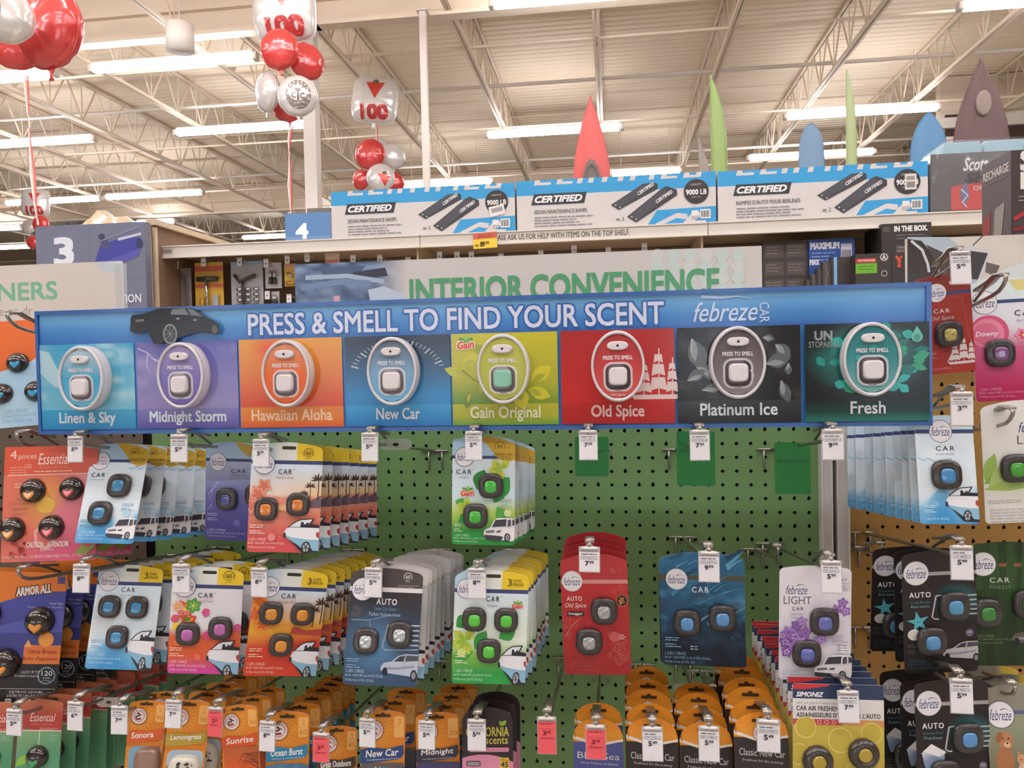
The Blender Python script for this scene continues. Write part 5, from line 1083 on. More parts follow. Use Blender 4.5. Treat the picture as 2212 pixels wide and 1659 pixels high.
def D_swagger(p):
    H = p.H; p.field(-p.hump-1, H, lambda u, v: mix(lin('#b8383c'), lin('#a62c30'), (v)/H), 12, 12); p.field(27, 33, '#cf8f8a', 8, 1); p.field(33, H, lambda u, v: mix(lin('#bd2f33'), lin('#9c2429'), (v-33)/H), 10, 10)
    for x, y, r, a in ((90, 38, 6, 0), (80, 43, 4, 60), (8, 84, 8, 120), (16, 92, 7, 10), (4, 98, 4, 200), (72, 108, 6, 0), (90, 120, 8, 90), (78, 130, 9, 200), (92, 142, 7, 20), (84, 150, 6, 100), (68, 140, 4, 300), (60, 120, 5, 30), (10, 110, 5, 60)): swirl(p, x, y, r, '#c9685c', a)
    for k in range(4): p.ring(84+6*math.cos(k*1.57), 138+8*math.sin(k*1.57), 8, 8, .7, '#c4605a')
    p.line([(4, 112), (14, 96), (26, 86)], .9, '#d38a78'); fzlogo(p, 17, 29, 15.5, '#c9c3c8'); p.text('AUTO', 8, 52, 31, 58.5, '#f0e0de', bold=.015, space=1.15); p.text('Old Spice', 5, 62, 37, 70.5, '#f2e4e0', shear=.3, res=3); p.rect(8, 74.5, 33, 81.5, '#3b2a2c'); p.text('Swagger', 10, 76, 31, 80.5, '#efe3e0', bold=.02)
    p.ell(90, 58, 8.6, 9, '#2e2627', 24); p.ring(90, 58, 8.6, 9, .8, '#c9885c')
    p.line([(87, 53), (90, 55), (93, 53), (91, 58), (94, 61), (90, 61), (88, 65), (87, 60), (85, 57)], 1.6, '#c98a4c'); p.line([(89, 55), (89, 63)], 2.2, '#c98a4c')
    p.rrect(75, 10, 82, 17, 2.4, '#c9625f'); p.rrect(76.5, 11.5, 80.5, 15.5, 1.6, '#b8383c'); p.line([(84, 12), (90, 12)], 1, '#c9625f'); p.line([(84, 15), (90, 15)], 1, '#c9625f'); p.ell(77, 112, 8, 8, '#c25a5c', 18); p.greek(84, 109, 94, 3, 1.6, 1.2, '#ecd0cc', 2); fine(p, 10, H-20, ['2 CLIPS / 2 PINCES', 'EACH / CHACUNE 2.2 mL', 'TOTAL 4.4 mL (0.14 FL OZ)'], 54, 3.6, '#c8605c')
def D_ocean(p):
    H = p.H; p.field(-p.hump-1, H, lambda u, v: mix(mix(lin('#2f6d94'), lin('#161d2b'), (v)/H*1.25+.1*math.sin(u*.1+v*.05)), lin('#4f9cc4'), max(0, nB(u*.05+v*.045, v*.07-u*.03)-.55)*2.2*(1 if v < 96 else .15)), 26, 34); p.field(20, 26, '#55503e', 8, 1)
    rr = random.Random(8)
    for k in range(34):
        x, y = rr.random()*90, rr.random()*92-4; L = 12+rr.random()*26; a = -38+rr.random()*22; p.line([(x, y), (x+L*.5*math.cos(R(a)), y+L*.5*math.sin(R(a))-1.5), (x+L*math.cos(R(a)), y+L*math.sin(R(a)))], 1+4.5*rr.random(), ('#2f6f98', '#3f86b0', '#1f4262', '#255478', '#5fa3c6')[k % 5], taper=True)
    p.line([(44, 78), (60, 66), (74, 56)], 3, '#6a94b4', taper=True); p.line([(20, 10), (34, 2)], 1.4, '#9cc6dc', taper=True)
    fzlogo(p, 20, 25, 13, '#c9ccd2'); p.text('CAR', 38, 34, 58, 41, '#e0e6ea', bold=.015, space=1.3); p.text('OCEAN', 40, 45, 57, 48.5, '#5a5c56', res=1, space=1.2); p.greek(84, 52, 96, 4, 1.8, 1.6, '#6f5f4c', 4); smalltxt(p, 4, 97, '#7fa8c4', 18); p.greek(34, 107, 43, 2, 2.2, 1, '#9fb4c4', 4); bottomtext(p, 2, '#8fc0dc', 3, H-17, '2.2 mL (0.07 FL OZ LIQ.)', 'TOTAL 4.4 mL (0.14 FL OZ)', 48, 3.8)
def D_lavender(p):
    H = p.H; p.field(-p.hump-1, H, lambda u, v: mix(lin('#e8e4ea'), lin('#cdbfdc'), max(0, nA(u*.05, v*.05)-.45)*1.6*(1 if 40 < v < 120 else .2)), 18, 26)
    fztext(p, 9, 24, 39, 37); p.text('LIGHT', 6, 40, 45, 51.5, '#67646e', res=2); p.text('CAR', 18, 55.5, 34, 60.5, '#55535e', bold=.01, space=1.3); p.text('Lavender', 16, 64, 34, 67.4, '#6a6574', res=1); p.text('Lavande', 17, 69, 33, 72.4, '#8a8594', res=1)
    rr = random.Random(9)
    for x, y, s in ((80, 58, 9), (88, 48, 8), (92, 60, 8), (76, 64, 8), (24, 82, 9), (32, 76, 8), (12, 92, 10), (22, 98, 11), (36, 92, 10), (8, 106, 10), (20, 112, 10), (50, 106, 9), (10, 120, 9), (58, 100, 8), (30, 104, 9), (4, 96, 7)): flower(p, x, y, s, ('#8f62ae', '#a57cc0', '#7a4c9c')[rr.randrange(3)], ('#b796cf', '#c4a8d8', '#9a74b8')[rr.randrange(3)], 5, rr.random()*70, '#6b3f8c')
    p.text('60', 84, 10, 92, 15, '#6b6478', res=1); p.greek(84, 18, 96, 4, 1.8, 1.4, '#a59cab', 3); p.greek(66, 94, 94, 2, 1.7, 1, '#a39aae', 5); p.greek(72, 100, 94, 2, 1.7, 1, '#a39aae', 6); p.ell(88, 113, 6, 6, '#f0eef2', 14); p.greek(80, 108, 94, 3, 1.8, 1.6, '#5c5666', 7); bottomtext(p, 2, '#9cb0cc', 4, H-17, w=46, h=3.6); suv(p, 47, 122, 54, 36)
def star5(p, cx, cy, r, c, a0=-90):
    P = []
    for k in range(5):
        a = R(a0+72*k); P += [(cx+r*math.cos(a), cy+r*math.sin(a)), (cx+r*.36*math.cos(a+R(36)), cy+r*.36*math.sin(a+R(36)))]
    p.poly(P, c)
    for k in range(5): p.line([(cx, cy), (cx+r*.8*math.cos(R(a0+72*k)), cy+r*.8*math.sin(R(a0+72*k)))], r*.06, '#3f98a8')
def vents(p, u, v):
    for k in range(5): p.rect(u+18, v+k*6.6, 100, v+2+k*6.6, '#bdbcbc')
    p.line([(u-1, v), (u-7, v+30), (u-3, v+33), (u+2, v+33)], 2, '#c9c8c8'); p.line([(u-1, v), (u+12, v-1)], 1.6, '#c9c8c8')
def D_auto(p, scent1, scent2, art):
    H = p.H; p.field(-p.hump-1, 24, '#332b29', 16, 2); p.field(24, 29, '#a8a3a2', 8, 1); p.field(29, H, lambda u, v: mix(lin('#2c2626'), lin('#2f8f96'), max(0, 1-math.hypot((u-74)/34, (v-(66 if v < 80 else 70))/26))*.8), 20, 28)
    fzlogo(p, 19, 25, 17, '#c9c6c8'); p.text('AUTO', 9, 52, 38, 59.5, '#ececec', bold=.02, space=1.2); p.text(scent1, 10, 64, 37, 68, '#4f8a9a', res=1); p.text(scent2, 11, 70, 36, 74, '#7fb3c0', res=1); vents(p, 46, 58)
    if art == 'star': star5(p, 20, 94, 16, '#62bcc8', -100); p.ell(14, 112, 9, 8, '#ddd8d0', 16); 
    else:
        for k, (c, d) in enumerate((('#cfd3da', 0), ('#b3bccb', 4), ('#9aa8c0', 8), ('#8496b4', 12))): p.poly([(6+d*.2, 92+d), (22, 84+d), (38, 90+d), (34, 100+d), (12, 104+d)], c)
        p.poly([(8, 90), (20, 80), (40, 92), (30, 98)], '#e6e4e2')
    if art == 'star':
        for a in (-150, -120, -90, -60, -30): p.line([(14, 119), (14+8*math.cos(R(a)), 112+7*math.sin(R(a)))], .5, '#b5aea6')
    p.ell(89, 112, 5.5, 5.5, '#6f6c7c', 14); p.rect(86, 110.5, 92, 112, '#b9b6c0'); smalltxt(p, 4, 126, '#55505a', 18); bottomtext(p, 2, '#3f6474', 4, H-20, w=46, h=3.6); coupe(p, 52, 124, 50, 30, '#bdb8b8')
def D_forest(p):
    H = p.H; p.field(-p.hump-1, H, lambda u, v: mix(lin('#20311c'), lin('#3d5f2c'), max(0, nB(u*.12, v*.02)-.35)*1.6*(1-v/H*.7)), 20, 20); p.field(24, 29, '#8a5a38', 8, 1)
    for x, w_ in ((10, 6), (30, 9), (52, 7), (72, 10), (92, 6)): p.poly([(x, -4), (x+w_, -4), (x+w_*1.4, 60), (x-w_*.4, 60)], '#33522a')
    fzlogo(p, 20, 25, 17, '#8f7f7c'); p.text('CAR', 28, 44, 54, 51, '#cfd0c4', bold=.01, space=1.3); p.text('FOREST', 28, 55, 56, 60, '#7d8a70', res=1, space=1.2); bottomtext(p, 2, '#8a9a78', 6, 124, '2.2 mL (0.07 FL OZ LIQ.)', 'TOTAL 4.4 mL (0.14 FL OZ)', 50, 3.6); coupe(p, 56, 110, 48, 34, '#5f5a54')
def D_linen1(p):
    p.field(-p.hump-1, 22, '#c3dbe8', 16, 2); p.poly([(50, 8), (98, 8), (98, 14), (56, 14)], '#d9bb4a'); p.field(19, 26, NAVY, 8, 1); linen_bg(p, 26); p.poly([(4, 70), (14, 74), (26, 70), (40, 75), (58, 71), (66, 75), (40, 118), (12, 140), (4, 132)], '#d6e2ea'); p.line([(2, 68), (12, 73), (20, 69), (32, 76), (46, 72), (60, 70)], 2.2, '#8fc0dc'); common(p, 'Linen & Sky', '#6f8296', cb=(34, 48, 66, 56), circ=(44, 22, 20), sb=(34, 60, 66, 64)); p.ell(26, 148, 7.5, 7, '#7fb3d8', 14); smalltxt(p, 7, 150, '#cfe3f2', 20); fine(p, 9, 171, ['2 mL (0.06 FL OZ LIQ.)'], 62, 5, '#dcebf5'); conv(p, 44, 118, 58, 60)
def D_light(p):
    H = p.H; p.field(-p.hump-1, H, lambda u, v: mix(lin('#e9e8e4'), lin('#c9d9a0'), max(0, 1-abs(v-88-.3*u)/36)*max(0, nA(u*.05, v*.05))), 14, 22)
    for x, y, L, w_, a, c in ((2, 100, 40, 8, -70, '#9cbc5c'), (0, 104, 60, 10, -25, '#86ae48'), (6, 110, 50, 9, -50, '#b5cc7c'), (0, 112, 80, 8, -8, '#a8c468')): p.poly(leafshape(x, y, L, w_, a), c)
    fztext(p, 46, 22, 88, 36); p.text('LIGHT', 44, 40, 92, 52, '#6a6a6a', res=2); p.text('CAR', 62, 57, 84, 63, '#55535e', bold=.01, space=1.3); p.greek(4, 128, 50, 2, 1.8, 1, '#b5b3b0', 3); p.greek(6, 140, 70, 5, 3, 1.2, '#c3c1be', 4)
def D_spice1(p):
    H = p.H; p.field(-p.hump-1, H, lambda u, v: mix(lin('#8f3a34'), lin('#9a302c'), v/H), 8, 8); p.field(26, 32, NAVY, 8, 1); p.field(32, H, lambda u, v: mix(lin('#a03a32'), lin('#b0342f'), (v-32)/H), 8, 10); fzlogo(p, 36, 26, 18, '#d5cdd0'); p.text('CAR', 28, 58, 58, 66, '#efe2de', bold=.01, space=1.3); p.text('Old Spice', 20, 72, 66, 82, '#e8d2cc', shear=.3, res=3); p.line([(34, 38), (82, 38), (92, 120)], .9, '#b9685c'); ship(p, 74, 170, 25, '#e3d6d2', '#a0302c'); smalltxt(p, 8, 142, '#d09a92', 22); fine(p, 6, H-12, ['1 CLIP - 2 mL (0.07 FL OZ LIQ.)'], 52, 4.4, '#e3bdb6')
    p.text('1', 60, 6, 64, 12, '#e8d2cc'); p.text('CLIP', 67, 6, 82, 12, '#e8d2cc')
def D_april(p):
    H = p.H; p.field(-p.hump-1, 24, '#d6e3e4', 16, 2); p.poly([(50, -4), (90, -2), (98, 10), (60, 12)], '#d9cf8a'); p.field(24, 29, NAVY, 8, 1); p.field(29, H, lambda u, v: mix(lin('#dfe0e8'), mix(lin('#d2628f'), lin('#b82058'), (v-90)/60), (v-56-.1*u)/30), 16, 24)
    p.ell(22, 70, 26, 25, '#d45a80', 30); p.ell(20, 71, 22, 21, '#e48aa4', 30); p.ell(18, 72, 17, 16, '#d9708f', 24); p.text('Downy', 4, 68, 34, 77, '#efe0e8', bold=.02, shear=.2); common(p, 'April Fresh', '#a4587c', cb=(56, 40, 84, 48), circ=(18, 27, 17), sb=(58, 53, 84, 57)); flower(p, 66, 76, 12, '#e58aa8', '#c9486f', 6); bottomtext(p, 2, '#e2a4bc', 4, H-19, w=56, h=3.8); conv(p, 66, 120, 44, 50)
def D_pets(p):
    H = p.H; p.field(-p.hump-1, 26, lambda u, v: mix(lin('#8f8a7c'), lin('#d6b93c'), (u-70)/8), 20, 2); p.field(26, 31, '#59628c', 8, 1); p.field(31, H, lambda u, v: mix(lin('#8f947a'), lin('#6f6a50'), (v-50)/60), 8, 10)
    p.ell(22, 66, 10, 12, '#b8805a', 16); p.ell(20, 92, 12, 18, '#a8714c', 16); p.ell(14, 62, 4, 8, '#9a6440', 10, 20); p.ell(24, 71, 4.5, 4, '#d9b48c', 10); p.ell(24, 69, 1.6, 1.3, '#3a2c28', 8); p.ell(19, 63, 1.2, 1.2, '#2c2422', 6); p.ell(26, 63, 1.2, 1.2, '#2c2422', 6)
    p.ell(42, 90, 7, 7, '#c9946c', 14); p.ell(44, 104, 9, 10, '#d6b494', 14); p.poly([(36, 86), (36, 78), (41, 84)], '#c08a60'); p.poly([(44, 84), (48, 78), (48, 88)], '#c08a60'); p.ell(40, 90, 1, 1, '#332a28', 6); p.ell(45, 90, 1, 1, '#332a28', 6); fzlogo(p, 18, 32, 18)
DES = {
 'linen2': (P_narr, D_linen2, [(61, 68, 20.5, '#3f86b5'), (37, 115, 20.5, '#3f86b5')]),
 'midnight2': (P_narr, D_midnight2, [(42, 92, 19.5, '#4a4e94'), (96, 84, 19.5, '#4a4e94')]),
 'hawaii2': (P_wide, D_hawaii2, [(25, 86, 16.5, '#d0782c'), (69, 79, 16.5, '#d0782c')]),
 'gain2': (P_narr, D_gain2, [(62, 71, 20, '#3fb53a'), (38, 119, 20, '#3fb53a')]),
 'linen3': (P_wide, D_linen3, [(26, 55, 17, '#3f8bbb'), (68, 55, 17, '#3f8bbb'), (44, 99, 17, '#3f8bbb')]),
 'island': (P_wide, D_island, [(27, 88, 17, '#b05fa4'), (72, 79, 17, '#b05fa4')]),
 'hawaii3': (P_wide, D_hawaii3, [(27, 55, 16.5, '#d68a22'), (70, 55, 16.5, '#d68a22'), (46, 100, 16.5, '#d68a22')]),
 'newcar': (P_wide, D_newcar, [(28, 89, 17.5, '#c3c9cc'), (73, 79, 17.5, '#c3c9cc')]),
 'gain3': (P_wide, D_gain3, [(28, 58, 16.5, '#4fc032'), (71, 58, 16.5, '#4fc032'), (49, 100, 16.5, '#4fc032')]),
 'swagger': (lambda: Pr(.098, 12, 170, 5), D_swagger, [(63, 73, 20, '#b9bcbb'), (39, 119, 20, '#b9bcbb')]),
 'ocean': (lambda: Pr(.122, 8, 132, 5), D_ocean, [(31, 78, 16.5, '#4f8fc8'), (73, 71, 16.5, '#4f8fc8')]),
 'lavender': (lambda: Pr(.098, 5, 163, 6), D_lavender, [(62, 75, 20.5, '#5f66b0'), (38, 122, 20.5, '#5f66b0')]),
 'breeze': (lambda: Pr(.1, 6, 168, 6), lambda p: D_auto(p, 'Ocean Breeze', 'Brise marine', 'star'), [(68, 72, 20.5, '#4f97c4'), (36, 121, 20.5, '#4f8fbf')]),
 'laundry': (lambda: Pr(.1, 6, 168, 6), lambda p: D_auto(p, 'Laundry Fresh', 'Fraicheur', 'towel'), [(68, 72, 20.5, '#4f8fc8'), (36, 121, 20.5, '#4f8fc8')]),
 'forest': (lambda: Pr(.1, 6, 168, 6), D_forest, [(22, 92, 20, '#2f7f2c'), (76, 80, 20, '#2f7f2c')]),
 'linen1': (lambda: Pr(.076, 6, 182, 5), D_linen1, [(47, 98, 26, '#3f86ba')]),
 'light': (lambda: Pr(.1, 8, 160, 6), D_light, [(40, 84, 20, '#3fa02c'), (88, 128, 20, '#3fa02c')]),
 'spice1': (lambda: Pr(.072, 6, 185, 5), D_spice1, [(52, 108, 26, '#c9bc78')]),
 'april': (lambda: Pr(.1, 8, 168, 5), D_april, [(33, 100, 20, '#7a4f80'), (96, 94, 20, '#7a4f80')]),
 'pets': (lambda: Pr(.1, 8, 165, 5), D_pets, [(46, 122, 20, '#3fa02c'), (90, 140, 20, '#3fa02c')]),
}
# ---- other makers' cards
def D_ess1(p):
    H = p.H; p.field(0, 31, lambda u, v: mix(lin('#d9573a'), lin('#cf5f4c'), u/100), 10, 4)
    p.field(31, H, lambda u, v: mix(mix(lin('#d8705c'), lin('#e0a24a'), max(0, 1-math.hypot((u-46)/34, (v-62)/34))), mix(lin('#d98a8c'), lin('#cf5a78'), (v-40)/70), (u-62+.5*(v-31))/22), 26, 22)
    p.rect(4, 30.2, 100, 31.4, '#e6b9a4'); p.text('4', 6, 4, 13, 13, '#f0d0c0'); p.text('pinces', 15, 8, 34, 15, '#eecbbb'); p.text('Essential', 36, 8, 70, 20, '#f2d9cd', shear=.25, res=3); p.text('BLENDS / MELANGES', 38, 22, 68, 24.4, '#d9806a', res=1); p.text('120', 22, 19, 29, 23.6, '#e9b7a4'); p.greek(6, 22, 30, 3, 1.6, 1.2, '#e09a84', 2); p.greek(32, 27, 76, 1, 1.6, 1, '#eec6b5', 3); p.greek(12, 40, 26, 2, 2, 1.2, '#e6b0a0', 4)
    p.text('citrus', 12, 55, 24, 59, '#b07a5a', res=1); p.text('pomegranate', 6, 60, 28, 64, '#b07a5a', res=1); p.text('agrumes', 10, 66, 26, 70, '#b07a5a', res=1); p.text('et grenade', 8, 71, 27, 75, '#b07a5a', res=1); p.text('pink', 84, 68, 92, 72, '#8f5a62', res=1); p.text('grapefruit', 80, 74, 99, 78, '#8f5a62', res=1)
    p.ell(46, 64, 10, 9, '#e0b04a', 18); p.poly([(36, 108), (34, 92), (40, 84), (52, 92), (58, 106), (48, 112)], '#e6a9a0'); p.poly([(38, 106), (37, 94), (42, 88), (51, 94), (55, 104), (48, 108)], '#d9706c')
    rr = random.Random(2)
    for k in range(26): p.ell(2+rr.random()*24, 88+rr.random()*30, 2.2, 2.0, ('#a83432', '#c24a40', '#8f2c2c')[k % 3], 8)
    p.poly(leafshape(78, 116, 24, 5, -20), '#8a9a4c'); p.ell(92, 104, 6, 6, '#c94a4a', 16); p.text('CAUTION', 27, 103, 45, 109, '#f4e2da', bold=.02); p.text('ATTENTION', 49, 103, 71, 109, '#f4e2da', bold=.02); p.text('IRRITANT', 42, 110, 56, 113, '#eecdc2', res=1); p.text('4 CLIPS / PINCES (2.5 mL EACH / CHACUNE) TOTAL / TOTALE: 10 mL', 3, 117, 96, 121, '#f0d6cc', res=1)
def D_ess0(p):
    H = p.H; p.field(0, H, lambda u, v: mix(lin('#93bedb'), lin('#b9d6e4'), nA(u*.06, v*.06)), 20, 20); p.poly([(0, 0), (100, 0), (100, 22), (92, 30), (70, 46), (40, 54), (0, 56)], '#dc6a30'); p.text('4', 6, 4, 13, 13, '#f0d0c0'); p.rrect(88, 94, 100, 109, 2, '#d3e2ea'); p.text('CLIPS / PINCES', 48, 93, 70, 96.5, '#7aa0bc', res=1); p.text('(2.5 mL EACH / CHACUNE)', 46, 98, 78, 101.5, '#7aa0bc', res=1); p.text('TOTAL / TOTALE: 10 mL', 46, 103, 74, 106.5, '#7aa0bc', res=1)
def D_armor(p):
    H = p.H
    p.field(0, 92, lambda u, v: mix(lin('#4a4fa0'), lin('#3f4488'), (v-30)/50), 8, 10); p.field(92, H, '#2c2626', 4, 1); p.poly([(0, 0), (100, 0)]+[(100-5*k, 20+.0030*(5*k)**2) for k in range(21)], '#e07c2c')
    p.poly([(28, 60), (100, 40), (100, 64), (28, 66)], '#585cae'); p.rect(62, 78, 100, 98, '#dd7a3c'); p.text('ARMOR ALL', 48, 17, 86, 27, '#55221c', bold=.06, shear=.15, rot=-8); p.text('ARMOR ALL', 49, 17.6, 85, 26.4, '#f0e6e0', bold=.03, shear=.15, rot=-8); p.rect(90, 4, 98, 12, '#5a4a7a'); p.text('Vent Clips', 84, 32, 98, 35, '#e0e0ea', res=1); p.text("Pinces pour bouche d'aeration", 62, 36, 98, 39, '#c9c9dc', res=1)
    p.text('Citrus Breeze', 66, 82, 96, 87, '#a8461c', bold=.01, res=1); p.text("Brise d'agrumes", 62, 90, 97, 95, '#a8461c', bold=.01, res=1); p.ell(84, 72, 8, 8, '#e89a3c', 20); p.ell(84, 72, 6.4, 6.4, '#ef9f4a', 18); p.poly([(62, 80), (66, 72), (70, 80)], '#e8a060')
    for k in range(22): p.ell(88+8.5*math.cos(k*.2856), 110+8.5*math.sin(k*.2856), .9, .9, '#9cc0d2', 6)
    p.text('120', 83, 105, 94, 110, '#e6e6e8'); p.text('DAYS', 85, 111.5, 92, 113.4, '#cfd6da', res=1); p.text('JOURS', 84.6, 114.6, 92.6, 116.4, '#cfd6da', res=1); p.text('LASTS UP TO', 62, 105, 81, 108, '#d9d6d4', res=1); p.text("DURENT JUSQU'A", 56, 109.4, 81, 112.4, '#d9d6d4', res=1)
    p.line([(42, 140), (42, 124), (98, 124), (98, 140), (42, 140)], .6, '#bdb8b4'); p.text('DESTROYS ODOURS', 52, 126, 86, 128.8, '#e3e0dc', res=1); p.text('DETRUIT LES ODEURS', 50, 130, 88, 132.8, '#e3e0dc', res=1); p.text('HACUNE)', 16, 132, 33, 137, '#e3e0dc', res=1)
    p.rrect(48, 134.5, 55, 138.8, 1.6, '#d5d0cb'); p.rect(48, 136.4, 55, 137, '#2c2626'); p.poly([(66, 138), (68, 134), (72, 136), (75, 133.6), (73, 138.6), (69, 138)], '#d5d0cb'); p.rect(84, 136.6, 93, 138.6, '#d5d0cb'); p.line([(90, 136), (88, 134), (91, 133)], .6, '#d5d0cb')
    for x in (60, 79): 
        for k in range(4): p.rect(x, 134+k*1.3, x+.6, 134.7+k*1.3, '#d5d0cb')
def D_ess3(p):
    p.field(-p.hump-1, 62, lambda u, v: mix(lin('#b56a4c'), lin('#b0413a'), (v-4)/28), 14, 6); p.text('Essential', 26, 24, 84, 42, '#f0d8cc', shear=.25, res=3); p.text('BLENDS / MELANGES', 30, 46, 78, 49.5, '#d08a78', res=1); p.ell(20, 66, 9, 9, '#3f7f66', 14); p.greek(50, 56, 96, 2, 2, 1.4, '#dca090', 3)
    p.field(62, p.H, lambda u, v: mix(lin('#7ea878'), lin('#5a9a72'), (v-62)/60+(u-50)/200), 10, 10); p.rect(0, 60.5, 100, 63, '#e0c8b8'); p.rect(49, 62, 51, 112, '#cfe0d0'); p.greek(74, 72, 96, 3, 2.4, 2, '#8fc0a4', 5); p.poly(leafshape(0, 140, 40, 9, -40), '#8abf4a')
def ahlogo(p, cx, cy, r):
    p.ell(cx, cy, r, r, '#a8343a', 30); p.ell(cx, cy, r*.93, r*.93, '#efe6e2', 30); p.ell(cx, cy, r*.66, r*.66, '#a8343a', 26); p.ell(cx, cy, r*.6, r*.6, '#efe6e2', 26)
    p.arctext('ARM & HAMMER', cx, cy, r*.69, r*.3, 160, 380, '#a8343a')
    p.line([(cx-r*.34, cy+r*.34), (cx-r*.36, cy-r*.02), (cx-r*.05, cy-r*.0), (cx+r*.14, cy-r*.26)], r*.2, '#5a3a34'); p.line([(cx-r*.36, cy+r*.36), (cx+r*.3, cy+r*.3)], r*.22, '#a8343a'); p.line([(cx-r*.1, cy-r*.3), (cx+r*.36, cy-r*.1)], r*.1, '#5a3a34'); p.rect(cx-r*.24, cy-r*.44, cx+r*.02, cy-r*.22, '#5a3a34')
def mk_ah(name, band, pic, num='2', days='90', body='#dd8426', low=None, small=None):
    def f(p):
        H = p.H; p.field(-p.hump-1, H, lambda u, v: mix(lin(body), lin('#e39a34'), max(0, 1-math.hypot((u-30)/60, (v-30)/50))), 12, 14)
        for k in range(24):
            a = k*15; p.poly([(30+24*math.cos(R(a-2)), 34+24*math.sin(R(a-2))), (30+44*math.cos(R(a)), 34+44*math.sin(R(a))), (30+24*math.cos(R(a+2)), 34+24*math.sin(R(a+2)))], '#edb556')
        p.rrect(74, 4, 97, 50, 5, '#eab263'); p.text(num, 82, 10, 90, 22, '#d9842c'); p.text(days, 77, 32, 95, 44, '#d9842c', bold=.01); p.rect(74, 26, 97, 27, '#e39a4a'); p.text('POUR LA', 44, 3, 66, 6, '#9a5a1c', res=1)
        ahlogo(p, 29, 34, 22); p.rrect(30, -1, 66, 5, 2.8, '#4a3420'); p.ell(48, -.5, 5, 4, '#4a3420', 12)
        p.poly([(0, 76), (20, 70), (60, 74), (96, 66), (98, 84), (90, 96), (40, 102), (0, 104)], band)
        p.text(name, 12, 77, 86 if len(name) > 6 else 72, 92, '#f2ece6', bold=.02, shear=.15, rot=-3)
        if small: p.text(small, 14, 96, 90, 100.5, '#dfe3ea', res=1, rot=-3)
        p.field(112, H, low or body, 8, 8); pic(p)
    return f
def pc_sonora(p): p.rrect(8, 112, 96, 215, 16, '#7fa6bc'); p.poly([(40, 150), (60, 112), (92, 112), (96, 215), (30, 215)], '#8a6a58')
def pc_lemon(p): p.rrect(8, 112, 96, 215, 16, '#a9bccc'); p.field(150, 215, '#7f8a5c', 6, 2, 9, 95)
def pc_sunrise(p):
    p.field(100, 215, lambda u, v: mix(lin('#b5623a'), lin('#d9602c'), (v-100)/60), 6, 8, 4, 98); rr = random.Random(4)
    for k in range(16): x = 50+rr.random()*46; p.line([(98, 112+rr.random()*50), (x, 110+rr.random()*40), (x-20*rr.random(), 124+rr.random()*40)], 1.2, '#5b3526', taper=True)
def pc_burst(p): p.rrect(12, 108, 96, 215, 14, '#4f7f9c'); p.field(110, 215, lambda u, v: mix(lin('#6a94b4'), lin('#2f5a80'), nB(u*.1, v*.08)), 10, 10, 16, 92)
def pc_out(p): p.field(100, 215, '#4a443c', 4, 4, 2, 98)
def pc_new(p):
    p.field(104, 215, lambda u, v: mix(lin('#5d5a5c'), lin('#3f3e44'), (v-104)/60), 6, 6, 2, 98)
    for k in range(4): p.poly([(30+k*9, 118+k*2), (36+k*9, 110+k), (40+k*9, 140), (32+k*9, 148)], '#cfc4b0')
def pc_mid(p): p.field(104, 215, lambda u, v: mix(lin('#4a4a70'), lin('#6a5f9c'), (v-104)/60), 6, 6, 2, 98)
def D_calif(p):
    H = p.H; p.field(-p.hump-1, 74, '#33292a', 16, 2); p.field(62, H, [(0, '#d98fa8'), (1, '#cf7f9c')], 6, 4); p.poly([(0, 60), (100, 60)]+[(100-5*k, 66+.004*(60-5*k)**2) for k in range(21)], '#33292a')
    p.text('CALIFORNIA', 8, 14, 92, 32, '#cdbf4a', bold=.01); p.text('scents', 46, 34, 90, 46, '#cdbf4a', bold=.01); p.poly(leafshape(78, 12, 14, 4, -50), '#7fa83c'); p.poly(leafshape(78, 12, 11, 3, -110), '#7fa83c'); p.rrect(14, 53, 92, 61, 3, '#d98fa8'); p.text('TROPICAL BLOOMS', 20, 55, 88, 59, '#8f4460', res=1); p.rect(74, 72, 92, 96, '#d9b93c'); p.text('45', 76, 80, 90, 90, '#332a26', bold=.03); p.greek(76, 74, 90, 2, 1.6, 1, '#6b5a24', 2)
    p.rrect(8, 78, 36, 88, 3, '#55464c'); p.rrect(10, 79.5, 34, 86.5, 2, '#9c8f98'); p.line([(22, 90), (22, 110), (18, 124)], 1.2, '#4a3a40'); p.line([(22, 104), (27, 112)], 1, '#4a3a40')
def mk_arch(t1, c, sub):
    def f(p):
        H = p.H; p.field(-p.hump-1, 26, lambda u, v: mix(lin('#df8a24'), lin('#e6a03c'), max(0, 1-math.hypot((u-50)/50, (v-4)/34))), 24, 6)
        p.field(10, H, c, 4, 1); p.poly([(0, -2), (50, 14), (100, 4), (100, 8), (50, 19), (0, 4)], '#e8e0d8'); p.poly([(0, -2), (8, -12), (92, -12), (100, 4), (50, 14)], '#e09430')
        for k in range(20): a = 180+k*9.4; p.poly([(50+14*math.cos(R(a-2)), 8+14*math.sin(R(a-2))), (50+34*math.cos(R(a)), 8+30*math.sin(R(a))), (50+14*math.cos(R(a+2)), 8+14*math.sin(R(a+2)))], '#efc060')
        ahlogo(p, 50, 2, 15); p.rrect(34, -24, 68, -18, 2.8, '#4a3420'); p.ell(51, -24, 5, 4.5, '#4a3420', 12); p.text(t1, 8, 29, 92, 42, '#cfc9c8', bold=.0, rot=2, res=2); p.text(sub, 14, 47, 88, 53.5, '#c3c0c2', shear=.15, rot=3, res=1); p.rect(3, -10, 5, 2, '#b5661c')
    return f
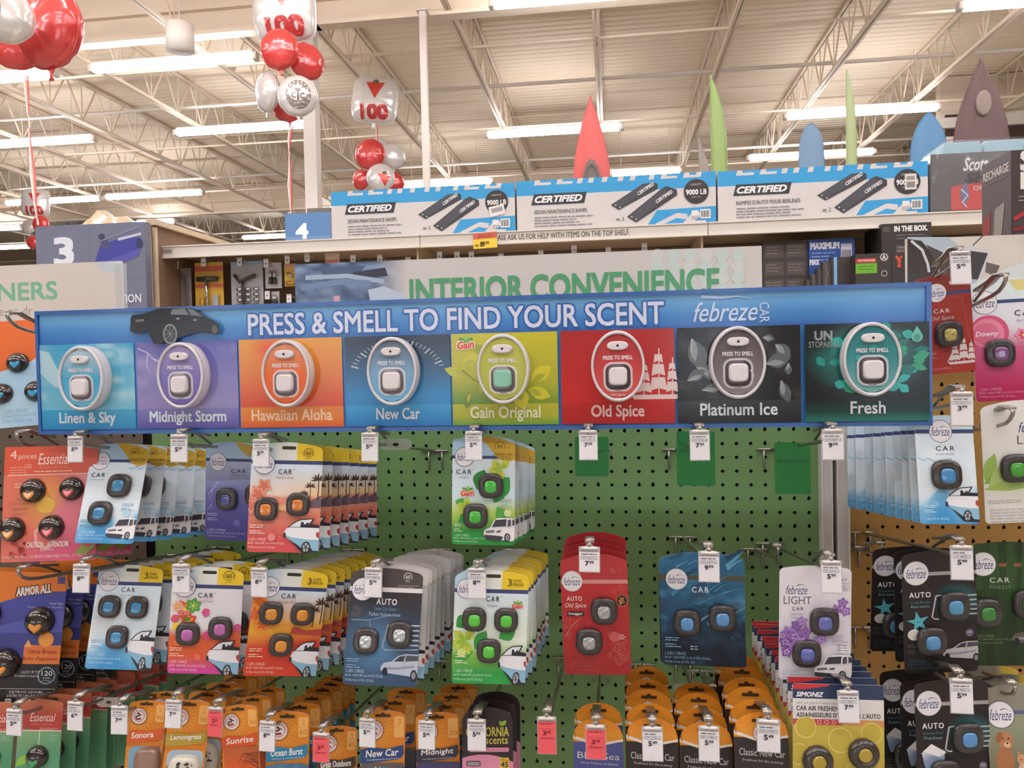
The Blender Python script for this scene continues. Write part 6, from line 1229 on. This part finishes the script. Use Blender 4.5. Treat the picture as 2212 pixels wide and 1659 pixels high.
def D_simoniz(p):
    H = p.H; p.field(0, 16, '#33405e', 4, 1); p.poly([(0, 0), (40, 0), (40, 2), (14, 6), (0, 6)], '#c43a40'); p.text('SIMONIZ', 4, 9, 34, 14, '#eceaea', bold=.04, shear=.3); p.field(16, 38, '#dcd8d6', 4, 1); p.text('VENT CLIP | PINCE POUR BOUCHE D', 4, 20, 50, 22.4, '#3c3a3e', res=1); p.text('CAR AIR FRESHENERS', 4, 24, 60, 29, '#3f3d42', bold=.02); p.text("ASSAINISSEURS D'AIR POUR L'AUTO", 4, 31, 96, 36, '#3f3d42', bold=.02); p.rect(0, 38, 54, 44, '#c4464a'); p.rect(54, 38, 100, 44, '#cf9258'); p.greek(8, 40, 24, 1, 2, 1, '#e8a8a0', 2)
    for k in range(3): p.ring(29+k*8, 41, 2.2, 2.2, .5, '#efd0cc', 14)
    p.field(44, H, lambda u, v: mix(lin('#b9a440'), lin('#cdb854'), nA(u*.1, v*.1)), 20, 20)
    for x, y, r in ((14, 47, 12), (52, 60, 14), (86, 52, 12), (30, 84, 13), (70, 96, 14), (6, 76, 12)): p.ring(x, y, r, r, 1.6, '#d9c76a', 20); p.ell(x, y, r-2, r-2, '#c3ae48', 20)
DES.update({
 'ess1': (lambda: Pr(.144, 0, 124, 2), D_ess1, [('g', 32, 48, 13.5, '#e8942c'), ('g', 73, 47, 13, '#e0484c'), ('g', 12, 89, 13.5, '#e8942c'), ('g', 53, 88, 13.5, '#e0484c')]),
 'ess0': (lambda: Pr(.165, 0, 111, 2), D_ess0, [('g', 60, 45, 10.5, '#2f9fd0'), ('g', 46, 76, 10.5, '#2f9fd0'), ('g', 77, 76, 10.5, '#2f9fd0'), ('g', 28, 45, 10.5, '#2f9fd0')]),
 'armor': (lambda: Pr(.152, 0, 141, 2), D_armor, [('g', 76, 52, 15.5, '#e8942c'), ('g', 20, 46, 15.5, '#2f8fd8'), ('g', 44, 97, 16, '#e8942c')]),
 'ess3': (lambda: Pr(.070, 5, 240, 6), D_ess3, [('g', 50, 118, 25, '#3f9a5c')]),
 'calif': (lambda: Pr(.073, 24, 200, 0, True), D_calif, []),
 'simoniz': (lambda: Pr(.122, 0, 150, 2), D_simoniz, [('r', 26, 82, 17, '#a8902c'), ('r', 76, 73, 17, '#a8902c'), ('r', 55, 108, 17, '#a8902c')]),
 'bluesea': (lambda: Pr(.071, 36, 150, 0, True), mk_arch('Blue Sea', '#4f5590', 'dial up freshness on demand'), []),
 'classic': (lambda: Pr(.072, 36, 150, 0, True), mk_arch('Classic New Car', '#332b29', 'freshness for the journey'), []),
 'sonora': (lambda: Pr(.056, 7, 240, 8), mk_ah('Sonora', '#d9642c', pc_sonora), [('c', 62, 150, 36, '#8f6f5c')]),
 'lemon': (lambda: Pr(.060, 9, 240, 8), mk_ah('Lemongrass', '#b59a3c', pc_lemon), [('c', 54, 162, 40, '#d6d0c0')]),
 'sunrise': (lambda: Pr(.056, 9, 240, 8), mk_ah('Sunrise', '#d9582c', pc_sunrise, '', '30'), []),
 'burst': (lambda: Pr(.064, 9, 240, 8), mk_ah('Ocean Burst', '#2f86b0', pc_burst, '2', '60', low='#3f7a9c', small='Odor Elimination & Lasting Freshness'), [('c', 58, 150, 28, '#3f5a6c')]),
 'outdoors': (lambda: Pr(.060, 9, 240, 8), mk_ah('Great Outdoors', '#4a3c34', pc_out, '2', '45'), []),
 'ahnew': (lambda: Pr(.064, 9, 240, 8), mk_ah('New Car', '#2f4a80', pc_new, '3', '', low='#4a484c', small='Odor Elimination & Lasting Freshness'), []),
 'ahmid': (lambda: Pr(.064, 9, 240, 8), mk_ah('Midnight', '#3f4050', pc_mid, '', '30', low='#55548a', small='Odor Elimination & Lasting Freshness'), []),
})
def D_whitecar(p):
    fz_top(p, '#cfcbc8', '#b5b1ae'); p.field(23, p.H, lambda u, v: mix(lin('#c3c3c2'), lin('#d6d6d4'), (v-60)/40), 8, 10)
    for k in range(9): swirl(p, 84+5*math.sin(k*2.1), 22+k*4, 4, '#6a7076', k*50, 1.4)
    conv(p, 54, 96, 48, 50)
DES['whitecar'] = (P_wide, D_whitecar, [])
BACK = mat('card_back', '#d3d0cc', rough=.6)
BACKD = {'newcar': '#c9c5c2', 'breeze': '#4a4442', 'laundry': '#4a4442', 'armor': '#3a3434', 'calif': '#3a3032', 'swagger': '#b0484a', 'spice1': '#a04a44', 'forest': '#3a4a34', 'classic': '#cf8a34', 'bluesea': '#cf8a34', 'ess1': '#b56a5c', 'ess3': '#8a5a4c'}
SHELL = {}
def shell(des):
    if des in SHELL: return SHELL[des]
    mk, dr, cl = DES[des]; p = mk(); dr(p)
    card = MB().prism(p.outline(), 0, .0006).mesh('card', mat('card_'+BACKD[des].strip('#'), BACKD[des], rough=.55) if des in BACKD else BACK)
    foil = des in ('swagger',)
    SHELL[des] = (p, card, p.mesh('printed_front', FOIL if foil else PRINT), cl); return SHELL[des]
ROUNDM = mat('round_clip_black', '#3b3330', rough=.22, coat=.6)
rc = lambda k, y, n=28: [(k*math.cos(2*math.pi*i/n), y, k*math.sin(2*math.pi*i/n)) for i in range(n)]
round_me = MB().loft([rc(.96, 0), rc(1, -.12), rc(.96, -.34), rc(.8, -.5), rc(.58, -.56), rc(.5, -.5), rc(.46, -.4)], False, True, True, True).mesh('clip_body', ROUNDM)
rwin = MB().loft([rc(.46, -.42), rc(.44, -.52), rc(.3, -.56)], False, True, True, True)
blist = MB().loft([sqr2(1, 0), sqr2(.98, -.25), sqr2(.86, -.42), sqr2(.5, -.5)], False, True, True, True)
def fill(t, des, light=False):
    p, card, pm, cl = shell(des)
    c = obj('card', card, None, t); obj('printed_front', pm, None, c, (0, -.0002, 0))
    if light: return
    for q in cl:
        if q[0] == 'g': globe(t, p, *q[1:])
        elif q[0] == 'r':
            k = p.k; o = obj('vent_clip', round_me, None, t, ((q[1]-50)*k, -.001, -q[2]*k)); o.scale = (q[3]*k,)*3
            if 'rw'+q[4] not in _w: _w['rw'+q[4]] = rwin.mesh('gel_window', gel(q[4]))
            obj('gel_window', _w['rw'+q[4]], None, o)
        elif q[0] == 'c':
            k = p.k; m = blist.mesh('freshener', mat('scent_body_'+q[4].strip('#'), q[4], rough=.3, coat=.5)); o = obj('freshener', m, None, t, ((q[1]-50)*k, -.001, -q[2]*k)); o.scale = (q[3]*k,)*3
            if des == 'lemon':
                pp = Pr(2.0, step=.01); rr = random.Random(3)
                for _ in range(26): pp.ell(50+34*(rr.random()-.5)*2, 34*(rr.random()-.5)*2, 2+rr.random()*4, 2+rr.random()*4, '#4a403c', 10)
                obj('dots', pp.mesh('dots', PRINT), None, o, (0, -.5, 0))
        else: clip(t, p, *q)
ORD = ['second', 'third', 'fourth', 'fifth', 'sixth', 'seventh', 'eighth', 'ninth', 'tenth', 'eleventh', 'twelfth', 'thirteenth', 'fourteenth']
def pack(des, cor, Y0, label, n=0, step=.03, Hfit=None, short=None, dyaw=0, slope=.15, pitch0=-8, jit=1.0, sx=0, seed=0, py=.02, alt=None):
    p = shell(des)[0]; k = p.k; H = (Hfit if Hfit else p.H)*k
    x = fit_pose(cor, p.W, H, Y0, py=py, pitch0=pitch0)
    t = thing('air_freshener_pack', label, 'air freshener', x[:3], rotm(*x[3:]), short and short+' on one hook')
    fill(t, des); rr = random.Random(seed+len(des))
    for i in range(n):
        dy = step*(i+1)*(1+.12*(rr.random()-.5)); y = min(x[1]+dy, -.012)
        y = x[1]+dy
        if y > -.02: break
        loc = (x[0]+sx*dy+.0015*jit*(rr.random()-.5), y, x[2]-slope*dy)
        r2 = rotm(x[3]*max(0, 1-.25*(i+1))+R(dyaw)*(i+1)+R(1.5)*jit*(rr.random()-.5), x[4]*max(.2, 1-.12*(i+1)), x[5]*max(.3, 1-.2*(i+1))+R(1.2)*jit*(rr.random()-.5))
        c = thing('air_freshener_pack', '%s, %s from the front on its hook' % (short, ORD[i]), 'air freshener', loc, r2, short+' on one hook')
        fill(c, alt or des, light=(i > 1 or bool(alt)))
    return t
# ================================================================== hooks and price tags
HOOKM = mat('hook_steel', '#a39c94', rough=.28, metal=.85); HOLD = mat('tag_holder_clear', '#dcd6d6', rough=.15, alpha=.55, spec=.6); ROLL = mat('tag_roller_white', '#e6e0dd', rough=.3)
YH = -.40
def hook(P, label, L=None, drop=.055):
    L = L or -P[1]; t = thing('peg_hook', label, 'hook', P)
    MB().tube([(0, -.004, .010), (0, -.003, .003), (0, .004, -.004), (0, .015, -.010), (0, .035, -.015), (0, L, -drop-.012)], .0027, 8).build('peg_wire', HOOKM, t)
    MB().loft([[(x*.0062, yy, zz+z*.0017) for x, z in ((-1, -1), (1, -1), (1, 1), (-1, 1))] for yy, zz in ((.0, .011), (.02, .012), (.04, .004), (.075, -.004))]).build('label_arm', HOOKM, t)
    MB().tube([(0, .0, .010), (0, .02, .011), (0, .045, .002), (0, .085, -.018)], .0022, 6).build('label_wire', HOOKM, t)
    MB().tube([(-.026, L-.003, -drop-.011), (.026, L-.003, -drop-.011)], .0022, 8).build('back_bar', HOOKM, t)
    for s in (-1, 1): MB().tube([(s*.013, L-.0028, -drop-.012), (s*.013, L-.0028, -drop-.048)], .0018, 6).build('prong', HOOKM, t)
    return t
holder_me = MB().box((-.5, 0, -1.5), (.5, .04, -.02)).mesh('holder', HOLD)
roller_me = MB().tube([(-.4, -.05, -.08), (.4, -.05, -.08)], .075, 12).mesh('roller', ROLL)
cap_me = MB().prism([(-.5, -.2), (-.5, -.04), (-.16, .02), (-.1, .14), (.1, .14), (.16, .02), (.5, -.04), (.5, -.2)], -.02, .06).mesh('holder_top', HOLD)
def price_tag(x0, y0, x1, y1, dol, cts, num, label, red=False, Y=YH, roll=0, clear=None):
    a, b = PY(x0, y0, Y), PY(x1, y1, Y); W, H = b[0]-a[0], a[2]-b[2]
    W = max(W, .0235)
    rr = random.Random(int(x0*7+y0))
    t = thing('price_tag', label, 'price tag', ((a[0]+b[0])/2, Y, a[2]), rotm(R(rr.uniform(-5, 3)), R(rr.uniform(-6, -2)), R(roll)))
    q = H/W
    ho = obj('holder', holder_me, None, t); ho.scale = (W, W, W*q/1.5); ro = obj('roller', roller_me, None, t); ro.scale = (W,)*3; ct = obj('holder_top', cap_me, None, t); ct.scale = (W,)*3
    p = Pr(W, step=.0001); v0 = 26; v1 = 100*q-5
    p.rect(3, v0, 97, v1, '#e4e2e5' if not red else '#ec5f66'); ink = '#3a383c' if not red else '#8f2228'
    if red and not clear: p.greek(14, v0+8, 86, 1, 7, 2, ink, 3); p.text(num or '037-2790-6', 12, v0+32, 88, v0+41, '#c03a42', res=1)
    else:
        p.greek(12, v0+8, 88, 1, 8, 3, '#6a686c' if not red else ink, int(x0))
        if num: p.line([(6, v0+20), (92, v0+20), (92, v0+34), (6, v0+34), (6, v0+20)], 1.4, '#77757a' if not red else '#c03a42'); p.text(num, 12, v0+22.5, 86, v0+31.5, ink if not red else '#c03a42', res=1)
    pv = v0+42 if not red else v0+46
    p.text(dol, 30, pv, 46, pv+22, ink, bold=.035); p.text(cts, 49, pv-1, 70, pv+11, ink, bold=.03)
    if red: p.text('Clearance', 16, pv+30, 84, pv+39, ink, bold=.01, res=1)
    else: p.rect(48, v1-9, 51, v1-6, ink)
    o = obj('label_card', MB().box((-W*.47, 0, -W*v1/100), (W*.47, .0004, -W*v0/100)).mesh('label_card', TAGW if not red else mat('tag_red', '#ec5f66', rough=.45)), None, t, (0, -.0006, 0))
    obj('lettering', p.mesh('lettering', PRINT), None, o, (0, -.0002, 0))
    return t
TAGS = [ # x0,y0,x1,y1, dollars, cents, number, red, where, Y
 (146, 942, 181, 999, '5', '98', '037-0770-4', 0, 'in front of the orange four-globe pack', 0),
 (367, 938, 408, 999, '5', '99', '037-0231-4', 0, 'between the two sky blue packs of the top row', 0),
 (545, 948, 584, 1009, '5', '99', '037-0238-8', 0, 'on the two-clip sunset pack', 0),
 (780, 934, 819, 997, '5', '99', '037-0208-4', 0, 'on the empty hook under the fourth tester', 0),
 (1004, 931, 1043, 994, '5', '99', '037-0998-0', 0, 'on the green two-clip leaf pack of the top row', 0),
 (1250, 929, 1292, 994, '7', '99', '037-0740-2', 0, 'over the leftmost green plastic flag', 0),
 (1489, 928, 1534, 995, '7', '99', '037-0743-8', 0, 'over the middle green plastic flag', 0),
 (1775, 926, 1823, 994, '9', '99', '037-0847-4', 0, 'before the grey upright', 0),
 (2051, 543, 2097, 615, '5', '49', '037-0739-8', 0, 'on the red ship pack at upper right', -.37),
 (2053, 846, 2102, 920, '3', '99', '037-0317-6', 0, 'over the single clip sky pack at right', -.40),
 (158, 1217, 197, 1280, '8', '99', '037-0899-8', 0, 'left of the three-clip sky pack', 0),
 (372, 1217, 412, 1281, '5', '99', '037-0911-8', 0, 'on the pink and orange flower pack', 0),
 (541, 1225, 580, 1290, '8', '99', '037-2841-6', 0, 'on the three-clip sunset pack', 0),
 (787, 1225, 828, 1290, '5', '99', '037-0449-8', 0, 'on the black and blue car interior pack', 0),
 (1010, 1226, 1051, 1293, '8', '99', '037-0739-0', 0, 'on the green three-clip pack', 0),
 (1250, 1180, 1297, 1236, '7', '99', '037-4673-2', 0, 'on the red foil pack', 0),
 (1508, 1190, 1555, 1258, '9', '99', '037-6670-2', 0, 'on the deep blue wave pack', 0),
 (1772, 1210, 1818, 1281, '5', '99', '037-3093-4', 0, 'on the white lavender pack', 0),
 (2052, 1177, 2102, 1253, '5', '99', '037-4879-0', 0, 'on the black starfish pack', 0),
 (13, 1530, 51, 1589, '5', '49', '037-2009-4', 0, 'on the red and green corner pack', 0),
 (145, 1514, 182, 1578, '6', '99', '037-2831-6', 0, 'on a hook right of the red and green pack', 0),
 (240, 1523, 278, 1586, '7', '49', '037-2947-2', 0, 'left of the orange desert pack', 0),
 (357, 1510, 395, 1572, '7', '49', '037-2948-0', 0, 'on the olive banded spotted pack', 0),
 (449, 1526, 484, 1590, '2', '43', '', 1, 'left of the orange branches pack', 0),
 (560, 1556, 598, 1622, '8', '99', '037-5829-4', 0, 'on the orange pack with a teal band', 0),
 (675, 1581, 714, 1646, '3', '47', '', 1, 'on the low orange pack with a dark band', 0),
 (775, 1550, 813, 1614, '5', '49', '037-2902-6', 0, 'on the orange pack with a navy band', 0),
 (903, 1555, 942, 1618, '5', '49', '037-3058-2', 0, 'on the dark slate banded pack', 0),
 (1009, 1552, 1051, 1622, '5', '99', '037-3174-2', 0, 'on the black and pink pack', 0),
 (1160, 1547, 1203, 1628, '3', '43', '', 1, 'hanging alone on an empty hook', 0),
 (1264, 1564, 1310, 1641, '3', '43', '', 1, 'on the arched orange and navy pack', 0),
 (1386, 1568, 1433, 1643, '5', '49', '037-2749-2', 0, 'on the left arched orange and black pack', 0),
 (1508, 1567, 1555, 1645, '5', '49', '037-2748-4', 0, 'on the middle arched orange and black pack', 0),
 (1634, 1552, 1686, 1626, '5', '49', '037-2747-6', 0, 'on the right arched orange and black pack', 0),
 (1808, 1490, 1856, 1561, '7', '99', '037-1439-0', 0, 'on the yellow lemon slice pack', 0),
 (2051, 1464, 2101, 1541, '5', '99', '037-4877-4', 0, 'on the black folded towel pack', 0)]
for x0, y0, x1, y1, d, c, n, red, where, Y in TAGS:
    Y = Y or YH
    price_tag(x0, y0, x1, y1, d, c, n, ('red clearance tag ' if red else 'white price tag reading %s.%s ' % (d, c))+where, bool(red), Y)
    q = PY((x0+x1)/2, y0+5, Y); hook((q[0], Y+.003, q[2]-.002), 'steel hook behind the tag '+where, -Y-.003)
hook(PY(40, 948, -.36), 'steel hook over the orange four-globe pack'); hook(PY(44, 1242, -.39), 'steel hook over the orange and blue globe pack'); hook(PY(20, 690, -.37), 'steel hook left of the long sign')
hook(PY(2170, 610, -.37), 'steel hook over the pink pack at the right edge'); hook(PY(2185, 900, -.37), 'steel hook over the white pack at the right edge'); hook(PY(2190, 1495, -.37), 'steel hook over the pets pack at the bottom right'); hook(PY(1680, 1195, -.2), 'spare steel hook left of the lavender pack', .2, .03); hook(PY(1905, 1190, -.16), 'spare steel hook on the ochre board', .16, .02); hook(PY(1540, 1500, -.2), 'spare steel hook below the deep blue wave pack', .2, .03)
hook(PY(1395, 1500, -.2), 'spare steel hook below the red foil pack', .2, .03)
# green plastic flags and clear strips left on empty hooks
FLAG = mat('flag_green', '#27803a', rough=.35, alpha=.92, spec=.3, noise=.15, nscale=60)
for x0, y0, x1, y1, lb in ((1242, 944, 1316, 1028, 'leftmost green plastic flag hanging under the sign'), (1461, 932, 1546, 1048, 'middle green plastic flag hanging under the sign'), (1672, 956, 1752, 1066, 'rightmost green plastic flag hanging near the grey upright')):
    a, b = PY(x0, y0, -.22), PY(x1, y1, -.22); W, H = b[0]-a[0], a[2]-b[2]
    t = thing('plastic_flag', lb, 'hang tag', ((a[0]+b[0])/2, -.22, a[2]), rotm(R(4), R(-5), R(1)))
    pp = Pr(W, 0, H/W*100, 7); MB().prism(pp.outline(), 0, .001).build('flag', FLAG, t); MB().box((-W/2+.004, -.0012, -H*.36), (W/2-.004, -.0004, -H*.345)).build('fold', mat('flag_fold', '#276f33', rough=.4, alpha=.7), t)
CLEAR = mat('clear_hang_strip', '#d9dcd2', rough=.1, alpha=.35, spec=.7)
def strip(x, y, Y, w, lb):
    P = PY(x, y, Y); t = thing('hang_strip', lb, 'hang strip', P); n = 14
    MB().prism([(w/2*(.55+0)*0+math.copysign(w*.3, math.cos(a))+w*.2*math.cos(a), w*.18*math.sin(a)) for a in [2*math.pi*(i+.5)/n for i in range(n)]], 0, .0008).build('strip', CLEAR, t); MB().prism([(w*.1*math.cos(a), w*.05*math.sin(a)) for a in [2*math.pi*i/8 for i in range(8)]], -.0006, -.0002).build('hang_hole', HOLED, t)
strip(855, 960, -.33, .05, 'clear oval strip on the empty hook under the fourth tester'); strip(1486, 1487, -.12, .05, 'clear oval strip on the pegboard under the deep blue wave pack'); strip(235, 1517, -.34, .045, 'clear oval strip on a hook left of the orange desert pack')
# ================================================================== the packs themselves
pack('ess0', [(-105, 686), (128, 680), (146, 950), (-95, 957)], -.27, 'pale blue pack with orange top at the left end of the sign', pitch0=-2, py=.004)
pack('ess1', [(10, 968), (214, 958), (207, 1212), (1, 1213)], -.335, 'orange and pink four-globe pack with fruit pictures', n=2, step=.05, short='orange four-globe pack')
pack('linen2', [(200, 968), (325, 969), (286, 1173), (161, 1170)], -.345, 'sky blue two-clip pack with white off-roader at left of top row', n=6, step=.045, short='sky blue two-clip pack', dyaw=3)
pack('midnight2', [(446, 968), (562, 966), (556, 1166), (443, 1163)], -.33, 'purple lightning pack half hidden by the sunset pack', n=4, step=.05, short='purple lightning pack')
pack('hawaii2', [(543, 966), (700, 970), (689, 1195), (532, 1191)], -.36, 'two-clip beach sunset pack in the top row', n=6, step=.042, short='two-clip beach sunset pack')
pack('gain2', [(977, 950), (1113, 955), (1113, 1177), (975, 1175)], -.36, 'green leaf two-clip pack with white off-roader', n=7, step=.04, short='green leaf two-clip pack')
pack('linen3', [(216, 1238), (356, 1236), (325, 1442), (180, 1440)], -.35, 'sky blue three-clip pack with convertible', n=8, step=.035, short='sky blue three-clip pack')
pack('island', [(370, 1234), (530, 1240), (515, 1457), (361, 1453)], -.365, 'pink and orange tropical flower pack with two pink clips', n=2, step=.045, short='tropical flower pack')
pack('hawaii3', [(553, 1243), (715, 1240), (678, 1462), (523, 1458)], -.36, 'three-clip beach sunset pack in the middle row', n=8, step=.036, short='three-clip beach sunset pack')
pack('newcar', [(757, 1238), (917, 1242), (902, 1487), (737, 1476)], -.365, 'black and blue car interior pack with two silver clips', n=10, step=.03, short='pale convertible pack behind the black car interior pack', alt='whitecar')
pack('gain3', [(982, 1245), (1146, 1246), (1138, 1478), (969, 1475)], -.365, 'green three-clip pack with convertible', n=11, step=.028, short='green three-clip pack')
pack('swagger', [(1211, 1215), (1353, 1213), (1367, 1458), (1217, 1455)], -.33, 'red foil pack with swirls and two silver clips', n=4, step=.03, short='red foil pack', slope=-.05)
pack('ocean', [(1425, 1205), (1605, 1210), (1610, 1443), (1436, 1435)], -.31, 'deep blue ocean wave pack with two blue clips', n=1, step=.03, short='deep blue ocean wave pack', slope=.3)
pack('lavender', [(1685, 1228), (1838, 1232), (1836, 1472), (1683, 1466)], -.35, 'white pack with purple lavender flowers', pitch0=-4)
pack('breeze', [(1947, 1202), (2105, 1197), (2112, 1450), (1958, 1452)], -.36, 'front black pack with starfish and shell', pitch0=-4)
pack('breeze', [(1931, 1196), (2083, 1192), (2086, 1424), (1936, 1428)], -.29, 'middle one of three overlapping black starfish packs', pitch0=-4)
pack('breeze', [(1888, 1192), (2033, 1186), (2030, 1405), (1873, 1407)], -.22, 'rear left one of three overlapping black starfish packs', pitch0=-4)
pack('forest', [(2090, 1182), (2258, 1174), (2262, 1437), (2092, 1442)], -.31, 'dark green forest pack at the right edge', pitch0=-3, py=.004)
pack('linen1', [(1974, 898), (2101, 893), (2114, 1140), (1989, 1141)], -.36, 'single clip sky pack with convertible right of the upright', n=12, step=.026, short='single clip sky pack', slope=.12, py=.004)
pack('light', [(2117, 885), (2292, 872), (2303, 1125), (2130, 1128)], -.36, 'white pack with green aloe leaves at the right edge', pitch0=-3)
pack('spice1', [(1974, 602), (2097, 598), (2136, 856), (2010, 862)], -.30, 'narrow red pack with a white sailing ship beside the sign', Hfit=200, pitch0=-4, py=.003)
pack('april', [(2093, 612), (2262, 600), (2275, 865), (2110, 873)], -.27, 'pink and white pack cut by the right edge', pitch0=-3, py=.004)
pack('armor', [(-60, 1242), (152, 1237), (113, 1515), (-92, 1520)], -.36, 'orange, blue and black pack with chrome globes', n=5, step=.045, short='orange and black globe pack')
pack('ess3', [(45, 1520), (138, 1518), (127, 1659), (31, 1660)], -.36, 'red topped pack with green panels in the bottom row', n=9, step=.036, Hfit=146, short='red and green pack', dyaw=0)
pack('ess3', [(-62, 1524), (36, 1520), (24, 1661), (-76, 1662)], -.35, 'red and green pack cut off by the bottom left corner', Hfit=146)
pack('sonora', [(281, 1518), (359, 1520), (352, 1659), (267, 1659)], -.36, 'orange desert pack second in the bottom row', Hfit=170, n=1, step=.05, short='orange desert pack')
pack('lemon', [(369, 1520), (456, 1522), (444, 1659), (345, 1659)], -.37, 'olive banded pack with black spotted freshener', Hfit=158, n=5, step=.05, short='olive banded pack')
pack('sunrise', [(472, 1530), (556, 1527), (566, 1659), (483, 1659)], -.36, 'orange pack with bare branches at dusk', Hfit=155, n=2, step=.05, short='orange branches pack')
pack('burst', [(580, 1549), (667, 1543), (670, 1659), (569, 1659)], -.36, 'orange pack with teal band in the bottom row', Hfit=120, n=5, step=.045, short='orange and teal pack')
pack('outdoors', [(690, 1582), (773, 1572), (770, 1659), (678, 1659)], -.36, 'low hanging orange pack with dark band', Hfit=95)
pack('ahnew', [(784, 1545), (876, 1542), (879, 1659), (771, 1659)], -.36, 'orange pack with navy band and steering wheel', Hfit=116, n=2, step=.06, short='orange and navy pack')
pack('ahmid', [(897, 1550), (993, 1545), (993, 1659), (899, 1659)], -.36, 'orange pack with dark slate band over violet', Hfit=120, n=3, step=.05, short='orange and slate pack')
pack('calif', [(996, 1556), (1110, 1554), (1111, 1659), (996, 1659)], -.36, 'black topped pink pack with a rear view mirror picture', Hfit=92, n=2, step=.04, short='black and pink pack')
pack('bluesea', [(1238, 1590), (1346, 1594), (1348, 1659), (1239, 1659)], -.36, 'arched orange and navy pack', Hfit=62, n=1, step=.05, short='arched orange and navy pack', slope=-.02)
pack('classic', [(1352, 1588), (1465, 1595), (1467, 1659), (1353, 1659)], -.36, 'left arched orange and black pack of three', Hfit=60, n=4, step=.045, short='left arched orange and black pack', slope=-.02)
pack('classic', [(1467, 1597), (1583, 1605), (1585, 1659), (1468, 1659)], -.36, 'middle arched orange and black pack of three', Hfit=53, n=3, step=.045, short='middle arched orange and black pack', slope=-.02)
pack('classic', [(1584, 1578), (1705, 1583), (1707, 1659), (1585, 1659)], -.365, 'right arched orange and black pack of three', Hfit=64, n=5, step=.04, short='right arched orange and black pack', slope=-.02)
pack('simoniz', [(1712, 1473), (1910, 1483), (1910, 1659), (1712, 1659)], -.37, 'yellow lemon slice pack with round black clips', Hfit=90, n=11, step=.027, short='lemon slice pack', slope=.05)
pack('laundry', [(1974, 1483), (2132, 1474), (2140, 1659), (1984, 1659)], -.37, 'front black pack with folded towels', Hfit=115)
pack('laundry', [(1944, 1480), (2094, 1473), (2100, 1650), (1950, 1652)], -.30, 'middle one of three overlapping black towel packs', Hfit=115)
pack('laundry', [(1900, 1455), (2045, 1450), (2048, 1622), (1905, 1625)], -.22, 'rear left one of three overlapping black towel packs', Hfit=115)
pack('pets', [(2127, 1490), (2300, 1484), (2306, 1659), (2135, 1659)], -.335, 'olive pack with dog and cat at the bottom right corner', Hfit=98, n=2, step=.06, short='olive dog and cat pack', py=.004)
